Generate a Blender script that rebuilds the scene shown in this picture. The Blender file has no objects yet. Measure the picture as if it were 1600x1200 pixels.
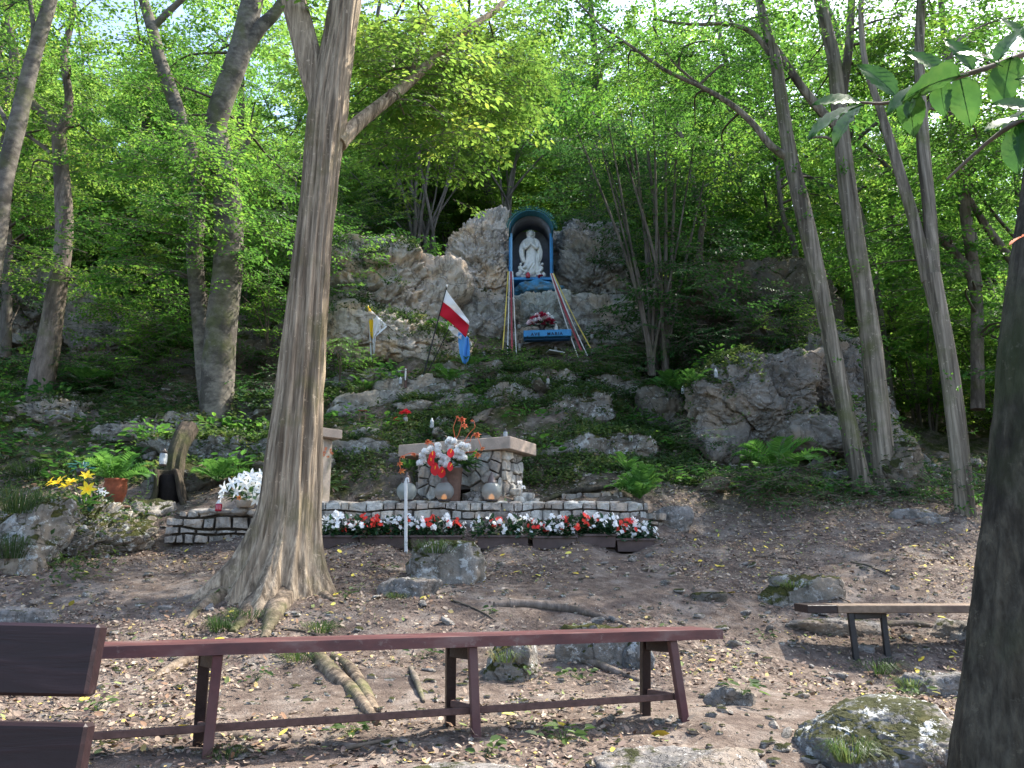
import bpy, math, random
import numpy as np
from mathutils import Vector, Matrix, Euler

SC = bpy.context.scene
COL = SC.collection
rnd = random.Random(7)
RG = np.random.RandomState(7)

# ------------------------------------------------------------------ camera, world, sun, exposure
PITCH = math.radians(13.0)
CAMZ = 0.75
F = 1210.0
cam_d = bpy.data.cameras.new('camera')
cam_d.sensor_width = 36.0
cam_d.lens = 36.0 * F / 1600.0
cam_d.clip_start = 0.05
cam_d.clip_end = 900.0
cam = bpy.data.objects.new('camera', cam_d)
cam.location = (0, 0, CAMZ)
cam.rotation_euler = (math.radians(90) + PITCH, 0, 0)
COL.objects.link(cam)
SC.camera = cam

SUN_DIR = Vector((0.52, 0.30, 0.80)).normalized()      # towards the sun
elev = math.asin(SUN_DIR.z)
azim = math.atan2(SUN_DIR.x, SUN_DIR.y)
world = bpy.data.worlds.new('World')
SC.world = world
world.use_nodes = True
wn = world.node_tree.nodes
wn.clear()
sky = wn.new('ShaderNodeTexSky')
sky.sky_type = 'NISHITA'
sky.sun_disc = False
sky.sun_elevation = elev
sky.sun_rotation = azim
sky.air_density = 1.0
sky.dust_density = 2.5
sky.ozone_density = 1.0
bg = wn.new('ShaderNodeBackground')
bg.inputs['Strength'].default_value = 0.15
wo = wn.new('ShaderNodeOutputWorld')
world.node_tree.links.new(sky.outputs[0], bg.inputs[0])
world.node_tree.links.new(bg.outputs[0], wo.inputs[0])

sun_d = bpy.data.lights.new('sun', 'SUN')
sun_d.energy = 3.3
sun_d.angle = math.radians(0.6)
sun_d.color = (1.0, 0.94, 0.84)
sun = bpy.data.objects.new('sun', sun_d)
sun.rotation_euler = SUN_DIR.to_track_quat('Z', 'Y').to_euler()
sun.location = (8, 4, 30)
COL.objects.link(sun)

SC.view_settings.view_transform = 'Standard'
SC.view_settings.look = 'None'
SC.view_settings.gamma = 1.0
SC.view_settings.use_curve_mapping = False
SC.view_settings.exposure = 1.95
SC.render.engine = 'CYCLES'
SC.cycles.max_bounces = 8
SC.cycles.diffuse_bounces = 4
SC.cycles.transmission_bounces = 6
SC.cycles.transparent_max_bounces = 8
SC.cycles.use_denoising = True
SC.cycles.sample_clamp_indirect = 6.0

# ------------------------------------------------------------------ picture -> place helpers
cp, sp_ = math.cos(PITCH), math.sin(PITCH)
def ray(px, py):
    x = (px - 800.0) / F; v = (600.0 - py) / F
    return Vector((x, cp - v * sp_, sp_ + v * cp))
def PX(px, py, D):
    r = ray(px, py); t = D / r.y
    return Vector((r.x * t, D, CAMZ + r.z * t))
def PZ(px, py, z):
    r = ray(px, py); t = (z - CAMZ) / r.z
    return Vector((r.x * t, r.y * t, z))
def M(D): return D / F * 1.02

# ------------------------------------------------------------------ numpy noise
def _hash(ix, iy, iz, s):
    h = (ix.astype(np.int64) * 374761393 + iy.astype(np.int64) * 668265263 + iz.astype(np.int64) * 2147483647 + s * 1274126177) & 0xffffffff
    h = ((h ^ (h >> 13)) * 1274126177) & 0xffffffff
    return (h ^ (h >> 16)) & 0xffffffff
def vnoise(p, s=0):
    p = np.asarray(p, float)
    i = np.floor(p).astype(np.int64); f = p - i
    u = f * f * f * (f * (f * 6 - 15) + 10)
    out = 0
    for dx in (0, 1):
        wx = u[:, 0] if dx else 1 - u[:, 0]
        for dy in (0, 1):
            wy = u[:, 1] if dy else 1 - u[:, 1]
            for dz in (0, 1):
                wz = u[:, 2] if dz else 1 - u[:, 2]
                h = _hash(i[:, 0] + dx, i[:, 1] + dy, i[:, 2] + dz, s) / 4294967295.0
                out = out + wx * wy * wz * (h * 2 - 1)
    return out
def fbm(p, oct=4, s=0, gain=0.5):
    a, o, f = 1.0, 0, 1.0
    p = np.asarray(p, float)
    for k in range(oct):
        o = o + a * vnoise(p * f + 17.3 * k, s + k); a *= gain; f *= 2.07
    return o
def voro(p, s=0):
    """F1, F2 distances and a cell value"""
    p = np.asarray(p, float)
    i = np.floor(p).astype(np.int64)
    f1 = np.full(len(p), 9.0); f2 = np.full(len(p), 9.0); cv = np.zeros(len(p))
    for dx in (-1, 0, 1):
        for dy in (-1, 0, 1):
            for dz in (-1, 0, 1):
                c = i + np.array([dx, dy, dz])
                q = np.stack([_hash(c[:, 0], c[:, 1], c[:, 2], s + k) / 4294967295.0 for k in (1, 2, 3)], 1)
                d = np.linalg.norm(c + q - p, axis=1)
                n = d < f1
                f2 = np.where(n, f1, np.minimum(f2, d)); cv = np.where(n, q[:, 0], cv); f1 = np.where(n, d, f1)
    return f1, f2, cv

# ------------------------------------------------------------------ mesh building
ORG = {}
class MB:
    def __init__(s): s.v = []; s.f = []; s.m = []; s.n = 0
    def add(s, verts, faces, mi=0):
        verts = np.asarray(verts, float).reshape(-1, 3)
        if isinstance(faces, np.ndarray): faces = (faces + s.n).tolist()
        else: faces = [[i + s.n for i in f] for f in faces]
        s.v.append(verts); s.f += faces; s.m += [mi] * len(faces); s.n += len(verts)
        return s
    def mesh(s, name, mats, org=(0, 0, 0), smooth=False):
        me = bpy.data.meshes.new(name)
        v = (np.concatenate(s.v) if s.v else np.zeros((0, 3))) - np.array(org, float)
        cnt = np.fromiter((len(f) for f in s.f), np.int32, len(s.f))
        idx = np.fromiter((i for f in s.f for i in f), np.int32, int(cnt.sum()))
        me.vertices.add(len(v)); me.vertices.foreach_set('co', v.astype(np.float32).ravel())
        me.loops.add(len(idx)); me.loops.foreach_set('vertex_index', idx)
        me.polygons.add(len(cnt))
        st = np.zeros(len(cnt), np.int32); st[1:] = np.cumsum(cnt)[:-1]
        me.polygons.foreach_set('loop_start', st)
        try: me.polygons.foreach_set('loop_total', cnt)
        except Exception: pass
        me.polygons.foreach_set('material_index', np.array(s.m, np.int32))
        me.polygons.foreach_set('use_smooth', np.full(len(cnt), smooth))
        for m in (mats if isinstance(mats, (list, tuple)) else [mats]): me.materials.append(m)
        me.update(calc_edges=True); me.validate()
        return me

def props(o, label=None, cat=None, group=None, kind=None):
    if label: o['label'] = label
    if cat: o['category'] = cat
    if group: o['group'] = group
    if kind: o['kind'] = kind
    return o
def link(name, me, parent=None, org=(0, 0, 0), local=(0, 0, 0)):
    o = bpy.data.objects.new(name, me); COL.objects.link(o)
    if parent: o.parent = parent; o.location = local
    else: o.location = org
    ORG[o.name] = Vector(org)
    return o
def thing(name, loc, label, cat, group=None):
    o = bpy.data.objects.new(name, None); COL.objects.link(o); o.location = loc; o.empty_display_size = 0.1
    ORG[o.name] = Vector(loc)
    return props(o, label, cat, group)
def part(name, mb, mat, parent, smooth=False, kind=None, label=None):
    org = ORG[parent.name]
    me = mb.mesh(name, mat, org, smooth)
    o = link(name, me, parent, org)
    if kind: o['kind'] = kind
    if label: o['label'] = label
    return o
def single(name, mb, mat, label=None, cat=None, group=None, kind=None, smooth=False, org=None):
    if org is None:
        v = np.concatenate(mb.v); org = (v[:, 0].mean(), v[:, 1].mean(), v[:, 2].min())
    o = link(name, mb.mesh(name, mat, org, smooth), None, org)
    return props(o, label, cat, group, kind)
def inst(name, me, parent, wloc, rot=(0, 0, 0), scale=(1, 1, 1)):
    """a part that shares mesh data; wloc is in the parent's unrotated frame"""
    o = bpy.data.objects.new(name, me); COL.objects.link(o)
    if parent:
        o.parent = parent; o.location = Vector(wloc) - ORG[parent.name]
    else: o.location = wloc
    o.rotation_euler = rot; o.scale = scale if not isinstance(scale, (int, float)) else (scale,) * 3
    ORG[o.name] = Vector(wloc)
    return o
def copy_tree(o, loc, rz=0.0, sc=None, label=None, group=None):
    c = o.copy(); COL.objects.link(c); c.location = loc
    c.rotation_euler = (0, 0, rz)
    if sc: c.scale = (sc,) * 3 if isinstance(sc, (int, float)) else sc
    if label: c['label'] = label
    if group: c['group'] = group
    for ch in o.children:
        d = ch.copy(); COL.objects.link(d); d.parent = c
        for g in ch.children:
            e = g.copy(); COL.objects.link(e); e.parent = d
    return c

def box(mb, c, size, rot=None, mi=0, bev=0.0):
    """box with chamfered edges"""
    hx, hy, hz = [s / 2 for s in size]
    R = np.array((rot or Matrix.Identity(3)).to_3x3()) if not isinstance(rot, np.ndarray) else rot
    if bev <= 0:
        v = np.array([[x, y, z] for x in (-hx, hx) for y in (-hy, hy) for z in (-hz, hz)])
        f = [[0, 1, 3, 2], [4, 6, 7, 5], [0, 4, 5, 1], [2, 3, 7, 6], [0, 2, 6, 4], [1, 5, 7, 3]]
    else:
        b = min(bev, hx * .9, hy * .9, hz * .9); v = []; ids = {}
        for sx in (-1, 1):
            for sy in (-1, 1):
                for sz in (-1, 1):
                    for a in range(3):
                        q = [sx * (hx - b), sy * (hy - b), sz * (hz - b)]
                        q[a] = (sx * hx, sy * hy, sz * hz)[a]
                        ids[(sx, sy, sz, a)] = len(v); v.append(q)
        v = np.array(v); f = []
        for a in range(3):
            b1, b2 = [k for k in range(3) if k != a]
            for s in (-1, 1):
                loop = []
                for (p, q) in ((-1, -1), (1, -1), (1, 1), (-1, 1)):
                    k = [0, 0, 0]; k[a] = s; k[b1] = p; k[b2] = q
                    loop.append(ids[(*k, a)])
                f.append(loop if (s > 0) == (a != 1) else loop[::-1])
        for a in range(3):            # edges along a
            b1, b2 = [k for k in range(3) if k != a]
            for p in (-1, 1):
                for q in (-1, 1):
                    k0 = [0, 0, 0]; k0[a] = -1; k0[b1] = p; k0[b2] = q
                    k1 = list(k0); k1[a] = 1
                    f.append([ids[(*k0, b1)], ids[(*k1, b1)], ids[(*k1, b2)], ids[(*k0, b2)]])
        for sx in (-1, 1):
            for sy in (-1, 1):
                for sz in (-1, 1): f.append([ids[(sx, sy, sz, a)] for a in range(3)])
    v = v @ R.T + np.array(c)
    mb.add(v, f, mi); return mb
def frame_from(axis, up=Vector((0, 0, 1))):
    x = Vector(axis).normalized()
    if abs(x.dot(up)) > .98: up = Vector((0, 1, 0))
    y = up.cross(x).normalized(); z = x.cross(y)
    return np.array([[x[i], y[i], z[i]] for i in range(3)])
def beam(mb, a, b, w, h, up=Vector((0, 0, 1)), bev=0.004, mi=0):
    a, b = Vector(a), Vector(b)
    box(mb, (a + b) / 2, ((b - a).length, w, h), frame_from(b - a, up), mi, bev); return mb

def smooth_path(pts, rad, step=None, n=None):
    P = np.array([list(p) for p in pts], float); R = np.array(rad, float)
    m = len(P)
    if n is None:
        L = np.linalg.norm(np.diff(P, axis=0), axis=1).sum(); n = max(int(L / step) + 1, m)
    T = np.linspace(0, m - 1, n); out = []
    for t in T:
        i = min(int(t), m - 2); u = t - i
        p0, p1, p2, p3 = P[max(i - 1, 0)], P[i], P[i + 1], P[min(i + 2, m - 1)]
        out.append(.5 * ((2 * p1) + (-p0 + p2) * u + (2 * p0 - 5 * p1 + 4 * p2 - p3) * u * u + (-p0 + 3 * p1 - 3 * p2 + p3) * u ** 3))
    return np.array(out), np.interp(T, np.arange(m), R)
def tube(mb, P, R, seg=8, radf=None, mi=0, cap=True):
    P = np.asarray(P, float); n = len(P)
    T = np.gradient(P, axis=0); T /= np.linalg.norm(T, axis=1)[:, None] + 1e-9
    ref = np.array([1.0, 0, 0]) if abs(T[0][0]) < .9 else np.array([0, 1.0, 0])
    rings = []
    u = ref - T[0] * ref.dot(T[0]); u /= np.linalg.norm(u)
    th = np.arange(seg) * 2 * math.pi / seg
    for k in range(n):
        u = u - T[k] * u.dot(T[k]); u /= np.linalg.norm(u) + 1e-9
        w = np.cross(T[k], u)
        r = R[k] * (radf(th, k / (n - 1), P[k]) if radf else np.ones(seg))
        rings.append(P[k] + (np.cos(th) * r)[:, None] * u + (np.sin(th) * r)[:, None] * w)
    v = np.concatenate(rings)
    i = np.arange(seg); j = (i + 1) % seg
    F_ = np.concatenate([np.stack([k * seg + i, k * seg + j, (k + 1) * seg + j, (k + 1) * seg + i], 1) for k in range(n - 1)])
    mb.add(v, F_, mi)
    if cap:
        mb.add(rings[-1], [list(range(seg))], mi); mb.add(rings[0], [list(range(seg))[::-1]], mi)
    return mb
def lathe(mb, prof, c=(0, 0, 0), seg=20, mi=0, sq=None):
    th = np.arange(seg) * 2 * math.pi / seg; rings = []
    for r, z in prof:
        rings.append(np.stack([np.cos(th) * r, np.sin(th) * r, np.full(seg, z)], 1))
    v = np.concatenate(rings) + np.array(c)
    i = np.arange(seg); j = (i + 1) % seg
    F_ = np.concatenate([np.stack([k * seg + i, k * seg + j, (k + 1) * seg + j, (k + 1) * seg + i], 1) for k in range(len(prof) - 1)])
    mb.add(v, F_, mi)
    if prof[-1][0] > 1e-5: mb.add(rings[-1] + np.array(c), [list(range(seg))], mi)
    if prof[0][0] > 1e-5: mb.add(rings[0] + np.array(c), [list(range(seg))[::-1]], mi)
    return mb

# ------------------------------------------------------------------ materials
class NT:
    def __init__(s, name, rough=0.8, spec=0.3):
        s.m = bpy.data.materials.new(name); s.m.use_nodes = True
        s.t = s.m.node_tree; s.t.nodes.clear()
        s.out = s.n('ShaderNodeOutputMaterial'); s.b = s.n('ShaderNodeBsdfPrincipled')
        s.b.inputs['Roughness'].default_value = rough
        s.b.inputs['Specular IOR Level'].default_value = spec
        s.l(s.b.outputs[0], s.out.inputs['Surface'])
        s.geo = s.n('ShaderNodeNewGeometry'); s.tc = s.n('ShaderNodeTexCoord')
    def n(s, typ, **kw):
        nd = s.t.nodes.new(typ)
        for k, v in kw.items():
            if hasattr(nd, k) and not k[0].isupper(): setattr(nd, k, v)
            else: nd.inputs[k.replace('_', ' ')].default_value = v
        return nd
    def l(s, a, b): s.t.links.new(a, b)
    def pos(s, scale=(1, 1, 1), world=True):
        mp = s.n('ShaderNodeMapping'); mp.inputs['Scale'].default_value = scale
        s.l(s.geo.outputs['Position'] if world else s.tc.outputs['Object'], mp.inputs[0]); return mp.outputs[0]
    def noise(s, scale, detail=4, vec=None, rough=0.6, dist=0.0):
        nd = s.n('ShaderNodeTexNoise', Scale=scale, Detail=detail, Roughness=rough, Distortion=dist)
        s.l(vec or s.geo.outputs['Position'], nd.inputs['Vector']); return nd.outputs[0]
    def voro(s, scale, feature='F1', vec=None, rand=1.0):
        nd = s.n('ShaderNodeTexVoronoi', feature=feature); nd.inputs['Scale'].default_value = scale; nd.inputs['Randomness'].default_value = rand
        s.l(vec or s.geo.outputs['Position'], nd.inputs['Vector']); return nd
    def ramp(s, fac, stops, interp='LINEAR'):
        nd = s.n('ShaderNodeValToRGB'); cr = nd.color_ramp; cr.interpolation = interp
        while len(cr.elements) > 1: cr.elements.remove(cr.elements[-1])
        cr.elements[0].position = stops[0][0]; cr.elements[0].color = (*stops[0][1], 1)
        for p, c in stops[1:]:
            e = cr.elements.new(p); e.color = (*c, 1)
        s.l(fac, nd.inputs[0]); return nd.outputs[0]
    def mask(s, fac, a, b):
        nd = s.n('ShaderNodeMapRange'); nd.inputs[1].default_value = a; nd.inputs[2].default_value = b
        s.l(fac, nd.inputs[0]); return nd.outputs[0]
    def mix(s, fac, a, b):
        nd = s.n('ShaderNodeMix', data_type='RGBA')
        for sock, val in ((nd.inputs[0], fac), (nd.inputs[6], a), (nd.inputs[7], b)):
            if isinstance(val, (int, float)): sock.default_value = val
            elif isinstance(val, tuple): sock.default_value = (*val, 1)
            else: s.l(val, sock)
        return nd.outputs[2]
    def math(s, op, a, b=None):
        nd = s.n('ShaderNodeMath', operation=op)
        for sock, val in ((nd.inputs[0], a), (nd.inputs[1], b)):
            if val is None: continue
            if isinstance(val, (int, float)): sock.default_value = val
            else: s.l(val, sock)
        return nd.outputs[0]
    def col(s, c):
        if isinstance(c, tuple): s.b.inputs['Base Color'].default_value = (*c, 1)
        else: s.l(c, s.b.inputs['Base Color'])
    def bump(s, h, strength=0.5, dist=0.02, prev=None):
        nd = s.n('ShaderNodeBump', Strength=strength, Distance=dist)
        s.l(h, nd.inputs['Height'])
        if prev: s.l(prev, nd.inputs['Normal'])
        s.l(nd.outputs[0], s.b.inputs['Normal']); return nd.outputs[0]
    def up(s):
        sx = s.n('ShaderNodeSeparateXYZ'); s.l(s.geo.outputs['Normal'], sx.inputs[0]); return sx.outputs[2]

def m_plain(name, c, rough=0.6, var=0.15, scale=30, bump=0.1, spec=0.3, metal=0.0, dirt=None):
    t = NT(name, rough, spec)
    n = t.noise(scale, 5); n2 = t.noise(scale * .13, 3)
    a = tuple(x * (1 - var) for x in c); b = tuple(min(1, x * (1 + var)) for x in c)
    cc = t.ramp(n, [(0.3, a), (0.7, b)])
    if dirt: cc = t.mix(t.mask(n2, 0.5, 0.68), cc, dirt)
    t.col(cc); t.b.inputs['Metallic'].default_value = metal
    if bump: t.bump(n, bump, 0.01)
    return t.m
def m_rock(name, base=(.36, .34, .31), moss=0.5, lichen=0.4, warm=0.0, mossc=(.036, .040, .013), scale=1.0, crackc=.35, bump=.9, lich_top=0):
    t = NT(name, 0.93, 0.15)
    big = t.noise(0.9 * scale, 5, rough=.65); mid = t.noise(5 * scale, 6, rough=.7); fine = t.noise(34 * scale, 5, rough=.75)
    c = t.ramp(big, [(0.3, tuple(x * .55 for x in base)), (0.5, base), (0.68, tuple(min(1, x * 1.25) for x in base))])
    c = t.mix(t.mask(mid, 0.38, 0.62), t.mix(0.55, c, tuple(x * .42 for x in base)), c)
    c = t.mix(t.math('MULTIPLY', t.mask(t.noise(1.7 * scale, 4), .5, .62), .55 + warm * .4), c, (base[0] * 1.22, base[1] * 1.02, base[2] * .82))
    # streaks running down
    st = t.noise(3.0, 4, vec=t.pos((3.2, 3.2, .45)))
    c = t.mix(t.math('MULTIPLY', t.mask(st, .52, .66), .6), c, (.075, .075, .068))
    lv = t.noise(11 * scale, 6, rough=.8)
    c = t.mix(t.math('MULTIPLY', t.mask(lv, .60 - .05 * lichen, .64), min(1, lichen * 1.3)), c, (.62, .62, .58))
    dk = t.voro(2.1 * scale, 'DISTANCE_TO_EDGE', vec=None)
    wob = t.n('ShaderNodeVectorMath', operation='ADD')
    nv = t.n('ShaderNodeTexNoise', Scale=2.2 * scale, Detail=5)
    t.l(t.geo.outputs['Position'], nv.inputs['Vector'])
    t.l(t.geo.outputs['Position'], wob.inputs[0]); t.l(nv.outputs[1], wob.inputs[1]); t.l(wob.outputs[0], dk.inputs['Vector'])
    crack = t.mask(dk.outputs[0], 0.0, 0.035)
    c = t.mix(t.math('MULTIPLY', t.math('SUBTRACT', 1.0, crack), crackc), c, (.05, .045, .04))
    mm = t.math('ADD', t.math('MULTIPLY', t.up(), .38), t.math('MULTIPLY', t.noise(2.6 * scale, 6, rough=.7), 1.0))
    mk = t.mask(mm, .98 - .42 * moss, 1.06 - .42 * moss)
    mc = t.ramp(t.noise(9, 5, rough=.7), [(.3, tuple(x * .5 for x in mossc)), (.55, mossc), (.72, (mossc[0] * 2.0, mossc[1] * 1.6, mossc[2] * 1.5))])
    c = t.mix(mk, c, mc)
    if lich_top: c = t.mix(t.math('MULTIPLY', t.mask(t.noise(5.5 * scale, 6, rough=.75), .555, .60), lich_top), c, (.42, .43, .42))
    c = t.mix(t.math('MULTIPLY', t.mask(fine, .35, .6), .35), t.mix(.5, c, (.02, .02, .018)), c) if False else c
    t.col(c)
    h = t.math('ADD', t.math('MULTIPLY', mid, .9), t.math('MULTIPLY', fine, .35))
    h = t.math('ADD', h, t.math('MULTIPLY', crack, .35))
    h = t.math('ADD', h, t.math('MULTIPLY', mk, .25))
    t.bump(h, bump, 0.05 / scale)
    return t.m
def m_bark(name, dark, light, moss=0.3, stretch=0.16, scale=26, bump=0.8, mossc=(.09, .10, .035)):
    t = NT(name, 0.9, 0.15)
    v = t.pos((1, 1, stretch))
    n = t.noise(scale, 6, vec=v, rough=.65); n2 = t.noise(scale * .3, 4, vec=v); n3 = t.noise(2.2, 5)
    c = t.ramp(n, [(.3, dark), (.5, tuple((a + b) / 2 for a, b in zip(dark, light))), (.66, light)])
    c = t.mix(t.math('MULTIPLY', t.mask(n2, .5, .60), .7), c, tuple(x * .5 for x in dark))
    c = t.mix(t.math('MULTIPLY', t.mask(n3, .62 - .3 * moss, .74 - .2 * moss), .65), c, mossc)
    lk = t.noise(14, 5, rough=.8)
    c = t.mix(t.math('MULTIPLY', t.mask(lk, .60, .66), .45), c, tuple(min(1, x * 1.5) for x in light))
    t.col(c); t.bump(t.math('ADD', n, t.math('MULTIPLY', n2, .8)), bump, 0.02)
    return t.m
def m_leaf(name, stops, trans=0.5, rough=0.5, spec=0.25, nscale=0.7):
    t = NT(name, rough, spec)
    info = t.geo.outputs['Random Per Island']
    n = t.noise(nscale, 3)
    f = t.math('ADD', t.math('MULTIPLY', info, .45), t.math('MULTIPLY', t.mask(n, .36, .66), .55))
    c = t.ramp(f, stops)
    t.col(c)
    tr = t.n('ShaderNodeBsdfTranslucent')
    hs = t.n('ShaderNodeHueSaturation', Hue=0.487, Saturation=0.98, Value=1.9)
    t.l(c, hs.inputs['Color']); t.l(hs.outputs[0], tr.inputs[0])
    mx = t.n('ShaderNodeMixShader'); mx.inputs[0].default_value = trans
    t.l(t.b.outputs[0], mx.inputs[1]); t.l(tr.outputs[0], mx.inputs[2]); t.l(mx.outputs[0], t.out.inputs['Surface'])
    return t.m

MAT = {}
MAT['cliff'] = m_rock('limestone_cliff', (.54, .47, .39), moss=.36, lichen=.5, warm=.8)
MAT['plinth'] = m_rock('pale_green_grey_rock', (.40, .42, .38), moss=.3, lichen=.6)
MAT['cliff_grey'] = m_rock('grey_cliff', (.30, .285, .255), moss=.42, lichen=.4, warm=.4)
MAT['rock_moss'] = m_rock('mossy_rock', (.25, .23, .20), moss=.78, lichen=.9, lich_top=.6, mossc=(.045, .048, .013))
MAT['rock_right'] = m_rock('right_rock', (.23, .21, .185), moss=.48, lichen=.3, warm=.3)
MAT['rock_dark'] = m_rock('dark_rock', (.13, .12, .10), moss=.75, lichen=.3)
MAT['boulder'] = m_rock('lichen_boulder', (.17, .17, .165), moss=.60, lichen=.5, mossc=(.035, .038, .014), scale=2.0, bump=.55, lich_top=.9)
MAT['flat_stone'] = m_rock('pale_stone', (.21, .195, .18), moss=.25, lichen=.45, scale=2.5)
MAT['rubble'] = m_rock('rubble', (.33, .30, .26), moss=.6, lichen=.6, scale=2.0)
MAT['bark_main'] = m_bark('grey_brown_fluted_bark', (.12, .088, .060), (.45, .36, .255), moss=.30, stretch=.055, scale=34, bump=1.0, mossc=(.13, .115, .05))
MAT['bark_grey'] = m_bark('smooth_grey_bark', (.075, .066, .055), (.19, .17, .14), moss=.4, stretch=1.6, scale=9, bump=.35)
MAT['bark_brown'] = m_bark('brown_grey_bark', (.10, .08, .065), (.22, .18, .15), moss=.3, stretch=.25, scale=20)
MAT['bark_right'] = m_bark('sun_striped_hornbeam_bark', (.060, .050, .036), (.33, .285, .22), moss=.35, stretch=.05, scale=20, bump=.8)  # pale streaks mix bark texture with sunlit stripes put into the colour
MAT['bark_dark'] = m_bark('dark_rough_bark', (.028, .024, .018), (.085, .075, .055), moss=.35, stretch=.3, scale=40, mossc=(.035, .045, .018))
MAT['bark_bg'] = m_bark('far_bark', (.07, .06, .05), (.16, .14, .12), moss=.2, stretch=.3, scale=14)
MAT['twig'] = m_plain('twig_bark', (.10, .08, .06), .9, .3, 20)
G1 = [(.0, (.022, .075, .014)), (.35, (.040, .125, .018)), (.65, (.072, .185, .022)), (1, (.15, .26, .03))]
MAT['leaf'] = m_leaf('green_leaf', G1, .5)
MAT['leaf_light'] = m_leaf('yellow_green_leaf', [(0, (.045, .12, .018)), (.4, (.085, .18, .025)), (.75, (.14, .23, .03)), (1, (.24, .28, .04))], .55)
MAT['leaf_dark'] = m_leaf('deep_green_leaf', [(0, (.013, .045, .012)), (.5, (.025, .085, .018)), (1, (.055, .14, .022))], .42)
MAT['leaf_bg'] = m_leaf('woodland_leaf', [(0, (.045, .12, .02)), (.35, (.085, .19, .03)), (.7, (.14, .26, .04)), (1, (.22, .32, .05))], .70, nscale=.45)
MAT['fern'] = m_leaf('fern_green', [(0, (.028, .09, .016)), (.5, (.05, .15, .025)), (1, (.09, .21, .035))], .45, nscale=3)
MAT['grass'] = m_leaf('grass_blade', [(0, (.02, .045, .012)), (.5, (.04, .08, .02)), (.8, (.09, .11, .035)), (1, (.2, .17, .07))], .4, nscale=2)
MAT['ivy'] = m_leaf('undergrowth_leaf', [(0, (.014, .036, .010)), (.4, (.034, .072, .018)), (.7, (.07, .12, .028)), (.88, (.12, .15, .04)), (1, (.22, .17, .09))], .4, nscale=1.5)
# ------------------------------------------------------------------ terrain
CTRL = []
def G(px, py, D):
    p = PX(px, py, D); CTRL.append((p.x, p.y, p.z))
def GZ(x, y, z): CTRL.append((x, y, z))
for x in (-6, -2, 0, 2, 6):
    GZ(x, -4, -.30); GZ(x, 0, -.12); GZ(x, 1.6, -.06); GZ(x, 3.2, .0); GZ(x * .9, 4.2, .03)
for x in (-30, 30):
    GZ(x, -4, 0); GZ(x, 8, 1.0)
GZ(-4, 6, .35); GZ(4.5, 5.6, .02); GZ(2.6, 5.6, -.03); GZ(2.2, 5.2, -.02); GZ(5, 8, .55)
GZ(-1.2, 5.3, .16); GZ(.6, 5.4, .16)
G(430, 925, 6.5); G(900, 930, 6.7); G(60, 900, 6.9); G(1300, 925, 7.0); G(1550, 900, 7.3); G(700, 930, 6.6); G(200, 900, 7.0)
for px in (480, 600, 700, 800, 900, 1020): G(px, 858, 8.35)
for px in (500, 620, 740, 860, 980): G(px, 852, 8.62)
for px in (480, 580, 680, 780, 880, 980): G(px, 790, 9.0)
for px in (540, 700, 860): G(px, 787, 9.6)
G(270, 850, 8.3); G(380, 850, 8.2); G(300, 800, 8.8); G(400, 795, 8.8)
G(60, 850, 8.0); G(150, 790, 8.9); G(-200, 820, 9); G(250, 775, 9.4)
G(1100, 830, 8.9); G(1250, 800, 9.3); G(1420, 790, 9.5); G(1510, 806, 9.1); G(1700, 820, 9.5)
G(600, 725, 10.2); G(900, 735, 10.2); G(1030, 740, 10.3); G(760, 650, 11.3); G(560, 655, 11.3); G(900, 645, 11.6)
G(750, 578, 12.9); G(950, 578, 13.2); G(580, 574, 12.9); G(870, 560, 13.7)
G(340, 672, 11.4); G(60, 625, 12.4); G(180, 705, 10.8); G(20, 700, 10.8); G(0, 570, 14); G(200, 575, 13.6); G(430, 580, 13.2); G(-300, 650, 12.5)
G(1100, 705, 11.3); G(1250, 715, 11.5); G(1380, 740, 11.0); G(1040, 600, 13)
G(1450, 695, 14); G(1560, 660, 20); G(1480, 650, 22); G(1800, 720, 15); G(1300, 600, 17)
for px in (560, 700, 850, 960): G(px, 415, 17.5); G(px, 405, 24); G(px, 420, 45)
for px in (-300, 0, 150, 350): G(px, 470, 17.5); G(px, 440, 26); G(px, 430, 45)
G(1100, 470, 18); G(1200, 520, 20); G(1400, 600, 30); G(1600, 610, 40); G(1900, 640, 30); G(1100, 460, 40)
for x in (-80, -40, 0, 40, 80): GZ(x, 110, 30)
CT = np.array(CTRL)
_d = np.linalg.norm(CT[:, None, :2] - CT[None, :, :2], axis=2)
_A = np.zeros((len(CT) + 3,) * 2); n_ = len(CT)
_A[:n_, :n_] = -_d - np.eye(n_) * .12
_A[:n_, n_] = 1; _A[:n_, n_ + 1:] = CT[:, :2]; _A[n_, :n_] = 1; _A[n_ + 1:, :n_] = CT[:, :2].T
_W = np.linalg.solve(_A, np.concatenate([CT[:, 2], np.zeros(3)]))
def Zs(x, y):
    x = np.asarray(x, float).ravel(); y = np.asarray(y, float).ravel()
    out = np.empty(len(x))
    for a in range(0, len(x), 20000):
        X = x[a:a + 20000]; Y = y[a:a + 20000]
        d = np.hypot(X[:, None] - CT[None, :, 0], Y[:, None] - CT[None, :, 1])
        out[a:a + 20000] = -d @ _W[:n_] + _W[n_] + X * _W[n_ + 1] + Y * _W[n_ + 2]
    return out
def Zt(x, y):
    x = np.asarray(x, float).ravel(); y = np.asarray(y, float).ravel()
    z = Zs(x, y)
    p = np.stack([x, y, x * 0], 1)
    amp = np.clip((y - 9.6) / 3, 0, 1)
    z += fbm(p * 1.3, 4, 3) * (.035 + .16 * amp) + fbm(p * 7, 3, 9) * (.010 + .035 * amp)
    return z
def zt(x, y): return float(Zt([x], [y])[0])
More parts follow.
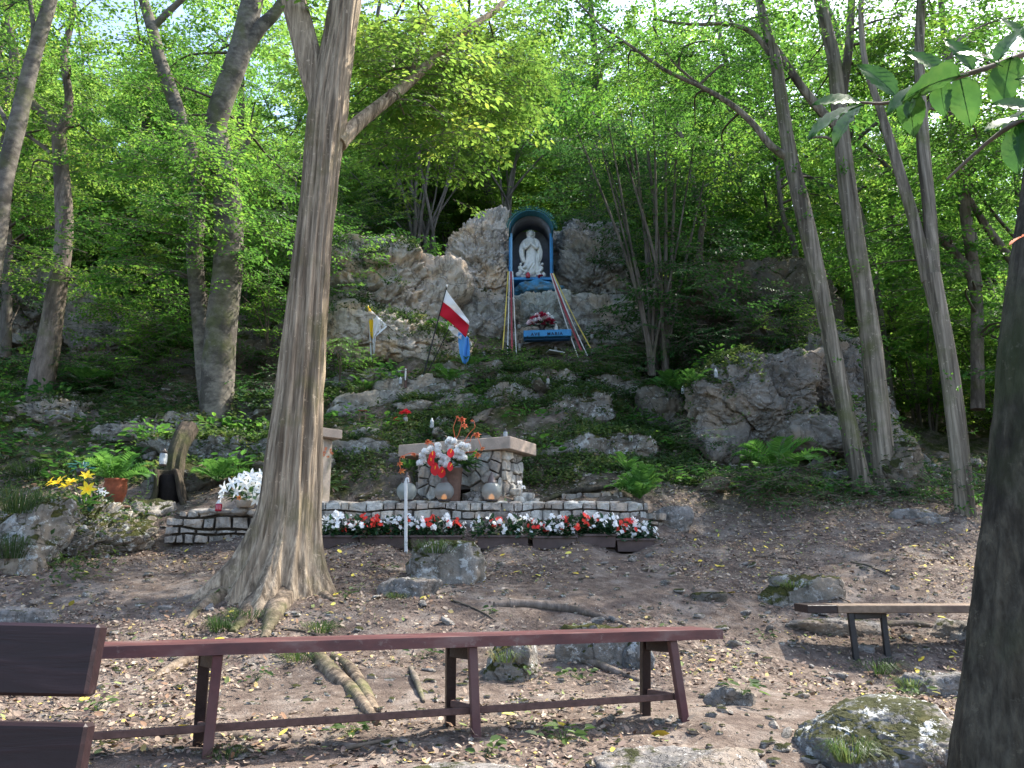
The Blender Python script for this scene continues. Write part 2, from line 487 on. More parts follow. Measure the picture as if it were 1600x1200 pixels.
def ghit(px, py, d0=2.0, d1=30.0):
    """where the line of sight through a picture point meets the ground"""
    r = ray(px, py); D = np.linspace(d0, d1, 1400)
    X = r.x / r.y * D; Zr = CAMZ + r.z / r.y * D
    h = Zt(X, D); k = np.argmax(h > Zr)
    if not (h > Zr).any(): k = -1
    return Vector((X[k], D[k], h[k]))

ys = np.concatenate([np.linspace(-5, 2.4, 18), np.linspace(2.5, 10, 190), 10 + np.cumsum(np.linspace(.05, .09, 90)), 17 + np.cumsum(np.linspace(.25, 4, 42))])
ys = np.unique(np.round(ys, 4))
us = np.linspace(-1, 1, 300); us = np.sign(us) * (np.abs(us) * .55 + .45 * np.abs(us) ** 3)
XX = us[None, :] * (ys[:, None] + 9) * 1.35; YY = np.repeat(ys[:, None], len(us), 1)
ZZ = Zt(XX, YY)
nr, nc = XX.shape
idx = np.arange(nr * nc).reshape(nr, nc)
quads = np.stack([idx[:-1, :-1], idx[:-1, 1:], idx[1:, 1:], idx[1:, :-1]], -1).reshape(-1, 4)
mb = MB().add(np.stack([XX.ravel(), YY.ravel(), ZZ], 1), quads)
t = NT('forest_soil', .95, .12)
n1 = t.noise(1.1, 5, rough=.6); n2 = t.noise(9, 6, rough=.7); n3 = t.noise(60, 4, rough=.7)
c = t.ramp(n2, [(.3, (.060, .044, .036)), (.5, (.125, .096, .078)), (.7, (.21, .17, .14))])
c = t.mix(t.math('MULTIPLY', t.mask(n1, .50, .64), .5), c, (.085, .066, .06))
c = t.mix(t.math('MULTIPLY', t.mask(t.noise(3.1, 5), .52, .64), .55), c, (.235, .205, .18))
sy = t.n('ShaderNodeSeparateXYZ'); t.l(t.geo.outputs['Position'], sy.inputs[0])
far = t.mask(t.math('ADD', sy.outputs[1], t.math('MULTIPLY', t.math('SUBTRACT', n1, .5), 3.0)), 9.2, 10.0)
mossm = t.math('MULTIPLY', t.mask(t.noise(1.9, 6, rough=.7), .40, .56), far)
c = t.mix(mossm, c, t.ramp(n2, [(.3, (.018, .024, .008)), (.55, (.05, .058, .016)), (.75, (.11, .10, .03))]))
vc = t.voro(38, 'F1'); spk = t.mask(vc.outputs[0], .28, .22)
c = t.mix(t.math('MULTIPLY', spk, t.math('MULTIPLY', t.mask(n2, .5, .6), .6)), c, (.36, .32, .28))
t.col(c)
t.bump(t.math('ADD', t.math('ADD', n2, t.math('MULTIPLY', n3, .5)), t.math('MULTIPLY', spk, .3)), .9, .03)
MAT['soil'] = t.m
single('ground', mb, MAT['soil'], kind='structure', smooth=True, org=(0, 0, 0))

# ------------------------------------------------------------------ rocks
import bmesh
_ico = {}
def ico(sub):
    if sub not in _ico:
        b = bmesh.new(); bmesh.ops.create_icosphere(b, subdivisions=sub, radius=1.0)
        v = np.array([q.co[:] for q in b.verts]); f = np.array([[q.index for q in fa.verts] for fa in b.faces]); b.free()
        v /= np.linalg.norm(v, axis=1)[:, None]
        _ico[sub] = (v, f)
    return _ico[sub]
def rock_arrays(seed, size, sub=5, planes=13, rough=.10, crack=.06, freq=1.0, flat=1.0):
    v, f = ico(sub); R = np.random.RandomState(seed)
    N = R.normal(size=(planes, 3)); N /= np.linalg.norm(N, axis=1)[:, None]
    N = np.concatenate([N, [[0, 0, 1], [0, -1, .1]]]); d = R.uniform(.62, 1.0, len(N)); d[-2] = .80; d[-1] = .72
    dots = v @ N.T
    rr = np.where(dots > .05, d / np.maximum(dots, .05), 9.0)
    k = 20.0
    r = -np.log(np.exp(-k * np.minimum(rr, 2.5)).sum(1)) / k
    r = np.clip(r, .3, 1.25)
    p = v * r[:, None] * np.array(size)
    s = float(np.mean(size))
    q = p * freq / max(s, .001) * 1.6 + seed * 3.7
    n = fbm(q, 5 if sub >= 5 else 3, seed, .55)
    wq = q + .28 * np.stack([fbm(q * 1.3, 3, seed + 5), fbm(q * 1.3 + 9, 3, seed + 6), fbm(q * 1.3 - 9, 3, seed + 7)], 1)
    f1, f2, cv = voro(wq * np.array([.8, .8, 1.25]), seed)
    e = np.clip((f2 - f1) / .07, 0, 1)
    rid = 1 - np.abs(fbm(wq * 1.7, 4, seed + 2, .6)) * 2
    disp = n * rough * .8 + (cv - .5) * crack * 2.2 - (1 - e) * crack * 1.1 + (rid - .3) * rough * .30
    if sub >= 6: disp += .45 * rough * (np.abs(fbm(wq * 5, 4, seed + 8, .65)) - .4)
    p = p + v * (disp * s)[:, None]
    return p, f
ROCKI = [0]
def rock(px, py, D, wpx, hpx, mat, label, depth=None, sub=5, rz=0, seed=None, cat='rock', group=None, rough=.10, crack=.06, freq=1.0, tilt=0.0, name='rock', planes=13):
    ROCKI[0] += 1
    if D < 9.05 and py > 780 and cat == 'rock':      # stones on the path: stand them where their foot meets the ground
        g = ghit(px, min(py + hpx * .42, 1290)); D = g.y + (depth or .3) * .42; hpx *= 1.5; py += hpx * .14
    m = M(D); c = PX(px, py, D)
    k_ = 1.20 if sub >= 5 else 1.1
    sx, sz = wpx * m / 2 * k_, hpx * m / 2 * k_
    sy = (depth / 2) * 1.1 if depth else (sx + sz) / 2
    p, f = rock_arrays(seed or ROCKI[0] * 7 + 1, (sx, sy, sz), sub, planes, rough, crack, freq)
    R = np.array(Euler((0, tilt, rz)).to_matrix())
    mbk = MB().add(p @ R.T + np.array(c), f)
    return single(name, mbk, MAT[mat], label, cat, group, smooth=True)

# the cliff behind the shrine
rock(585, 478, 14.4, 175, 230, 'cliff', 'broad pale limestone face left of the red and white flag', 2.6, 7, seed=11, rough=.10, crack=.07, name='cliff_block', freq=1.3)
rock(610, 540, 13.7, 210, 110, 'cliff', 'low warm coloured rock ledge just behind the yellow and white flag', 2.0, 6, seed=12, name='cliff_block')
rock(655, 505, 14.6, 150, 200, 'cliff', 'pale sloping rock shoulder behind the red and white flag', 2.4, 6, seed=23, name='cliff_block', tilt=.2)
rock(748, 440, 16.3, 125, 210, 'cliff', 'tall grey brown rock tower directly left of the blue niche', 2.4, 7, seed=14, name='cliff_block', freq=1.4)
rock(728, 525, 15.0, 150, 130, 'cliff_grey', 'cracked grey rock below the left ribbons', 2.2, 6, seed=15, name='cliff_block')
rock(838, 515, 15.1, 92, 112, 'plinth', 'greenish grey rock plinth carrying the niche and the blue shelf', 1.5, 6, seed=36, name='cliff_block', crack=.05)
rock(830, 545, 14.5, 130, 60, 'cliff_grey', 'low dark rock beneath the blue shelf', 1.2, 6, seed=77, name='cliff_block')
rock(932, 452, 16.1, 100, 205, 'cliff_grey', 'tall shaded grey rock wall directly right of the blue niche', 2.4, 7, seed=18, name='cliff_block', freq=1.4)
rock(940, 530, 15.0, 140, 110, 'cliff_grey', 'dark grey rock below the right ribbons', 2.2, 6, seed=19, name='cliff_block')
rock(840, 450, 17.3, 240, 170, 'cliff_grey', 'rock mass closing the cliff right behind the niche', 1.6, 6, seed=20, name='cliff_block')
# slope boulders
rock(690, 655, 12.0, 150, 72, 'cliff_grey', 'flat faced grey boulder on the slope above the bouquet', .9, 6, seed=31, rough=.06, crack=.03, name='boulder')
rock(660, 615, 12.3, 105, 50, 'rubble', 'pale cracked rock slab on top of the flat grey boulder', .8, 5, seed=32, name='boulder')
rock(560, 645, 12.0, 110, 62, 'cliff_grey', 'grey rock beside the small wooden lantern', .9, 5, seed=33, name='boulder')
rock(790, 640, 12.0, 120, 80, 'rock_moss', 'moss covered boulder on the slope under the blue flag', 1.2, 6, seed=34, name='boulder')
rock(890, 650, 11.9, 90, 90, 'rock_moss', 'speckled mossy boulder on the slope right of the altar', 1.1, 6, seed=35, name='boulder')
rock(950, 610, 12.8, 110, 60, 'rock_moss', 'dark mossy rock at the right end of the upper terrace', 1.0, 5, seed=37, name='boulder')
rock(860, 600, 12.7, 150, 50, 'rock_moss', 'long mossy ledge below the blue shelf', .9, 6, seed=38, name='boulder')
rock(600, 595, 12.9, 150, 44, 'rock_moss', 'long green ledge below the yellow and white flag', .9, 6, seed=39, name='boulder')
rock(730, 590, 12.9, 120, 50, 'rock_moss', 'overgrown ledge at the foot of the flag poles', .9, 5, seed=40, name='boulder')
rock(570, 720, 10.7, 140, 60, 'rock_moss', 'mossy bank between the big trunk and the altar', .9, 5, seed=41, name='boulder')
rock(880, 705, 10.8, 120, 55, 'rock_moss', 'mossy bank just right of the altar slab', .8, 5, seed=42, name='boulder')
rock(960, 700, 11.0, 90, 50, 'rock_moss', 'small rounded mossy rock at the foot of the slope', .8, 5, seed=43, name='boulder')
# right outcrop
rock(1185, 635, 11.6, 200, 165, 'rock_right', 'big smooth grey outcrop between the hazel stems and the right trunks', 2.0, 7, seed=51, rough=.09, crack=.05, name='rock_outcrop')
rock(1300, 630, 12.0, 150, 200, 'rock_right', 'layered brown outcrop behind the pair of right trunks', 2.0, 7, seed=52, name='rock_outcrop')
rock(1330, 690, 11.2, 170, 90, 'rock_right', 'low broken rock around the roots of the right trunks', 1.4, 6, seed=53, name='rock_outcrop')
rock(1165, 500, 13.6, 230, 170, 'rock_dark', 'dark shrub covered rock hump above the grey outcrop', 2.6, 6, seed=54, name='rock_outcrop')
rock(1400, 735, 10.2, 80, 85, 'rock_dark', 'dark rounded rock right of the double trunk', .8, 5, seed=55, name='boulder')
rock(1040, 650, 12.2, 90, 90, 'rock_dark', 'dark mossy rock under the hazel stems', 1.0, 5, seed=56, name='boulder')
rock(1120, 690, 11.2, 70, 90, 'rock_right', 'narrow rock at the left foot of the grey outcrop', .8, 5, seed=57, name='boulder')
# left outcrops
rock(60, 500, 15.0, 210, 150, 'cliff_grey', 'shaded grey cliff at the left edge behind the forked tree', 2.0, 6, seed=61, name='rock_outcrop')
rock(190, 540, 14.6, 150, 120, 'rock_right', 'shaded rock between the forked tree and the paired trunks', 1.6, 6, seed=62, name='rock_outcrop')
rock(280, 590, 13.5, 120, 80, 'rock_dark', 'dark overgrown rock left of the paired trunks', 1.2, 5, seed=63, name='boulder')
rock(430, 560, 13.6, 130, 110, 'rock_dark', 'overgrown rock between the paired trunks and the big trunk', 1.2, 5, seed=64, name='boulder')
rock(90, 660, 12.0, 180, 60, 'rubble', 'heap of pale rubble below the forked tree', 1.0, 6, seed=65, name='boulder', rough=.16, crack=.12)
rock(260, 680, 11.3, 140, 50, 'rubble', 'pale rubble ledge in front of the paired trunks', .8, 5, seed=66, name='boulder', rough=.16, crack=.12)
rock(400, 655, 11.6, 110, 60, 'rock_dark', 'dark broken rock right of the paired trunks', .8, 5, seed=67, name='boulder')
rock(350, 715, 10.6, 190, 60, 'rock_moss', 'bright mossy mound in front of the paired trunks', 1.0, 6, seed=68, name='boulder')
rock(290, 755, 9.7, 120, 55, 'rock_dark', 'dark rocks under the fern beside the stump', .5, 5, seed=69, name='boulder')
rock(85, 840, 7.6, 205, 95, 'rock_moss', 'mossy knobbly rock mound at the left edge with yellow lilies behind', 1.1, 7, seed=71, name='boulder', rough=.14, crack=.10, freq=1.3)
rock(20, 850, 7.2, 110, 120, 'rock_moss', 'grassy rock at the far left edge in front of the mossy mound', 1.0, 6, seed=72, name='boulder')
# foreground
rock(1372, 1172, 3.35, 225, 105, 'boulder', 'large lichen spotted boulder beside the near right trunk', .62, 7, seed=81, name='boulder', rough=.05, crack=.025)
rock(1065, 1222, 3.42, 200, 70, 'flat_stone', 'flat grey rock under the right foot of the long bench', .45, 6, seed=82, name='boulder', rough=.05, crack=.03)
rock(745, 1238, 3.20, 170, 46, 'flat_stone', 'smooth pale rock under the middle foot of the long bench', .35, 6, seed=83, name='boulder', rough=.03, crack=.01)
rock(680, 885, 7.0, 100, 66, 'rock_moss', 'small mossy rock in front of the planters beside the white post', .5, 5, seed=84, name='boulder')
rock(637, 922, 6.5, 80, 32, 'flat_stone', 'low brown grey rock right of the big trunk roots', .4, 5, seed=85, name='boulder')
rock(1262, 925, 6.7, 96, 44, 'rock_moss', 'low green mossy rock behind the left end of the far right bench', .4, 5, seed=86, name='boulder')
rock(1325, 986, 5.75, 150, 30, 'flat_stone', 'broad smooth slab behind the legs of the right bench', .5, 6, seed=87, name='boulder', rough=.04, crack=.02)
rock(1350, 1014, 5.55, 40, 16, 'flat_stone', 'small wedge of stone between the legs of the right bench', .2, 4, seed=88, name='boulder', rough=.05)
rock(1485, 990, 5.7, 80, 34, 'flat_stone', 'pale flat rock beside the near right trunk', .4, 5, seed=89, name='boulder')
rock(1430, 805, 8.9, 62, 22, 'flat_stone', 'flat pale stone on the path by the right trunks', .3, 4, seed=90, name='boulder')
rock(1462, 814, 8.7, 44, 14, 'flat_stone', 'thin low stone just right of the flat pale stone', .2, 4, seed=91, name='boulder')
rock(990, 1020, 4.9, 44, 60, 'boulder', 'upright speckled stone seen between the bench legs', .25, 5, seed=92, name='boulder')
rock(935, 1015, 5.0, 90, 62, 'rock_moss', 'mossy hummock behind the right half of the long bench', .35, 5, seed=93, name='boulder')
rock(795, 1040, 4.5, 70, 60, 'rock_moss', 'leafy hummock behind the middle leg of the long bench', .3, 5, seed=94, name='boulder')
rock(20, 970, 5.4, 90, 30, 'flat_stone', 'pale stone at the left edge above the near bench back', .3, 5, seed=95, name='boulder')
rock(1140, 1090, 4.1, 60, 30, 'flat_stone', 'chipped stone right of the end of the long bench', .2, 4, seed=96, name='boulder')
rock(1465, 1075, 4.2, 110, 40, 'flat_stone', 'grassy grey rock just behind the lichen boulder', .3, 5, seed=97, name='boulder')
rock(1040, 810, 8.6, 60, 36, 'flat_stone', 'grey stones at the right end of the planter row', .4, 5, seed=98, name='boulder')
rock(1105, 935, 6.3, 50, 18, 'rock_dark', 'dark half buried rock in the path', .25, 4, seed=99, name='boulder')
rock(195, 806, 8.5, 120, 34, 'rubble', 'low ridge of pale rubble right of the mossy mound', .5, 5, seed=100, name='boulder', rough=.14, crack=.1)

# loose blocks all over the slope
RM = []
for k in range(9):
    p, f = rock_arrays(500 + k, (1, .85, .7), 4, 10, .13, .07); RM.append(MB().add(p, f).mesh('slope_rock', MAT[('rubble', 'rock_moss', 'rock_right')[k % 3]], (0, 0, 0), True))
QR = np.random.RandomState(19); nq = 0
while nq < 130:
    x = QR.uniform(-9.5, 7.5); y = QR.uniform(9.7, 13.7)
    if -2.2 < x < 1.0 and y < 10.3: continue
    s = .07 + .24 * QR.rand() ** 2.2; o = bpy.data.objects.new('slope_rock', RM[QR.randint(9)]); COL.objects.link(o)
    o.location = (x, y, zt(x, y) + s * .12); o.rotation_euler = (QR.normal(0, .3), QR.normal(0, .3), QR.rand() * 6.28); o.scale = (s * QR.uniform(.9, 1.6), s, s * QR.uniform(.6, 1.1))
    props(o, 'rough mossy block lying loose on the slope below the cliff', 'rock', 'loose blocks on the slope'); nq += 1
bpy.context.view_layer.update()
DG = bpy.context.evaluated_depsgraph_get()
def chit(px, py):
    ok, loc, nor, *_ = SC.ray_cast(DG, cam.location, ray(px, py).normalized())
    return (Vector(loc), Vector(nor)) if ok else (ghit(px, py), Vector((0, 0, 1)))
def down(x, y, ztop=14.0):
    ok, loc, nor, *_ = SC.ray_cast(DG, Vector((x, y, ztop)), Vector((0, 0, -1)))
    return (Vector(loc), Vector(nor)) if ok else (Vector((x, y, zt(x, y))), Vector((0, 0, 1)))

# ------------------------------------------------------------------ scattered loose cover
def leaf_mb(mb, P, X, N, L, W, mi=0, detail=0, curl=0.0):
    """many leaves: base P, direction X, normal N (arrays)"""
    P = np.asarray(P); X = X / (np.linalg.norm(X, axis=1)[:, None] + 1e-9)
    Y = np.cross(N, X); Y /= np.linalg.norm(Y, axis=1)[:, None] + 1e-9
    Z = np.cross(X, Y); L = np.broadcast_to(L, len(P))[:, None]; W = np.broadcast_to(W, len(P))[:, None]
    n = len(P); k = np.arange(n)[:, None]
    if detail == 0:
        v = np.stack([P, P + X * L * .45 + Y * W * .5 + Z * W * .14, P + X * L - Z * L * curl, P + X * L * .45 - Y * W * .5 + Z * W * .14], 1).reshape(-1, 3)
        f = np.concatenate([k * 4 + np.array([[0, 1, 2]]), k * 4 + np.array([[0, 2, 3]])])
        mb.add(v, f, mi)
    else:
        v = np.stack([P, P + X * L * .25 + Y * W * .42 + Z * W * .1, P + X * L * .65 + Y * W * .42 + Z * W * .1 - Z * L * curl * .4, P + X * L - Z * L * curl,
                      P + X * L * .65 - Y * W * .42 + Z * W * .1 - Z * L * curl * .4, P + X * L * .25 - Y * W * .42 + Z * W * .1], 1).reshape(-1, 3)
        f = np.concatenate([k * 6 + np.array([[0, 1, 2, 3]]), k * 6 + np.array([[0, 3, 4, 5]])])
        mb.add(v, f, mi)
    return mb
def rdir(n, up=0.0, R=RG):
    v = R.normal(size=(n, 3)); v[:, 2] = v[:, 2] * .3 + up
    return v / np.linalg.norm(v, axis=1)[:, None]

# leaf litter on the path
t = NT('dry_leaf', .8, .2)
lc = t.ramp(t.geo.outputs['Random Per Island'], [(0, (.085, .058, .048)), (.22, (.15, .108, .088)), (.42, (.20, .15, .115)), (.60, (.25, .20, .155)), (.74, (.18, .11, .07)), (.84, (.34, .28, .215)), (.91, (.36, .27, .11)), (.96, (.16, .19, .07)), (.985, (.5, .4, .08))], 'CONSTANT')
t.col(lc); MAT['litter'] = t.m
def litter(name, n, x0, x1, y0, y1, L0, L1, R, mat='litter', dens=None):
    y = y0 + (y1 - y0) * R.rand(n) ** .8
    x = (R.rand(n) * 2 - 1) * (.72 * y + .9)
    keep = (fbm(np.stack([x * .9, y * .9, y * 0], 1), 3, 77) + R.rand(n) * 1.0) > .28
    x, y = x[keep], y[keep]; n = len(x)
    e = .03
    z = Zt(x, y); zx = (Zt(x + e, y) - z) / e; zy = (Zt(x, y + e) - z) / e
    N = np.stack([-zx, -zy, np.ones(n)], 1) + R.normal(size=(n, 3)) * .30; N /= np.linalg.norm(N, axis=1)[:, None]
    X = rdir(n, 0, R); X = X - N * (X * N).sum(1)[:, None]
    L = L0 + (L1 - L0) * R.rand(n) ** 1.7
    mb = MB(); leaf_mb(mb, np.stack([x, y, z + .006 + .012 * R.rand(n)], 1), X, N, L, L * (.42 + .3 * R.rand(n)), detail=1, curl=-.15)
    single(name, mb, MAT[mat], kind='stuff', org=(0, 0, 0), label='dry brown and yellow leaves strewn over the bare path', cat='leaf litter')
litter('leaf_litter', 62000, -9.5, 10, 3.0, 10.5, .014, .052, np.random.RandomState(3))
t = NT('yellow_leaf', .7, .2); t.col(t.ramp(t.geo.outputs['Random Per Island'], [(0, (.50, .36, .04)), (.6, (.62, .50, .07)), (1, (.40, .42, .12))])); MAT['yellow'] = t.m
litter('fine_litter', 80000, -9.5, 10, 2.9, 10.5, .010, .024, np.random.RandomState(13))
litter('yellow_leaves', 330, -8, 9, 3.2, 9.5, .045, .085, np.random.RandomState(4), 'yellow')

# pebbles and chips
def pebbles(name, n, x0, x1, y0, y1, s0, s1, R, mat, label):
    y = y0 + (y1 - y0) * R.rand(n); x = (x0 + (x1 - x0) * R.rand(n)) * (.35 + .65 * y / y1)
    keep = (fbm(np.stack([x * .7 + 9, y * .7, y * 0], 1), 3, 31) + R.rand(n)) > .45
    x, y = x[keep], y[keep]; n = len(x)
    v0, f0 = ico(1)
    s = s0 + (s1 - s0) * R.rand(n) ** 3; z = Zt(x, y)
    A = R.uniform(.6, 1.3, (n, 1, 3)) * np.array([1, 1, .55]); th = R.rand(n) * 6.28
    V = v0[None] * A * (1 + .22 * R.normal(size=(n, len(v0), 1))) * s[:, None, None]
    c, sn = np.cos(th)[:, None], np.sin(th)[:, None]
    V = np.stack([V[..., 0] * c - V[..., 1] * sn, V[..., 0] * sn + V[..., 1] * c, V[..., 2]], -1)
    V += np.stack([x, y, z + s * .15], 1)[:, None]
    f = (f0[None] + np.arange(n)[:, None, None] * len(v0)).reshape(-1, 3)
    single(name, MB().add(V.reshape(-1, 3), f), MAT[mat], label, 'gravel', kind='stuff', org=(0, 0, 0))
pebbles('gravel', 7000, -7.5, 8, 3.0, 10.5, .007, .034, np.random.RandomState(5), 'rubble', 'small pale stone chips scattered over the path')
pebbles('rubble_chips', 9000, -9, 7, 9.6, 13.8, .010, .06, np.random.RandomState(6), 'rubble', 'broken pale stones on the slope under the cliff')
# ------------------------------------------------------------------ leaf sprays and crowns
def make_template(R, nside=4, twig=.5, leaf=.075):
    P, X, N = [], [], []; segs = []
    def run(a, d, L, n):
        b = a + d * L; segs.append((a, b))
        side = np.array([-d[1], d[0], 0])
        for k in range(n):
            u = (k + .6) / n; s = 1 if k % 2 else -1
            P.append(a + d * L * u + side * s * .004 + np.array([0, 0, -.05 * u * u * L]))
            X.append(d * .62 + side * s * .78 + np.array([0, 0, R.uniform(-.35, .05)])); N.append(np.array([R.normal(0, .22), R.normal(0, .22), 1]))
        P.append(b); X.append(d + np.array([0, 0, -.2])); N.append(np.array([0, 0, 1.]))
    d = np.array([1., 0, 0]); run(np.zeros(3), d, twig, 8)
    for k in range(nside):
        u = (k + .5) / (nside + .5); s = 1 if k % 2 else -1; a = math.radians(48 + R.uniform(-8, 8)) * s
        run(d * twig * u, np.array([math.cos(a), math.sin(a), R.uniform(-.12, .02)]), twig * (.55 - .28 * u), 5 - (k > 2))
    P, X, N = map(np.array, (P, X, N)); N /= np.linalg.norm(N, axis=1)[:, None]; X /= np.linalg.norm(X, axis=1)[:, None]
    return P, X, N, leaf * R.uniform(.7, 1.15, len(P)), segs
TPL = [make_template(np.random.RandomState(k)) for k in range(4)]
def sprays(mb, pos, az, pit, rol, sc, R, leafk=1.0, detail=0, mi=0, twigs=True, mt=1, wk=.56):
    pos = np.asarray(pos)
    for ti in range(4):
        s = np.arange(len(pos)) % 4 == ti
        if not s.any(): continue
        P, X, N, L, segs = TPL[ti]
        ca, sa = np.cos(az[s]), np.sin(az[s]); cb, sb = np.cos(pit[s]), np.sin(pit[s]); cc_, sc_ = np.cos(rol[s]), np.sin(rol[s])
        Rz = np.zeros((s.sum(), 3, 3)); Ry = Rz.copy(); Rx = Rz.copy()
        Rz[:, 0, 0] = ca; Rz[:, 0, 1] = -sa; Rz[:, 1, 0] = sa; Rz[:, 1, 1] = ca; Rz[:, 2, 2] = 1
        Ry[:, 0, 0] = cb; Ry[:, 0, 2] = sb; Ry[:, 2, 0] = -sb; Ry[:, 2, 2] = cb; Ry[:, 1, 1] = 1
        Rx[:, 0, 0] = 1; Rx[:, 1, 1] = cc_; Rx[:, 1, 2] = -sc_; Rx[:, 2, 1] = sc_; Rx[:, 2, 2] = cc_
        Q = Rz @ Ry @ Rx; S = sc[s][:, None, None]
        WP = np.einsum('sij,tj->sti', Q, P) * S + pos[s][:, None]
        WX = np.einsum('sij,tj->sti', Q, X); WN = np.einsum('sij,tj->sti', Q, N) + R.normal(size=WX.shape) * .24
        LL = (L[None] * sc[s][:, None] * leafk * R.uniform(.8, 1.2, (s.sum(), len(L)))).ravel()
        leaf_mb(mb, WP.reshape(-1, 3), WX.reshape(-1, 3), WN.reshape(-1, 3), LL, LL * wk, mi, detail, .12)
        if twigs:
            A = np.array([a for a, b in segs]); B = np.array([b for a, b in segs])
            WA = (np.einsum('sij,tj->sti', Q, A) * S + pos[s][:, None]).reshape(-1, 3); WB = (np.einsum('sij,tj->sti', Q, B) * S + pos[s][:, None]).reshape(-1, 3)
            n = len(WA); w = np.array([0, 0, .006]); k = np.arange(n)[:, None]
            mb.add(np.stack([WA - w, WA + w, WB], 1).reshape(-1, 3), k * 3 + np.array([[0, 1, 2]]), mt)
def cloud(R, c, r, nclus, per, sig=.32, flat=.35, shell=.5):
    """cluster centres and spray positions inside an ellipsoid"""
    d = R.normal(size=(nclus, 3)); d /= np.linalg.norm(d, axis=1)[:, None]
    rad = R.rand(nclus) ** (1 / 3.) * (1 - shell) + shell * R.rand(nclus) ** .25
    C = np.array(c) + d * rad[:, None] * np.array(r)
    K = np.repeat(np.arange(nclus), per)
    O = R.normal(size=(len(K), 3)) * np.array([sig, sig, sig * flat])
    P = C[K] + O
    az = np.arctan2(O[:, 1], O[:, 0]) + R.normal(size=len(K)) * .5
    return C, P, az
def crown_mesh(mb, R, blobs, leafk=1.0, scale=1.0, detail=0, wk=.56):
    Cs = []
    for (c, r, nclus, per, sig) in blobs:
        C, P, az = cloud(R, c, r, nclus, per, sig)
        Cs.append(C)
        n = len(P); sprays(mb, P, az, R.normal(.12, .22, n), R.normal(0, .28, n), R.uniform(.7, 1.25, n) * scale, R, leafk, detail, wk=wk)
    return np.concatenate(Cs)

def pxpath(pts, D):
    P, Rr = [], []
    for q in pts:
        d = q[3] if len(q) > 3 else D
        P.append(PX(q[0], q[1], d)); Rr.append(q[2] * M(d))
    return P, Rr
def bark_f(seed, amp=.06, k=2.0, zf=.8):
    def f(th, u, c):
        p = np.stack([np.cos(th) * k + seed, np.sin(th) * k, np.full(len(th), c[2] * zf)], 1)
        return 1 + amp * fbm(p, 3, seed)
    return f
CR = np.random.RandomState(11)
def big_tree(name, label, mat, D, trunk, limbs, blobs, leaf='leaf', seg=14, group=None, amp=.05, step=.12, leafk=1.0, radf=None, base_extra=None, detail=0, maxbr=10, scale=1.0, cat='tree', sprout=0):
    P, Rr = pxpath(trunk, D)
    base = P[0].copy()
    t = thing(name, base, label, cat, group)
    sd = CR.randint(100)
    pp, rr = smooth_path(P, Rr, step)
    mb = MB(); tube(mb, pp, rr, seg, radf or bark_f(sd, amp))
    part('trunk', mb, MAT[mat], t, True)
    allp = [pp]
    for lm in limbs:
        P2, R2 = pxpath(lm, D); q, qr = smooth_path(P2, R2, step)
        mb = MB(); tube(mb, q, qr, max(6, seg - 5), bark_f(sd + 1, amp)); part('limb', mb, MAT[mat], t, True); allp.append(q)
    allp = np.concatenate(allp)
    if sprout:
        mb = MB()
        for _ in range(sprout):
            q0 = pp[int(len(pp) * CR.uniform(.08, .6))]; n = CR.randint(5, 12); a0 = CR.uniform(-3.6, .5); r0 = rr[0] * .7
            c0 = q0 + np.array([math.cos(a0), math.sin(a0), 0]) * r0; o0 = np.array([math.cos(a0), math.sin(a0), .1]) * CR.uniform(.06, .22)
            u_ = CR.rand(n, 1); P_ = c0 + o0 * u_ + CR.normal(size=(n, 3)) * .03
            L_ = CR.uniform(.035, .065, n); leaf_mb(mb, P_, CR.normal(size=(n, 3)) + o0 * 6, np.array([0, 0, 1.]) + CR.normal(size=(n, 3)) * .4, L_, L_ * .55, 0, 0, .2)
            mb.add([c0 - [0, 0, .004], c0 + [0, 0, .004], c0 + o0 * 1.1], [[0, 1, 2]], 1)
        part('sprouts', mb, [MAT['leaf'], MAT['twig']], t)
    if blobs:
        mb = MB(); bl = []
        for b in blobs:
            px, py, d, rx, ry, rz, nc, per = b
            bl.append((tuple(PX(px, py, d)), (rx * M(d), rz, ry * M(d)), nc, per, .30))
        C = crown_mesh(mb, CR, bl, leafk, scale, detail)
        part('crown', mb, [MAT[leaf], MAT['twig']], t)
        for c in C[:: max(1, len(C) // maxbr)]:
            dd = np.linalg.norm(allp - c, axis=1) + np.maximum(0, allp[:, 2] - c[2]) * 1.2
            a = allp[np.argmin(dd)]
            if np.linalg.norm(c - a) > 4.5: continue
            mid = (a + c) / 2 + np.array([CR.normal(0, .12), CR.normal(0, .12), .12])
            q, qr = smooth_path([a, mid, c], [.028 * M(D) / .01, .018 * M(D) / .01, .006], .15)
            mb = MB(); tube(mb, q, np.minimum(qr, .035), 5); part('branch', mb, MAT['twig'], t, True)
    return t

MAT['bark_root'] = m_bark('worn_root_bark', (.07, .052, .038), (.27, .21, .15), moss=.45, stretch=.6, scale=24)
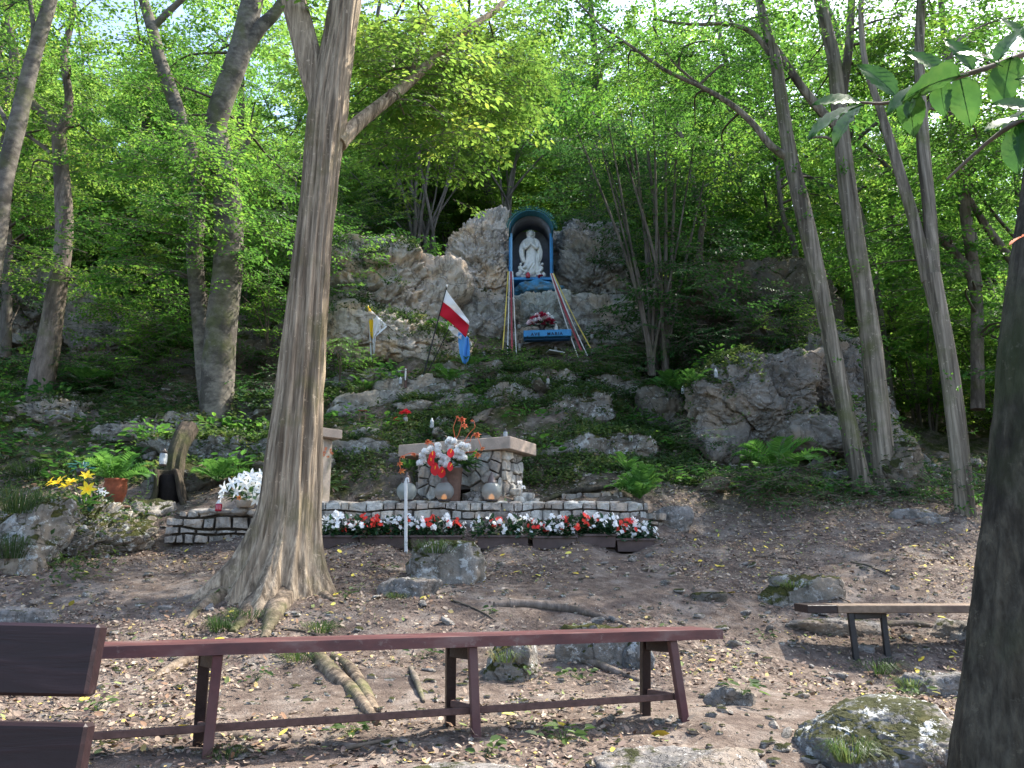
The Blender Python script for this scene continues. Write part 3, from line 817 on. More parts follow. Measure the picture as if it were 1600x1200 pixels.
# --- the big fluted trunk in the middle
def flute(th, u, c):
    h = c[2]
    low = max(0, 1 - (h - .35) / 1.1)
    p = np.stack([np.cos(th) * 1.5, np.sin(th) * 1.5, np.full(len(th), h * .22)], 1)
    q = np.stack([np.cos(th + h * .10) * 4.2, np.sin(th + h * .10) * 4.2, np.full(len(th), h * .30)], 1)
    n = fbm(q, 3, 5)
    r = 1 + .11 * fbm(p, 2, 6) + .15 * (.40 - np.abs(n) * 1.7) + .02 * fbm(q * 3, 2, 9)
    r += .045 * (.35 - np.abs(fbm(np.stack([np.cos(th) * 11, np.sin(th) * 11, np.full(len(th), h * 1.1)], 1), 2, 21)) * 1.8)
    r += low ** 2 * .45 * np.maximum(0, np.cos(5 * th + .7)) ** 1.5 + low * .06 * n
    return r
big_tree('hornbeam_tree', 'tall forked hornbeam with fluted pale trunk and spreading roots before the stone wall', 'bark_main', 6.6,
  [(420, 975, 108), (427, 925, 80), (436, 880, 62), (444, 840, 52), (452, 790, 45), (458, 730, 42), (466, 650, 39), (475, 560, 37), (484, 460, 33), (493, 360, 31), (502, 270, 31), (510, 190, 34), (520, 120, 31), (532, 50, 27), (543, -20, 27), (560, -140, 24), (580, -300, 18)],
  [[(512, 190, 22), (488, 110, 23), (472, 50, 22), (456, -10, 21), (440, -90, 18), (410, -220, 12)],
   [(528, 225, 15), (560, 192, 12, 6.8), (600, 160, 10.5, 7.0), (640, 128, 9, 7.3), (690, 82, 7.5, 7.6), (740, 40, 6, 7.9), (780, 10, 5, 8.2), (830, -50, 4, 8.6)],
   [(640, 128, 5, 7.3), (655, 70, 3.5, 7.5), (670, 10, 2.5, 7.8)],
   [(545, -60, 12), (640, -160, 10, 6.8), (760, -260, 6, 7.2)]],
  [(600, 140, 7.8, 85, 42, .7, 9, 12), (700, 135, 8.2, 80, 45, .8, 9, 13), (640, 60, 8.0, 110, 40, .8, 8, 12), (780, 70, 8.6, 75, 55, .8, 6, 10), (660, 205, 7.6, 60, 22, .5, 5, 9),
   (440, -150, 6.6, 260, 80, 1.6, 8, 11), (760, -180, 7.6, 220, 90, 1.8, 7, 11)],
  leaf='leaf_light', seg=110, step=.045, radf=flute, detail=1, leafk=.95, maxbr=16)
tree0 = [o for o in SC.objects if o.name == 'hornbeam_tree'][0]
def root(parent, pts, label=None, matn='bark_main', lift=.4, seg=8):
    P, Rr = [], []
    for (px, py, r) in pts:
        g = ghit(px, py); m = M(g.y); g.z = zt(g.x, g.y) + r * m * lift; P.append(g); Rr.append(r * m)
    q, qr = smooth_path(P, Rr, .05); mb = MB(); tube(mb, q, qr, seg, bark_f(int(pts[0][0]) % 50, .22, 1.6, 3))
    if parent: return part('root', mb, MAT[matn], parent, True)
    return single('exposed_root', mb, MAT[matn], label, 'tree root', 'bare roots crossing the path', smooth=True)
root(tree0, [(408, 880, 34), (376, 905, 25), (345, 932, 16), (312, 955, 8), (290, 975, 3)], matn='bark_root', lift=-.1)
root(tree0, [(424, 900, 34), (404, 932, 24), (384, 962, 14), (362, 990, 6)], matn='bark_root', lift=-.1)
root(tree0, [(448, 900, 36), (438, 940, 24), (424, 972, 14), (412, 1000, 6)], matn='bark_root', lift=-.1)
root(tree0, [(472, 880, 28), (486, 905, 18), (500, 925, 9), (520, 940, 3)], matn='bark_root', lift=-.1)
root(None, [(478, 1010, 8), (500, 1035, 12), (525, 1062, 13), (552, 1085, 11), (575, 1112, 8), (592, 1135, 4)], 'thick twisted root behind the long bench below the big trunk', 'bark_root', lift=.05)
root(None, [(520, 1028, 6), (545, 1045, 9), (566, 1078, 9), (585, 1112, 6)], 'thinner root running along the right side of the thick twisted one', 'bark_root', lift=.2)
root(None, [(345, 1012, 7), (300, 1030, 9), (262, 1050, 8), (226, 1072, 3)], 'root angling down to the left behind the left bench leg', 'bark_root', lift=.1)
root(None, [(772, 948, 5), (810, 948, 8), (850, 950, 8), (900, 958, 7), (950, 970, 4), (985, 980, 2)], 'long dark root lying across the middle of the path', 'bark_brown')
root(None, [(850, 1028, 3), (885, 1030, 6), (920, 1038, 7), (960, 1052, 6), (1000, 1066, 3)], 'dark root behind the right half of the long bench', 'bark_brown')
root(None, [(1320, 976, 3), (1370, 980, 6), (1420, 978, 5), (1470, 984, 3)], 'thin dark root behind the seat of the right bench', 'bark_brown')
root(None, [(1080, 935, 3), (1110, 930, 7), (1135, 938, 4)], 'short dark root hump in the upper right part of the path', 'bark_brown')
root(None, [(640, 1045, 2), (648, 1065, 5), (656, 1085, 4), (662, 1100, 2)], 'short dark stick shaped root left of the middle bench leg', 'bark_brown', lift=1)
root(None, [(840, 790, 3), (880, 778, 4), (920, 772, 5), (960, 765, 3)], 'dark dead branch lying behind the stone wall left of the fern', 'bark_dark', lift=1.5)
root(None, [(20, 1168, 5), (160, 1160, 7), (330, 1150, 9), (480, 1160, 9), (620, 1178, 6)], 'low earthy root ridge under the lower rail of the long bench', 'bark_brown', lift=-.2)

# --- left group
big_tree('beech_tree', 'pale smooth trunk with a kink, thicker one of the pair left of the big trunk', 'bark_grey', 11.4,
  [(338, 690, 32), (338, 665, 27), (340, 600, 25), (347, 500, 24), (356, 420, 23), (357, 340, 23), (350, 270, 20), (338, 205, 18), (345, 165, 19), (372, 90, 19), (390, 20, 19), (408, -60, 17), (430, -180, 12)],
  [[(378, 85, 13), (405, 45, 12), (430, 20, 10), (455, -20, 7)], [(352, 250, 5), (375, 240, 4), (400, 200, 3)]],
  [(330, 290, 11.0, 90, 60, .9, 7, 10), (250, 190, 11.5, 110, 60, 1, 7, 10), (420, 230, 12.5, 70, 90, 1, 6, 10), (300, 60, 11.5, 120, 60, 1.2, 6, 9), (430, -120, 11, 260, 70, 2, 5, 10), (290, 370, 10.8, 110, 45, .7, 7, 10)],
  seg=20, amp=.03)
big_tree('beech_tree', 'thinner darker trunk of the pair leaning away to the left', 'bark_grey', 11.6,
  [(330, 640, 16), (322, 600, 14), (314, 500, 14), (304, 400, 13), (308, 310, 14), (301, 250, 12), (275, 165, 12), (252, 100, 11), (236, 40, 10), (222, -10, 8), (200, -120, 5)],
  [[(238, 45, 6), (262, 20, 6), (300, -15, 4)], [(300, 240, 4), (270, 230, 3), (235, 235, 2)]],
  [(270, 270, 11.2, 60, 60, .7, 5, 10), (200, 110, 11.8, 110, 60, 1.2, 7, 10), (260, 430, 11.3, 90, 50, .6, 5, 9), (200, -90, 11.8, 180, 60, 1.6, 3, 10)], leaf='leaf', seg=16, amp=.04)
big_tree('forked_tree', 'dark leaning trunk at far left that forks into two below the canopy', 'bark_brown', 12.2,
  [(55, 650, 24), (60, 620, 19), (75, 540, 18), (90, 450, 15), (100, 370, 13), (98, 300, 13), (92, 212, 11)],
  [[(92, 214, 10), (72, 182, 9), (50, 160, 7), (32, 110, 6), (16, 50, 5), (2, -20, 4)], [(93, 212, 8), (108, 160, 7), (100, 90, 6), (112, 30, 5), (118, -40, 4)], [(80, 240, 4), (55, 220, 3), (30, 205, 2)]],
  [(60, 130, 12.2, 110, 60, 1, 7, 10), (130, 230, 12.8, 90, 60, 1, 6, 9), (110, 30, 12.4, 120, 50, 1.4, 7, 9), (60, 400, 11.8, 100, 50, .7, 6, 9), (30, 290, 12.5, 80, 50, .7, 5, 9)], leaf='leaf_light', seg=16, amp=.08)
big_tree('slender_tree', 'slanting pale trunk cut by the left edge of the picture', 'bark_grey', 9.6,
  [(-75, 720, 20), (-30, 520, 16), (-8, 390, 14), (8, 280, 13), (28, 190, 14), (52, 90, 12), (76, 10, 11), (100, -80, 9)],
  [[(50, 95, 5), (52, 40, 4), (45, -10, 3)], [(20, 210, 4), (-20, 130, 3), (-50, 60, 2)]],
  [(60, -60, 9.6, 160, 70, 1.4, 8, 10), (0, 60, 10.4, 80, 60, .8, 5, 9)], seg=16, amp=.06)
big_tree('slender_tree', 'very thin dark stem at the left edge beside the slanting pale trunk', 'bark_bg', 13.5,
  [(8, 560, 9), (12, 420, 8), (8, 300, 8), (10, 180, 7), (20, 90, 6), (10, 0, 5)], [[(12, 200, 3), (40, 150, 3), (60, 110, 2)]],
  [(60, 330, 13, 90, 50, .7, 5, 9), (0, 200, 13.4, 90, 70, .7, 5, 9)], seg=8)

# --- right group
RT = 'bark_right'
big_tree('hornbeam_tree', 'leaning striped trunk with a long limb reaching left, first of the right hand trunks', RT, 10.0,
  [(1348, 770, 18), (1340, 735, 15), (1325, 660, 13), (1300, 540, 12.5), (1275, 420, 12.5), (1250, 310, 13), (1236, 250, 12), (1222, 170, 11), (1212, 95, 10), (1196, 40, 8), (1178, -40, 6), (1150, -160, 4)],
  [[(1236, 250, 7), (1205, 228, 6), (1178, 195, 5.5), (1145, 165, 5), (1100, 138, 4), (1040, 110, 3.2), (990, 75, 2.6), (940, 40, 2), (900, 0, 1.4)],
   [(1210, 95, 5), (1180, 55, 4.5), (1140, 38, 3.5), (1080, 38, 2.5), (1020, 30, 2)], [(1100, 138, 2.5), (1050, 95, 2), (1020, 40, 1.5)]],
  [(1120, 90, 10.4, 110, 50, .9, 7, 10), (1000, 130, 11, 110, 60, 1, 8, 11), (1190, 20, 10, 60, 40, .6, 4, 9), (1110, 200, 11.5, 90, 60, .9, 7, 10), (1100, -120, 10, 240, 70, 2, 6, 11)], seg=24, amp=.09, sprout=26)
big_tree('hornbeam_tree', 'striped grey trunk forking high up, beside the first of the right hand trunks', RT, 10.1,
  [(1392, 790, 24), (1385, 760, 19), (1376, 680, 17), (1364, 560, 16), (1350, 460, 15), (1335, 370, 14.5), (1322, 270, 14), (1312, 180, 13), (1304, 100, 11), (1290, 40, 10), (1274, -30, 9), (1250, -160, 6)],
  [[(1312, 170, 8), (1322, 110, 7.5), (1328, 50, 7), (1332, -30, 6)], [(1308, 200, 7), (1280, 170, 8), (1252, 135, 7), (1222, 90, 6), (1195, 50, 4)], [(1318, 230, 3), (1290, 214, 2.5), (1262, 216, 2)]],
  [(1330, 70, 10.5, 100, 60, 1, 7, 10), (1260, 210, 11.5, 70, 60, .9, 4, 9), (1400, 150, 11, 90, 80, 1, 7, 10), (1350, -120, 10.2, 260, 70, 2, 6, 11)], seg=24, amp=.08, sprout=26)
big_tree('hornbeam_tree', 'dark slim trunk that splits in two, third of the right hand trunks', RT, 9.2,
  [(1512, 830, 18), (1508, 795, 14), (1498, 690, 14), (1484, 580, 13.5), (1470, 500, 13), (1455, 430, 15)],
  [[(1450, 440, 10), (1432, 360, 9), (1412, 290, 8.5), (1392, 225, 7.5), (1375, 170, 6), (1352, 100, 5), (1345, 20, 4.5), (1350, -60, 4)],
   [(1458, 430, 11), (1452, 330, 10), (1444, 250, 10), (1440, 180, 9), (1436, 90, 8), (1440, -20, 7)], [(1440, 190, 4), (1470, 120, 4), (1500, 60, 3)]],
  [(1450, 60, 9.6, 110, 70, 1, 8, 10), (1520, 180, 10, 80, 70, .9, 7, 10), (1540, 50, 10.5, 110, 60, 1, 10, 11), (1600, 150, 10.5, 60, 80, 1, 6, 10), (1400, 260, 11, 80, 60, .8, 5, 9), (1480, -100, 9.4, 220, 60, 2, 5, 10)], seg=22, amp=.08, sprout=12)
big_tree('slender_tree', 'crooked dark tree with two leaning arms between the third trunk and the near one', 'bark_brown', 12.5,
  [(1524, 450, 11), (1518, 400, 9), (1508, 330, 9), (1500, 260, 8), (1482, 180, 7), (1478, 90, 6), (1470, 0, 5)],
  [[(1528, 640, 12), (1527, 560, 11), (1524, 450, 10), (1496, 400, 7), (1460, 362, 7), (1425, 320, 5), (1395, 270, 4), (1350, 225, 3)], [(1590, 420, 7), (1560, 380, 7), (1535, 345, 6), (1515, 310, 4)]],
  [(1560, 260, 12.2, 90, 70, .9, 7, 10), (1400, 390, 12.4, 90, 60, .9, 6, 10), (1580, 450, 11.5, 70, 60, .9, 5, 10)], seg=10)
big_tree('slender_tree', 'thin crooked dark stem in the green gap right of the hazel stems', 'bark_brown', 14.5,
  [(1252, 520, 7), (1246, 440, 7), (1240, 380, 5), (1222, 330, 4), (1215, 260, 3)], [], [(1230, 300, 14.5, 90, 50, 1, 5, 9)], seg=8, leaf='leaf_light')
big_tree('slender_tree', 'thin bent stem standing just left of the first right hand trunk', 'bark_brown', 14.0,
  [(1092, 420, 6), (1095, 370, 5), (1100, 330, 5), (1085, 300, 5), (1078, 250, 4), (1060, 200, 3)], [[(1085, 300, 2), (1120, 280, 2), (1150, 260, 1.5)]], [(1080, 230, 14, 90, 60, 1, 6, 9)], seg=8)

# --- near trunk at the right edge
def nearbark(th, u, c):
    p = np.stack([np.cos(th) * 6, np.sin(th) * 6, np.full(len(th), c[2] * 2.6)], 1)
    q = np.stack([np.cos(th) * 1.5, np.sin(th) * 1.5, np.full(len(th), c[2] * 1.2)], 1)
    return 1 + .085 * (.4 - np.abs(fbm(p, 3, 4, .6))) + .06 * fbm(q, 2, 14)
big_tree('near_tree', 'very dark rough trunk close by at the right edge of the picture', 'bark_dark', 2.35,
  [(1596, 1500, 96), (1592, 1220, 84), (1592, 1080, 72), (1598, 940, 66), (1606, 820, 62), (1614, 680, 59), (1622, 560, 56), (1634, 430, 52), (1650, 300, 50), (1664, 180, 48), (1690, 0, 44), (1720, -300, 40)],
  [[(1655, 300, 22), (1720, 150, 16), (1800, -20, 10)]], [], seg=110, step=.015, radf=nearbark)

# ------------------------------------------------------------------ hazel multi-stem clumps
def hazel(label, D, base, stems, blobs, leaf='leaf', r=(3, 5.5), group='multi stemmed hazels on the cliff', mat='bark_bg'):
    b = PX(base[0], base[1], D); t = thing('hazel_bush', b, label, 'bush', group)
    for (ex, ey) in stems:
        bx = base[0] + CR.uniform(-1, 1) * base[2]; rr = CR.uniform(*r)
        mid = ((bx * .55 + ex * .45) + CR.normal(0, 5), base[1] * .5 + ey * .5)
        d2 = D + CR.uniform(-1, 1)
        q, qr = smooth_path([PX(bx, base[1] + 12, D + (d2 - D) * .15), PX(bx * .8 + mid[0] * .2, base[1] * .72 + mid[1] * .28, D + (d2 - D) * .3), PX(*mid, D + (d2 - D) * .6), PX(ex, ey, d2)], [rr * M(D), rr * .85 * M(D), rr * .65 * M(D), rr * .3 * M(D)], .25)
        mb = MB(); tube(mb, q, qr, 6, bark_f(CR.randint(50), .08)); part('stem', mb, MAT[mat], t, True)
    mb = MB()
    crown_mesh(mb, CR, [(tuple(PX(x, y, d)), (rx * M(d), rz, ry * M(d)), nc, per, .3) for (x, y, d, rx, ry, rz, nc, per) in blobs], 1.0)
    part('crown', mb, [MAT[leaf], MAT['twig']], t)
    return t
hazel('fan of dark stems rising over the cliff left of the blue niche', 15.8, (660, 385, 22), [(560, 200), (590, 180), (610, 230), (625, 170), (640, 150), (655, 190), (668, 160), (680, 150), (700, 170), (715, 200), (735, 180), (760, 230), (690, 220), (540, 260)],
  [(620, 210, 15.6, 110, 50, 1.2, 8, 11), (740, 200, 16, 80, 50, 1.2, 6, 11), (560, 300, 15.5, 70, 50, .9, 5, 10), (700, 130, 16, 130, 50, 1.2, 8, 11)], 'leaf_light', (2.2, 4.2))
hazel('clump of thin stems on the rock top just above the blue niche', 17.0, (792, 330, 14), [(730, 180), (755, 170), (780, 190), (800, 160), (815, 200), (840, 190), (860, 230)],
  [(790, 190, 16.8, 90, 45, 1, 7, 11), (850, 240, 16.6, 60, 40, .9, 5, 11), (860, 130, 16.8, 110, 50, 1.2, 8, 11)], 'leaf', (2, 4))
hazel('tall hazel with many pale stems right of the shrine', 12.6, (1030, 575, 16), [(900, 200), (925, 170), (950, 190), (965, 150), (985, 170), (1000, 140), (1020, 150), (1040, 170), (1060, 160), (1085, 220), (1010, 210), (975, 240), (940, 230), (1105, 260)],
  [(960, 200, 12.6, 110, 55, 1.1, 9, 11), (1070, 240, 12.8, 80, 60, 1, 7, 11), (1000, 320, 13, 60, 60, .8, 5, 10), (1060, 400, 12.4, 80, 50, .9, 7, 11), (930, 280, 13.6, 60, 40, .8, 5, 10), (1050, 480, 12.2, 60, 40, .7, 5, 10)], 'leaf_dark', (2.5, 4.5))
hazel('hazel sprouting behind the big fluted trunk on its left', 14.8, (455, 420, 18), [(400, 240), (420, 220), (440, 260), (470, 240)],
  [(420, 300, 14.6, 70, 60, 1, 7, 10), (430, 410, 13.8, 60, 50, .8, 6, 10), (560, 390, 14.2, 60, 40, .7, 5, 10)], 'leaf', (2.5, 4))

# ------------------------------------------------------------------ shrubs close to the rocks
def shrub(label, blobs, leaf='leaf', group='shrubs growing among the rocks', leafk=1.0, cat='shrub'):
    px, py, d = blobs[0][:3]; base = PX(px, py, d)
    t = thing('shrub', base, label, cat, group); mb = MB()
    C = crown_mesh(mb, CR, [(tuple(PX(x, y, d)), (rx * M(d), rz, ry * M(d)), nc, per, .22) for (x, y, d, rx, ry, rz, nc, per) in blobs], leafk, .8)
    part('foliage', mb, [MAT[leaf], MAT['twig']], t)
    for c in C[::4]:
        a = np.array(base) + np.array([0, .1, -blobs[0][4] * M(d)])
        q, qr = smooth_path([a, (a + c) / 2 + np.array([.05, 0, .1]), c], [.012, .009, .004], .2)
        mb = MB(); tube(mb, q, qr, 5); part('stem', mb, MAT['twig'], t, True)
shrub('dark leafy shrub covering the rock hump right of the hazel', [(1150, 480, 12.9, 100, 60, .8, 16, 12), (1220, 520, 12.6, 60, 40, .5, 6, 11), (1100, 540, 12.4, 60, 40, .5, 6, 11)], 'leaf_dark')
shrub('light green shrub hanging over the rocks between the two left groups of trunks', [(210, 480, 13.3, 100, 55, .8, 12, 11), (290, 500, 12.8, 50, 40, .5, 5, 10)], 'leaf')
shrub('medium green shrub between the forked trunk and the paired trunks, lower one', [(180, 560, 12.7, 90, 40, .6, 10, 10), (260, 540, 12.9, 60, 40, .5, 5, 9)], 'leaf')
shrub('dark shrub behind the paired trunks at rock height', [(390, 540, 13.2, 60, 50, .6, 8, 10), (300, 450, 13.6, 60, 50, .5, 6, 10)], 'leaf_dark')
shrub('thin leafy shrub at the left edge above the grassy rock', [(10, 620, 12.2, 60, 40, .6, 7, 9)], 'leaf', leafk=.85)
shrub('sprawling green plant on the ledge above the altar', [(820, 575, 12.6, 60, 18, .4, 7, 8), (740, 575, 12.6, 40, 16, .3, 4, 8)], 'leaf', leafk=.8)
shrub('low green plant under the right ribbons', [(930, 575, 12.9, 50, 18, .4, 6, 8), (985, 590, 12.6, 34, 20, .3, 4, 8)], 'leaf_dark', leafk=.8)
shrub('small leafy bush between the big trunk and the pale rock face', [(530, 560, 12.4, 24, 40, .4, 6, 9)], 'leaf', leafk=.8)
shrub('low shrub behind the forked trunk at far left', [(30, 440, 13.6, 90, 40, .8, 8, 10), (-20, 540, 13, 60, 40, .6, 4, 9)], 'leaf_dark')
shrub('bright leafy sapling just left of the big fluted trunk', [(420, 470, 12.4, 55, 70, .5, 9, 9), (400, 380, 12.6, 60, 50, .5, 6, 9)], 'leaf')
shrub('sapling with pale green leaves on the cliff top right behind the big trunk', [(560, 400, 13.6, 40, 50, .5, 6, 9), (530, 470, 13.2, 30, 40, .4, 4, 8)], 'leaf')
shrub('dark bush on the cliff top left of the hazel fan', [(600, 340, 16.2, 100, 35, .8, 10, 12), (520, 350, 15.5, 60, 40, .6, 6, 10)], 'leaf_dark')
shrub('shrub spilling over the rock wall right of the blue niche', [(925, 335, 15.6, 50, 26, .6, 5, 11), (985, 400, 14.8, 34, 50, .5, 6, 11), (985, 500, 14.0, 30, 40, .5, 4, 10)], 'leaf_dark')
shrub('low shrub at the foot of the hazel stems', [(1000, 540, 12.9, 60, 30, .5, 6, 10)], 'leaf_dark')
shrub('yellowish bush on the right outcrop behind the first right hand trunk', [(1250, 520, 12.4, 50, 40, .5, 5, 8), (1330, 540, 12.9, 50, 30, .5, 4, 8)], 'leaf_light')
shrub('dark bush hugging the roots of the double trunk', [(1370, 770, 9.9, 60, 26, .3, 8, 8), (1420, 750, 9.9, 30, 30, .3, 4, 8)], 'leaf_dark', leafk=.7)
shrub('rounded dark bush with tiny leaves in front of the grey outcrop', [(1190, 765, 9.7, 42, 30, .35, 12, 9), (1150, 740, 9.9, 24, 24, .25, 4, 8)], 'leaf_dark', leafk=.6)
shrub('small dark bush at the left foot of the grey outcrop', [(1105, 690, 10.9, 28, 30, .3, 6, 8)], 'leaf_dark', leafk=.7)
shrub('low dark plants under the paired trunks', [(270, 610, 12.2, 120, 26, .4, 10, 9), (400, 620, 12, 60, 26, .3, 5, 9)], 'leaf_dark', leafk=.8)
shrub('low dark plants below the forked trunk', [(130, 590, 12.8, 90, 30, .4, 8, 9)], 'leaf_dark', leafk=.8)

# ------------------------------------------------------------------ woodland beyond
def bg_tree_proto(name, label, seed, H, leaf, Rc, lean=0.0):
    R = np.random.RandomState(seed); t = thing(name, (0, 0, 0), label, 'tree', 'trees of the wood beyond the cliff')
    n = 7; P = [np.array([lean * H * (k / n) ** 1.5 + R.normal(0, .10) * (k > 0), R.normal(0, .12) * (k > 0), -1.0 + (H + 1) * k / n]) for k in range(n + 1)]
    q, qr = smooth_path(P, list(np.linspace(.15, .04, n + 1)), .5)
    mb = MB(); tube(mb, q, qr, 8, bark_f(seed, .07)); part('trunk', mb, MAT['bark_bg'], t, True)
    for k in range(6):
        a = q[int(len(q) * R.uniform(.3, .85))]; an = R.rand() * 6.28; L = R.uniform(1, 2.2)
        b = a + np.array([math.cos(an) * L, math.sin(an) * L, L * R.uniform(.5, 1.1)])
        qq, qqr = smooth_path([a, (a + b) / 2 + np.array([0, 0, -.12]), b], [.05, .035, .012], .3)
        mb = MB(); tube(mb, qq, qqr, 5); part('limb', mb, MAT['bark_bg'], t, True)
    mb = MB(); top = P[-1]
    crown_mesh(mb, R, [((top[0] * .7, 0, H * .62), (Rc, Rc, H * .36), 34, 8, .40), ((top[0] * .2, 0, H * .3), (Rc * .85, Rc * .85, H * .2), 12, 8, .42)], 1.25, 1.25, wk=.62)
    part('crown', mb, [MAT[leaf], MAT['twig']], t)
    return t
LB = ['slim tree with mid green leaves deep in the wood', 'slim tree with yellow green leaves deep in the wood', 'slim tree with dark green leaves deep in the wood', 'leaning slim tree deep in the wood']
protos = [bg_tree_proto('woodland_tree', LB[0], 101, 9.5, 'leaf_bg', 2.1), bg_tree_proto('woodland_tree', LB[1], 102, 8.0, 'leaf_light', 2.0, .06),
          bg_tree_proto('woodland_tree', LB[2], 103, 10.5, 'leaf', 2.2, -.05), bg_tree_proto('woodland_tree', LB[3], 104, 8.5, 'leaf_bg', 1.9, .16)]
BR = np.random.RandomState(21); spots = []
rows = [(18.3, 9, .62), (21, 10, .62), (25, 12, .64), (30, 13, .66), (36, 13, .70), (44, 14, .74), (54, 15, .8)]
for (Y, n, hw) in rows:
    for k in range(n):
        x = ((k + .5) / n * 2 - 1) * hw * Y * 1.25 + BR.uniform(-.8, .8); y = Y + BR.uniform(-1.2, 1.2)
        spots.append((x, y))
spots = [(x, y) for (x, y) in spots if not (18 > y and False)]
spots += [(7.2, 14.5), (9.5, 13.0), (10.5, 16), (8.6, 17.5), (-8.5, 16.2), (-11, 14.5), (-12, 17), (12.5, 12), (6.2, 17)]
first = [True] * 4
for i, (x, y) in enumerate(spots):
    k = BR.randint(4) if x < 1 else (0, 2, 2, 3, 1)[BR.randint(5)]; z = zt(x, y) - .1; s = BR.uniform(.72, 1.04); o = protos[k]
    if y > 28: s *= 1.15
    if first[k]: o.location = (x, y, z); o.rotation_euler.z = BR.rand() * 6.28; o.scale = (s,) * 3; first[k] = False
    else: copy_tree(o, (x, y, z), BR.rand() * 6.28, s)
# understorey bushes of the wood
def bg_bush(seed, leaf, label):
    R = np.random.RandomState(seed); t = thing('understorey_bush', (0, 0, 0), label, 'bush', 'bushes under the trees of the wood')
    for k in range(7):
        an = R.rand() * 6.28; L = R.uniform(.4, 1.1)
        q, qr = smooth_path([(math.cos(an) * .1, math.sin(an) * .1, -.3), (math.cos(an) * L * .4, math.sin(an) * L * .4, 1.2), (math.cos(an) * L, math.sin(an) * L, 2.6)], [.03, .02, .008], .4)
        mb = MB(); tube(mb, q, qr, 5); part('stem', mb, MAT['bark_bg'], t, True)
    mb = MB(); crown_mesh(mb, R, [((0, 0, 1.6), (1.3, 1.3, 1.5), 30, 9, .34)], 1.1, 1.05, wk=.62)
    part('foliage', mb, [MAT[leaf], MAT['twig']], t); return t
bp = [bg_bush(201, 'leaf_bg', 'leafy mid green bush under the trees of the wood'), bg_bush(202, 'leaf', 'leafy dark green bush under the trees of the wood'), bg_bush(203, 'leaf_light', 'leafy yellow green bush under the trees of the wood')]
first = [True] * 3; bs = []
for (Y, n, hw) in [(17.4, 11, .62), (19.5, 12, .62), (23, 14, .66), (28, 15, .68), (34, 16, .7), (42, 18, .75), (52, 20, .8)]:
    for k in range(n): bs.append((((k + .5) / n * 2 - 1) * hw * Y * 1.25 + BR.uniform(-.7, .7), Y + BR.uniform(-.9, .9)))
bs += [(8.3, 15.3), (9.5, 14.8), (11.5, 14.5), (7.3, 16.4), (10.4, 12.6), (-9.4, 15.4), (-7.4, 15.8), (-10.8, 16.2), (-6.2, 16.6), (-4.6, 16.4), (13, 16)]
for (x, y) in bs:
    if -1.8 < x < 1.6 and y < 17.6: continue
    k = BR.randint(3); z = zt(x, y); s = BR.uniform(.7, 1.25) * (1 + max(0, y - 24) * .014); o = bp[k]
    if first[k]: o.location = (x, y, z); o.scale = (s,) * 3; first[k] = False
    else: copy_tree(o, (x, y, z), BR.rand() * 6.28, s)
# the far wood that closes the view
R_ = np.random.RandomState(33); mb = MB(); n = 2600
x = R_.uniform(-75, 75, n); y = R_.uniform(62, 82, n); z = Zs(x, y) + R_.rand(n) ** .8 * 13
sprays(mb, np.stack([x, y, z], 1), R_.rand(n) * 6.28, R_.normal(0, .6, n), R_.normal(0, .6, n), R_.uniform(3.2, 5.2, n), R_, 1.5, wk=.8, twigs=False)
single('far_woods', mb, MAT['leaf_bg'], 'far green edge of the wood closing the view', 'woods', kind='stuff', org=(0, 0, 0))

# ------------------------------------------------------------------ undergrowth on slope and ledges
def scatter_on(n, x0, x1, y0, y1, R, thr, seed, f=.9):
    out = []
    for k in range(n):
        x = R.uniform(x0, x1); y = R.uniform(y0, y1)
        out.append((x, y))
    P = np.array(out); v = fbm(np.stack([P[:, 0] * f, P[:, 1] * f, P[:, 0] * 0 + seed], 1), 3, seed) + R.normal(size=n) * .15
    return P[v > thr]
ROCK_NAMES = ('ground', 'rock', 'cliff', 'boulder')
def surf(x, y):
    o = Vector((x, y, 13.0)); d = Vector((0, 0, -1))
    ok, loc, nor, i_, ob, _m = SC.ray_cast(DG, o, d)
    return loc, nor, ok
UR = np.random.RandomState(41)
mb = MB()
for (n, x0, x1, y0, y1, thr, L0) in [(15000, -4.6, 3.6, 9.9, 13.6, -.25, .055), (6500, -12, -3, 9.6, 15, -.15, .06), (2600, 2.5, 9.5, 9.9, 15, .0, .06), (500, -5.6, -3.6, 6.6, 8.8, -.1, .05)]:
    pts = scatter_on(n, x0, x1, y0, y1, UR, thr, 3); PP = []; NN = []
    for (x, y) in pts:
        loc, nor, ok = surf(x, y)
        if ok: PP.append(loc[:]); NN.append(nor[:])
    PP = np.array(PP); NN = np.array(NN); k = 6
    if not len(PP): continue
    P = np.repeat(PP, k, 0); N0 = np.repeat(NN, k, 0)
    X = rdir(len(P), .35, UR) + N0 * .35
    P = P + UR.normal(size=P.shape) * .03 + N0 * UR.uniform(.0, .08, (len(P), 1))
    Nn = N0 * .6 + np.array([0, -.15, .9]) + UR.normal(size=P.shape) * .35
    L = L0 * UR.uniform(.5, 1.3, len(P)); leaf_mb(mb, P, X, Nn, L, L * .6, 0, 0, .2)
single('undergrowth', mb, MAT['ivy'], 'small leafy plants creeping over the rocky slope', 'ground cover', kind='stuff', org=(0, 0, 0))
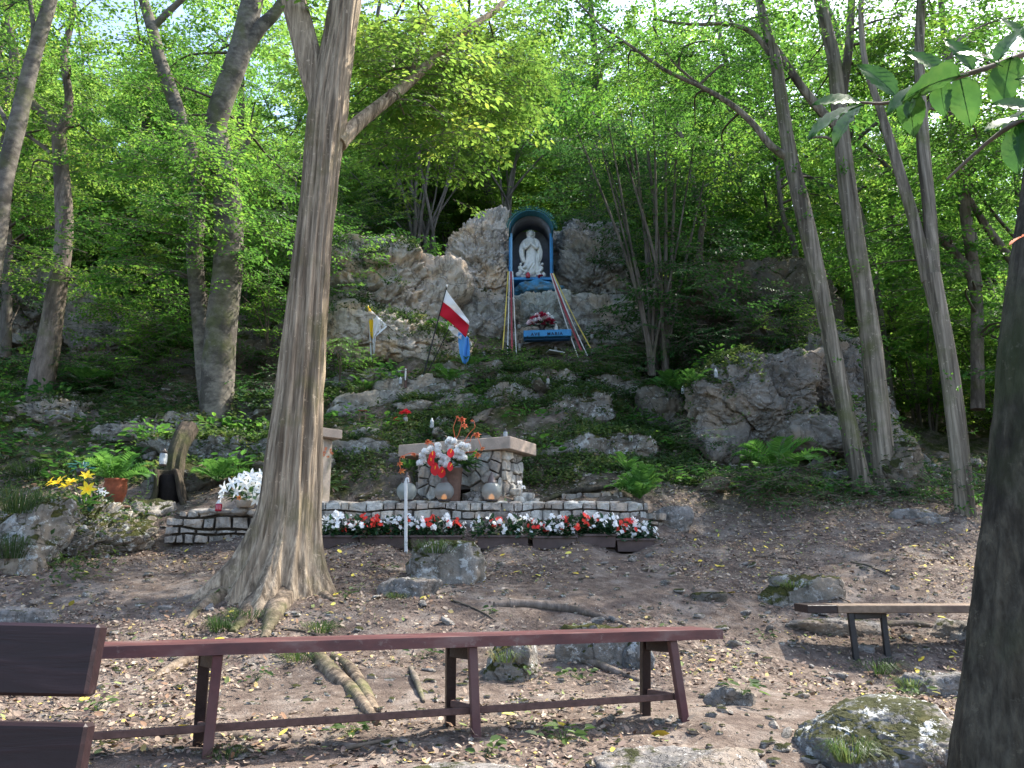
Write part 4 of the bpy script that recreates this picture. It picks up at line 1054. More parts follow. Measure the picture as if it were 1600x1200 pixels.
# leafy clumps
PMS = []
for k in range(5):
    R = np.random.RandomState(300 + k); n = 34; a = R.rand(n) * 6.28; r = .20 * R.rand(n) ** .6
    P = np.stack([np.cos(a) * r, np.sin(a) * r, .03 + .20 * R.rand(n) * (1 - r / .3)], 1); X = np.stack([np.cos(a), np.sin(a), R.uniform(-.2, .6, n)], 1); N = np.array([0, -.25, 1.]) + R.normal(size=(n, 3)) * .35
    m_ = MB(); LL = R.uniform(.05, .10, n); leaf_mb(m_, P, X, N, LL, LL * .55, 0, 1, .2)
    k3 = np.arange(n)[:, None]; m_.add(np.stack([P * 0 + [-.002, 0, -.02], P * 0 + [.002, 0, -.02], P], 1).reshape(-1, 3), k3 * 3 + np.array([[0, 1, 2]]), 0)
    PMS.append(m_.mesh('leafy_clump', MAT[('ivy', 'leaf_dark', 'ivy', 'leaf', 'fern')[k]]))
nq = 0
while nq < 250:
    x = UR.uniform(-10.5, 6.5); y = UR.uniform(9.7, 14.2)
    if -2.3 < x < .9 and y < 10.4 or (x > -2.6 and UR.rand() < .35): continue
    loc, nor, ok = surf(x, y)
    if not ok or nor.z < .35: continue
    o = bpy.data.objects.new('leafy_clump', PMS[UR.randint(5)]); COL.objects.link(o); o.location = loc; o.rotation_euler = (UR.normal(0, .15), UR.normal(0, .15), UR.rand() * 6.28); s = UR.uniform(.6, 1.5) * (1.25 if x < -3 else 1); o.scale = (s, s, s)
    props(o, 'low leafy plant growing on the rocky slope', 'plant', 'leafy plants on the slope'); nq += 1
# dry leaves caught on the slope
mb = MB(); pts = scatter_on(5200, -9, 7, 9.4, 13.6, UR, -.1, 8); PP = []; NN = []
for (x, y) in pts:
    loc, nor, ok = surf(x, y)
    if ok and nor.z > .3: PP.append(loc[:]); NN.append(nor[:])
PP = np.array(PP); NN = np.array(NN); L = UR.uniform(.035, .08, len(PP))
leaf_mb(mb, PP + NN * .012, rdir(len(PP), 0, UR), NN + UR.normal(size=NN.shape) * .3, L, L * .6, 0, 1, -.15)
single('slope_litter', mb, MAT['litter'], 'dry leaves caught on the rocky slope', 'leaf litter', kind='stuff', org=(0, 0, 0))

# grass tufts and small herbs
def tuft(px, py, wpx, label, n=60, h=.14, D=None, group='grass tufts beside the path', mat='grass', lean=0):
    p, nr_ = chit(px, py); R = UR; w = wpx * M(p.y) / 2; mb = MB()
    for k in range(int(n * 1.7)):
        a = R.rand() * 6.28; r = w * .75 * R.rand() ** .5; b = np.array(p) + np.array([math.cos(a) * r, math.sin(a) * r * .7, -.015])
        o = np.array([math.cos(a), math.sin(a), 0]) * w * R.uniform(.2, 1.0); hh = h * R.uniform(.5, 1.1)
        s = np.array([-math.sin(a), math.cos(a), 0]) * .0016 * (p.y / 4) ** .6
        m1 = b + o * .55 + np.array([0, 0, hh * .8]); m2 = b + o * 1.35 + np.array([0, 0, hh * R.uniform(.1, .8)])
        mb.add([b - s, b + s, m1 - s, m1 + s, m2], [[0, 1, 3, 2], [2, 3, 4]])
    single('grass_tuft', mb, MAT[mat], label, 'grass', group, kind='thing', org=tuple(p))
for a in [(345, 985, 46, 'pale grass tuft on the roots left of the big trunk', 90, .14), (385, 965, 70, 'grass along the foot of the big trunk', 110, .10), (500, 985, 60, 'thin grass right of the big trunk base', 70, .10),
          (30, 800, 80, 'green grass hanging over the far left rock', 160, .28), (20, 870, 60, 'long grass at the left edge below the mound', 130, .25), (50, 745, 80, 'grass behind the mossy mound', 120, .25),
          (1330, 1182, 70, 'bright grass tuft in front of the lichen boulder', 140, .10), (1372, 1048, 70, 'drooping grass at the foot of the right bench leg', 100, .11), (1425, 1070, 50, 'broad leaved grass on top of the lichen boulder', 70, .08),
          (680, 862, 80, 'grass growing on the small mossy rock before the planters', 110, .15), (790, 1030, 50, 'grass on the hummock behind the middle bench leg', 60, .09), (465, 1030, 60, 'grass beside the thick twisted root', 80, .10),
          (620, 935, 40, 'small tuft by the low brown rock', 40, .08), (1240, 915, 60, 'short grass on the green rock behind the right bench', 60, .08), (350, 1180, 60, 'straggling grass by the left bench leg', 60, .06)]:
    tuft(a[0], a[1], a[2], a[3], a[4], a[5])
def herb(px, py, wpx, label, n=14, L=.06):
    p, nr_ = chit(px, py); w = wpx * M(p.y) / 2; a = UR.rand(n) * 6.28; r = w * UR.rand(n) ** .6
    P = np.array(p) + np.stack([np.cos(a) * r, np.sin(a) * r, .02 + .05 * UR.rand(n)], 1)
    X = np.stack([np.cos(a), np.sin(a), UR.uniform(-.2, .5, n)], 1); N = np.array([0, -.3, 1.]) + UR.normal(size=(n, 3)) * .3
    mb = MB(); LL = L * UR.uniform(.6, 1.2, n); leaf_mb(mb, P, X, N, LL, LL * .55, 0, 1, .2)
    b = np.array(p); w_ = np.array([.0015, 0, 0]); k = np.arange(n)[:, None]
    mb.add(np.stack([np.broadcast_to(b - w_, P.shape), np.broadcast_to(b + w_, P.shape), P], 1).reshape(-1, 3), k * 3 + np.array([[0, 1, 2]]), 0)
    single('small_herb', mb, MAT['ivy'], label, 'small plant', 'small green herbs on the path', org=tuple(p))
for a in [(360, 930, 50, 'herb with pale leaves against the left roots of the big trunk', 20, .07), (540, 935, 24, 'lone leafy sprig right of the big trunk roots', 9, .06), (765, 960, 30, 'herb on the path above the middle of the bench', 12, .05),
          (150, 1112, 40, 'green sprig just right of the near bench back', 14, .05), (400, 1065, 50, 'herb cluster behind the bench right of its left leg', 16, .045), (545, 1148, 60, 'herbs below the lower rail between the two left legs', 22, .05),
          (760, 1185, 40, 'herbs at the foot of the middle bench leg', 14, .045), (880, 1160, 80, 'leafy herbs on the ground left of the right bench leg', 26, .05), (820, 1052, 30, 'bright herb behind the middle of the bench', 10, .05),
          (1195, 1000, 30, 'small plant left of the far right bench', 12, .05), (1160, 1086, 50, 'flat leaves right of the long bench end', 16, .06), (1425, 1090, 60, 'leafy weeds on the lichen boulder', 22, .05), (600, 890, 40, 'weeds in front of the third planter', 14, .05),
          (560, 925, 26, 'tiny weeds below the second planter', 9, .04), (905, 1062, 50, 'low herbs under the bench behind the lower rail', 16, .05), (660, 1030, 50, 'dark weeds left of the middle bench leg', 16, .05), (140, 905, 50, 'weeds on the path below the mossy mound', 14, .05), (1000, 800, 30, 'weeds beside the right end of the stone wall', 10, .05)]:
    herb(*a)
# ================================================================== built things
def dark(c, k=.5): return tuple(x * k for x in c)
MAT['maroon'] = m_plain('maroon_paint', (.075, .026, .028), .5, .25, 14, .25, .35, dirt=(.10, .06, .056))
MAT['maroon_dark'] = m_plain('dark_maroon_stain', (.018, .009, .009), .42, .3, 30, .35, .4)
MAT['weathered'] = m_plain('weathered_brown_wood', (.17, .125, .09), .75, .3, 22, .3, .2, dirt=(.09, .06, .05))
MAT['iron'] = m_plain('dark_painted_metal', (.02, .018, .018), .5, .3, 30, .15)
MAT['rust'] = m_plain('rusty_brown_metal', (.10, .055, .045), .7, .3, 30, .25)
MAT['slab'] = m_plain('pinkish_concrete', (.40, .31, .245), .8, .12, 45, .25, .2, dirt=(.30, .24, .19))
MAT['post_conc'] = m_plain('pale_concrete', (.38, .32, .26), .8, .15, 40, .2, .2, dirt=(.26, .23, .17))
MAT['mortar'] = m_plain('dark_joint', (.07, .058, .048), .95, .3, 40, .4)
MAT['masonry'] = m_rock('masonry_stone', (.43, .385, .335), moss=.12, lichen=.25, scale=2.4, crackc=.15)
MAT['masonry_pale'] = m_rock('pale_masonry_stone', (.56, .53, .47), moss=.05, lichen=.3, scale=2.4, crackc=.15)
MAT['blue'] = m_plain('sky_blue_paint', (.045, .25, .52), .5, .15, 20, .1, .3, dirt=(.05, .19, .38))
MAT['blue_pale'] = m_plain('pale_blue_paint', (.17, .38, .58), .5, .1, 20, .1)
MAT['blue_in'] = m_plain('grey_blue_lining', (.17, .19, .23), .7, .2, 8, .1)
MAT['teal'] = m_plain('teal_roof_paint', (.025, .12, .16), .6, .2, 14, .1)
MAT['statue'] = m_plain('white_plaster', (.68, .68, .64), .65, .06, 30, .1, .3, dirt=(.50, .50, .46))
MAT['white'] = m_plain('white_paint', (.60, .60, .58), .5, .06, 20, .05)
MAT['candle_white'] = m_plain('dull_white_plastic', (.26, .26, .24), .5, .1, 20, .05)
MAT['cloth_white'] = m_leaf('white_cloth', [(0, (.72, .72, .74)), (1, (.78, .78, .78))], .3, .8)
MAT['cloth_red'] = m_leaf('red_cloth', [(0, (.50, .010, .030)), (1, (.56, .014, .035))], .25, .8)
MAT['cloth_yellow'] = m_leaf('yellow_cloth', [(0, (.72, .55, .03)), (1, (.78, .6, .04))], .3, .8)
MAT['cloth_blue'] = m_leaf('light_blue_cloth', [(0, (.12, .36, .70)), (1, (.16, .42, .75))], .3, .8)
MAT['rib_red'] = m_plain('dull_red_ribbon', (.26, .04, .05), .7, .2, 10, .05)
MAT['rib_yellow'] = m_plain('yellow_ribbon', (.55, .42, .08), .7, .2, 10, .05)
MAT['rib_white'] = m_plain('off_white_ribbon', (.55, .53, .50), .7, .15, 10, .05)
MAT['terracotta'] = m_plain('terracotta', (.23, .065, .032), .75, .25, 25, .15, .2, dirt=(.14, .06, .04))
MAT['brownpot'] = m_plain('brown_clay', (.12, .07, .05), .7, .2, 25, .15)
MAT['planter'] = m_plain('brown_plastic', (.075, .05, .045), .55, .25, 12, .15, .35, dirt=(.12, .09, .08))
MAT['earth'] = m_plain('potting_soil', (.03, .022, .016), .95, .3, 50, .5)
MAT['bronze'] = m_plain('bronze_lid', (.10, .07, .06), .3, .2, 20, .05, .6)
MAT['dark_cap'] = m_plain('dark_bronze_plastic', (.03, .022, .02), .35, .2, 20, .05, .5)
MAT['gold'] = m_plain('brass_plastic', (.35, .22, .08), .35, .15, 20, .05, .5, .6)
MAT['redglass'] = m_plain('red_glass', (.32, .01, .03), .2, .1, 20, .0, .6)
MAT['white_pet'] = m_leaf('white_petal', [(0, (.66, .66, .66)), (1, (.80, .80, .78))], .25, .6)
MAT['red_pet'] = m_leaf('red_petal', [(0, (.55, .010, .015)), (1, (.72, .03, .03))], .25, .5)
MAT['coral_pet'] = m_leaf('coral_red_petal', [(0, (.66, .035, .02)), (1, (.78, .09, .05))], .3, .5)
MAT['orange_pet'] = m_leaf('wilted_orange_petal', [(0, (.50, .12, .05)), (.5, (.55, .20, .10)), (1, (.60, .30, .08))], .3, .6)
MAT['yellow_pet'] = m_leaf('yellow_petal', [(0, (.80, .58, .02)), (1, (.86, .70, .05))], .35, .5)
MAT['pink_pet'] = m_leaf('pink_white_petal', [(0, (.62, .48, .50)), (1, (.76, .66, .66))], .25, .6)
MAT['crimson_pet'] = m_leaf('crimson_petal', [(0, (.26, .008, .03)), (1, (.38, .015, .05))], .2, .5)
MAT['bloom_leaf'] = m_leaf('dark_plant_leaf', [(0, (.010, .035, .014)), (.6, (.02, .06, .02)), (1, (.05, .12, .03))], .25, .35, .4)
MAT['stem'] = m_plain('green_stem', (.10, .16, .04), .6, .2, 20, .05)
t = NT('frosted_globe_glass', .25, .5); t.col((.34, .38, .37)); tr = t.n('ShaderNodeBsdfTranslucent'); tr.inputs[0].default_value = (.45, .48, .46, 1)
tp = t.n('ShaderNodeBsdfTransparent'); m1 = t.n('ShaderNodeMixShader'); m1.inputs[0].default_value = .45; t.l(t.b.outputs[0], m1.inputs[1]); t.l(tr.outputs[0], m1.inputs[2])
m2 = t.n('ShaderNodeMixShader'); m2.inputs[0].default_value = .22; t.l(m1.outputs[0], m2.inputs[1]); t.l(tp.outputs[0], m2.inputs[2]); t.l(m2.outputs[0], t.out.inputs[0]); MAT['globe'] = t.m
t = NT('clear_candle_glass', .12, .5); t.col((.45, .48, .50)); tp = t.n('ShaderNodeBsdfTransparent'); m2 = t.n('ShaderNodeMixShader'); m2.inputs[0].default_value = .45
t.l(t.b.outputs[0], m2.inputs[1]); t.l(tp.outputs[0], m2.inputs[2]); t.l(m2.outputs[0], t.out.inputs[0]); MAT['glass'] = t.m
t = NT('candle_flame'); em = t.n('ShaderNodeEmission'); em.inputs[0].default_value = (1, .42, .12, 1); em.inputs[1].default_value = .55; t.l(em.outputs[0], t.out.inputs[0]); MAT['flame'] = t.m

# ------------------------------------------------------------------ flower shapes
def petal(mb, c, d, n, L, W, curl=.3, mi=0):
    d = np.array(d, float); d /= np.linalg.norm(d); n = np.array(n, float); s = np.cross(n, d); s /= np.linalg.norm(s) + 1e-9; n = np.cross(d, s); c = np.array(c)
    r = []
    for u, w in ((0, .25), (.35, .95), (.7, .8), (1, .05)):
        m = c + d * L * u * (1 - .15 * curl * u) - n * L * curl * (u * u - .35 * u)
        r += [m - s * W * w / 2 + n * W * .12, m, m + s * W * w / 2 + n * W * .12]
    f = []
    for k in range(3):
        a = k * 3; f += [[a, a + 1, a + 4, a + 3], [a + 1, a + 2, a + 5, a + 4]]
    mb.add(np.array(r), f, mi)
def basis(axis):
    a = np.array(axis, float); a /= np.linalg.norm(a); u = np.cross(a, [0, 0, 1.0]) if abs(a[2]) < .9 else np.cross(a, [1.0, 0, 0]); u /= np.linalg.norm(u)
    return a, u, np.cross(a, u)
def star(mb, c, axis, r, n=6, open_=.7, W=.35, curl=.4, mi=0, R=UR):
    a, u, v = basis(axis); ph = R.rand() * 6
    for k in range(n):
        t_ = ph + k * 2 * math.pi / n; q = (u * math.cos(t_) + v * math.sin(t_))
        petal(mb, c, q * open_ + a * (1 - open_) * 1.2, a, r * R.uniform(.9, 1.1), r * W, curl, mi)
def flat5(mb, c, axis, r, mi=0, R=UR):
    a, u, v = basis(axis); ph = R.rand() * 6; c = np.array(c)
    for k in range(5):
        t_ = ph + k * 1.2566; q = u * math.cos(t_) + v * math.sin(t_); s = -u * math.sin(t_) + v * math.cos(t_)
        mb.add([c, c + q * r * .6 - s * r * .42 + a * r * .1, c + q * r + a * r * .02, c + q * r * .6 + s * r * .42 + a * r * .1], [[0, 1, 2, 3]], mi)
def pom(mb, c, r, R=UR, n=46, mi=0, flat=.75, W=.42):
    k = np.arange(n) + .5; ph = np.arccos(1 - 1.6 * k / n); th = k * 2.39996
    d = np.stack([np.cos(th) * np.sin(ph), np.sin(th) * np.sin(ph), np.cos(ph)], 1) + R.normal(size=(n, 3)) * .08
    leaf_mb(mb, np.array(c) + d * r * .35, d * np.array([1, 1, flat]), d[:, [1, 2, 0]], r * .72, r * W, mi, 0, -.1)
def rose(mb, c, r, axis=(0, -.6, .8), R=UR, mi=0):
    a, u, v = basis(axis); c = np.array(c)
    for ring, (n, rr, h) in enumerate(((3, .35, .55), (4, .6, .35), (6, .95, .0))):
        for k in range(n):
            t_ = k * 6.283 / n + ring + R.rand() * .3; q = u * math.cos(t_) + v * math.sin(t_); s = -u * math.sin(t_) + v * math.cos(t_)
            b = c + a * r * (h - .5); o = c + q * r * rr + a * r * (h + .15)
            mb.add([b, o - s * r * .42 - a * r * .2, o + q * r * .12, o + s * r * .42 - a * r * .2], [[0, 1, 2], [0, 2, 3]], mi)
def heart(mb, c, axis, r, mi=0):
    a, u, v = basis(axis); c = np.array(c); P = []
    for k in range(14):
        t_ = k / 14 * 6.283; x = .95 * math.sin(t_) ** 3 if False else math.sin(t_) * (.95 - .25 * math.cos(t_)); y = math.cos(t_) * (1.1 if math.cos(t_) > 0 else .75) - (.35 * (1 - abs(math.sin(t_))) if math.cos(t_) < 0 else 0)
        P.append(c + u * x * r * .75 - v * y * r + a * (abs(x) * r * .22 - .1 * r * max(0, y)))
    mb.add([c] + P, [[0, 1 + k, 1 + (k + 1) % 14] for k in range(14)], mi)
def leafy(parent, c, r, n, L, mat='bloom_leaf', name='foliage', flat=.7, R=UR, W=.5):
    d = R.normal(size=(n, 3)); d /= np.linalg.norm(d, axis=1)[:, None]; d[:, 2] = np.abs(d[:, 2]) * flat
    P = np.array(c) + d * np.array(r) * R.uniform(.3, 1, (n, 1)); X = d + R.normal(size=(n, 3)) * .4; N = R.normal(size=(n, 3)) * .5 + np.array([0, -.3, 1])
    mb = MB(); LL = L * R.uniform(.7, 1.3, n); leaf_mb(mb, P, X, N, LL, LL * W, 0, 1, .2)
    return part(name, mb, MAT[mat], parent)
def stemp(parent, a, b, r=.003, bend=.03, mat='stem', name='stem'):
    a, b = np.array(a, float), np.array(b, float)
    q, qr = smooth_path([a, (a + b) / 2 + np.array([UR.normal(0, bend), 0, bend]), b], [r, r, r * .8], n=6)
    mb = MB(); tube(mb, q, qr, 5); return part(name, mb, MAT[mat], parent, True)

# ------------------------------------------------------------------ ferns
def frond_mesh(seed):
    R = np.random.RandomState(seed); mb = MB(); n = 22
    u = np.linspace(0, 1, n + 1); x = np.sin(u * 1.35) * .80; z = np.sin(u * 2.0) * .52 - .28 * u ** 2.2
    P = np.stack([x, u * 0, z], 1); tube(mb, P, np.linspace(.008, .002, n + 1), 4)
    T = np.gradient(P, axis=0); T /= np.linalg.norm(T, axis=1)[:, None]
    PP, X, N, L = [], [], [], []
    for k in range(3, n + 1):
        l = .20 * math.sin(min(1, (k - 1) / n * 1.25 + .12) * math.pi) ** .8 + .02
        for s in (-1, 1):
            nn = np.cross(T[k], [0, 1, 0]) * -1
            PP.append(P[k]); X.append(T[k] * .35 + np.array([0, s, 0]) + nn * R.uniform(-.25, -.05)); N.append(nn + R.normal(size=3) * .12); L.append(l * R.uniform(.9, 1.08))
    PP, X, N, L = map(np.array, (PP, X, N, L))
    leaf_mb(mb, PP, X, N, L, L * .27, 0, 1, .12)
    return mb.mesh('frond', MAT['fern'])
FR = [frond_mesh(k) for k in range(3)]
def fern(base, size, n, label, tilt=0.0, group='ferns around the shrine', cat='fern', parent=None, a0=0, a1=6.283, pit=(-.5, .25), R=UR):
    t = parent or thing('fern', tuple(base), label, cat, group)
    for k in range(n):
        az = a0 + (a1 - a0) * (k + R.rand() * .7) / n
        inst('frond', FR[k % 3], t, Vector(base), (R.normal(0, .15), R.uniform(*pit) + tilt, az), size * R.uniform(.75, 1.1))
    return t

# ------------------------------------------------------------------ natural stone masonry
def cells(w, h, s, asp, R, gap=.012):
    nx = max(1, round(w / (s * asp))); ny = max(1, round(h / s)); pts = []
    for j in range(ny):
        off = R.uniform(-.3, .3)
        for i in range(-1, nx + 1): pts.append(((i + .5 + off + R.uniform(-.3, .3)) * w / nx, (j + .5 + R.uniform(-.28, .28)) * h / ny))
    out = []
    for a, (x, y) in enumerate(pts):
        poly = [(0, 0), (w, 0), (w, h), (0, h)]
        for b, (u, v) in enumerate(pts):
            if a == b or abs(u - x) > 3.2 * w / nx or abs(v - y) > 3.2 * h / ny: continue
            nx_, ny_ = u - x, v - y; L = math.hypot(nx_, ny_); nx_ /= L; ny_ /= L; d = (nx_ * (u + x) + ny_ * (v + y)) / 2 - gap / 2
            q = []
            for i in range(len(poly)):
                p0, p1 = poly[i], poly[(i + 1) % len(poly)]; d0 = nx_ * p0[0] + ny_ * p0[1] - d; d1 = nx_ * p1[0] + ny_ * p1[1] - d
                if d0 <= 0: q.append(p0)
                if d0 * d1 < 0: t_ = d0 / (d0 - d1); q.append((p0[0] + (p1[0] - p0[0]) * t_, p0[1] + (p1[1] - p0[1]) * t_))
            poly = q
            if len(poly) < 3: break
        if len(poly) >= 3:
            A = abs(sum(poly[i][0] * poly[(i + 1) % len(poly)][1] - poly[(i + 1) % len(poly)][0] * poly[i][1] for i in range(len(poly)))) / 2
            if A > s * s * .10: out.append(np.array(poly))
    return out
def courses(w, h, s, asp, R, gap):
    out = []; y = 0; lo = lambda x: 0.0; sd = R.randint(99)
    def wav(k): return lambda x: (math.sin(x * 4.1 + k * 2.3 + sd) * .16 + math.sin(x * 11 + k + sd) * .10) * s
    k = 0
    while y < h - .02:
        hh = s * R.uniform(.65, 1.35); y1 = y + hh; last = y1 > h - s * .45
        hi = (lambda x, h=h: h) if last else (lambda x, y1=y1, f=wav(k): y1 + f(x)); x = -s * R.uniform(0, 1)
        while x < w:
            x1 = x + s * asp * R.uniform(.45, 1.5); a, b = max(0, x), min(w, x1); tl = R.uniform(-.16, .16) * hh
            if b - a > s * .25:
                g = gap / 2 * R.uniform(.6, 1.6); L_ = b - a; q = []
                for u in (0, .35, .7): xx = a + g + (L_ - 2 * g) * u; q.append((xx, lo(xx) + g + R.uniform(0, .05) * hh))
                q.append((b - g, lo(b) + g + R.uniform(0, .10) * hh)); q.append((b - g - tl * (b < w), hi(b) - g - R.uniform(0, .12) * hh))
                for u in (.66, .33): xx = a + L_ * u; q.append((xx, hi(xx) - g - R.uniform(0, .06) * hh))
                q.append((a + g, hi(a) - g - R.uniform(0, .15) * hh)); out.append(np.array(q))
            x = x1
        lo = hi; y = y1; k += 1
        if last: break
    return out
def masonry(parent, O, U, V, w, h, s, asp, seed, mats=('masonry',), depth=.05, gap=.014, top=None, name='stone', coursed=True):
    """U along, V up, stones stand out along U x V towards the viewer"""
    R = np.random.RandomState(seed); O = np.array(O, float); U = np.array(U, float); U /= np.linalg.norm(U); V = np.array(V, float); V /= np.linalg.norm(V); N = np.cross(U, V)
    for poly in (courses if coursed else cells)(w, h, s, asp, R, gap):
        c = poly.mean(0)
        if top is not None and c[1] > top(c[0]): continue
        fine = []
        for i in range(len(poly)):
            p0, p1 = poly[i], poly[(i + 1) % len(poly)]; fine.append(p0)
            if not coursed and np.linalg.norm(p1 - p0) > s * .4: fine.append((p0 + p1) / 2 + (c - (p0 + p1) / 2) * R.uniform(-.02, .08))
        P = c + (np.array(fine) - c) * (1 - R.uniform(0, .06, (len(fine), 1))); n = len(P); dp = depth * R.uniform(.5, 1.6); tl = R.normal(0, .10, 2)
        def lift(Q, z): return O + np.outer(Q[:, 0], U) + np.outer(Q[:, 1], V) + np.outer(z, N)
        z1 = dp + (P - c) @ tl
        ins = c + (P - c) * .90
        v = np.concatenate([lift(P, np.full(n, -.03)), lift(P, z1 * .80), lift(ins, z1 * 1.0 + R.normal(0, .004, n)), lift(c[None] + R.normal(0, .01, (1, 2)), np.array([dp * 1.08]))])
        f = [[k, (k + 1) % n, n + (k + 1) % n, n + k] for k in range(n)] + [[n + k, n + (k + 1) % n, 2 * n + (k + 1) % n, 2 * n + k] for k in range(n)] + [[2 * n + k, 2 * n + (k + 1) % n, 3 * n] for k in range(n)]
        part(name, MB().add(v, f), MAT[mats[R.randint(len(mats))]], parent, False)

# long low wall behind the planters
zw = PX(750, 786, 9.0).z
A = PX(468, 790, 8.86); B = PX(1012, 790, 8.92); A.z = B.z = zt(A.x, 8.7) - .05
gz = min(zt(x, 8.75) for x in np.linspace(A.x, B.x, 12)) - .06
wall = thing('garden_wall', (A.x, A.y, gz), 'long low wall of irregular pale stones behind the row of planters', 'stone wall')
U = Vector((B.x - A.x, B.y - A.y, 0)); w = U.length; h = zw - gz
mb = MB(); box(mb, ((A.x + B.x) / 2, (A.y + B.y) / 2 + .19, gz + h / 2 - .01), (w, .36, h - .03), frame_from(U), 0); part('core', mb, MAT['mortar'], wall)
masonry(wall, (A.x, A.y, gz), U, (0, 0, 1), w, h, .085, 1.9, 3, ('masonry', 'masonry_pale', 'masonry'), .035, .008)
# flat cap stones along the top
R = np.random.RandomState(8); x = 0
while x < w - .1:
    l = R.uniform(.18, .36); c = Vector((A.x, A.y, 0)) + U.normalized() * (x + l / 2); p, f = rock_arrays(int(x * 100) + 5, (l * .62, .27, .045), 2, 8, .05, .02)
    part('stone', MB().add(p @ frame_from(U).T + np.array([c.x, c.y + .19, zw - .01]), f), MAT['masonry_pale' if R.rand() < .5 else 'masonry'], wall, True); x += l
# left end wall
def dry_wall(label, p0, p1, D0, D1, pytop, hgt, s, asp, seed, rows_top=None):
    a = PX(p0, pytop, D0); b = PX(p1, pytop, D1); g = min(zt(a.x, a.y), zt(b.x, b.y)) - .12; t = thing('dry_stone_wall', (a.x, a.y, g), label, 'stone wall')
    U = Vector((b.x - a.x, b.y - a.y, 0)); w = U.length; h = hgt; z0 = a.z - hgt
    n = frame_from(U)
    mb = MB(); box(mb, ((a.x + b.x) / 2, (a.y + b.y) / 2 + .16, z0 + h / 2 - .02), (w - .06, .28, h - .05), n, 0); part('core', mb, MAT['mortar'], t)
    masonry(t, (a.x, a.y, z0), U, (0, 0, 1), w, h, s, asp, seed, ('masonry', 'rubble'), .05, .016, rows_top)
    return t, a, b
lw, la, lb_ = dry_wall('short dry stone wall left of the big trunk, three courses high', 262, 420, 8.25, 8.45, 797, .35, .095, 1.5, 12, lambda x: .24 + .3 * min(1, x / .5))
for k in range(5):
    x = la.x + .35 + k * .19; p, f = rock_arrays(700 + k, (.13, .16, .045), 2, 8, .05, .02)
    part('stone', MB().add(p + np.array([x, la.y + .12, la.z - .01]), f), MAT['masonry'], lw, True)
dry_wall('crumbling stone wall end right of the planter row', 1012, 1062, 8.75, 9.1, 800, .42, .12, 1.2, 14)
dry_wall('small slanting stone course behind the wall left of the fern', 880, 975, 9.6, 9.3, 770, .22, .10, 1.6, 15)

# ------------------------------------------------------------------ altar
ca = PX(797, 690, 8.95)                       # near corner of the slab
fd = Vector((-math.cos(math.radians(27)), math.sin(math.radians(27)), 0)); rd = Vector((math.sin(math.radians(27)), math.cos(math.radians(27)), 0))
ztop = PX(797, 681, 8.95).z; zbot = PX(797, 701, 8.95).z; SL, SW = 1.58, .72
cen = Vector((ca.x, ca.y, 0)) + fd * SL / 2 + rd * SW / 2
altar = thing('stone_altar', (cen.x, cen.y, zw), 'stone built altar with a thick pinkish slab on top and a dark hollow below', 'altar')
mb = MB(); box(mb, (cen.x, cen.y, (ztop + zbot) / 2), (SL, SW, ztop - zbot), frame_from(fd), 0, .008); part('slab', mb, MAT['slab'], altar)
bo = Vector((ca.x, ca.y, 0)) + fd * .16 + rd * .10; BL, BW, BH = 1.16, .50, zbot - zw
# core with an opening at the bottom of the front
def corebox(x0, x1, z0, z1):
    c = bo + fd * (x0 + x1) / 2 + rd * (BW / 2 + .0); mb = MB(); box(mb, (c.x, c.y, zw + (z0 + z1) / 2), (x1 - x0, BW, z1 - z0), frame_from(fd), 0); return mb
part('core', corebox(.001, .34, 0, BH), MAT['mortar'], altar); part('core', corebox(.342, .86, .19, BH), MAT['mortar'], altar); part('core', corebox(.862, BL - .001, 0, BH), MAT['mortar'], altar)
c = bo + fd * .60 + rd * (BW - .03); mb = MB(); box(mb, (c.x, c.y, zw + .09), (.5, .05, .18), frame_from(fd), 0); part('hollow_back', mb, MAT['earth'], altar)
O = bo + fd * BL; O.z = zw
R = np.random.RandomState(5)
def altar_front(x):  return 9
Uf = -fd
for poly in [1]:
    pass
def masonry_hole(parent, O, U, V, w, h, s, asp, seed, hole, mats):
    n0 = set(o.name for o in parent.children)
    masonry(parent, O, U, V, w, h, s, asp, seed, mats, .040, .012, coursed=False)
    for o in list(parent.children):
        if o.name in n0: continue
        v = np.array([q.co[:] for q in o.data.vertices]) + np.array(ORG[parent.name]) - np.array(O); c = v.mean(0); Un = np.array(Vector(U).normalized())
        if hole(c @ Un, c[2]): bpy.data.objects.remove(o)
masonry_hole(altar, O, Uf, (0, 0, 1), BL, BH, .115, 1.6, 23, lambda u, z: .30 < u < .80 and z < .17, ('masonry_pale', 'masonry_pale', 'masonry'))
O2 = bo.copy(); O2.z = zw
masonry(altar, O2, rd, (0, 0, 1), BW, BH, .12, 1.4, 24, ('masonry_pale', 'masonry'), .040, .012, coursed=False)
O3 = bo + fd * BL + rd * BW; O3.z = zw
masonry(altar, O3, -rd, (0, 0, 1), BW, BH, .13, 1.2, 25, ('masonry',), .04, .010)
# tapered base stones at the right corner
for k, (px, py, s) in enumerate([(812, 782, .07), (824, 776, .06), (806, 768, .05), (770, 781, .05), (833, 784, .05), (745, 783, .05)]):
    c = PX(px, py, 9.05); p, f = rock_arrays(800 + k, (s * 1.3, s, s), 2, 8, .05, .02); part('stone', MB().add(p + np.array(c), f), MAT['masonry_pale'], altar, True)
rock(738, 776, 9.15, 34, 20, 'rock_moss', 'small mossy stone in the dark hollow of the altar', .15, 4, seed=860, name='stone')

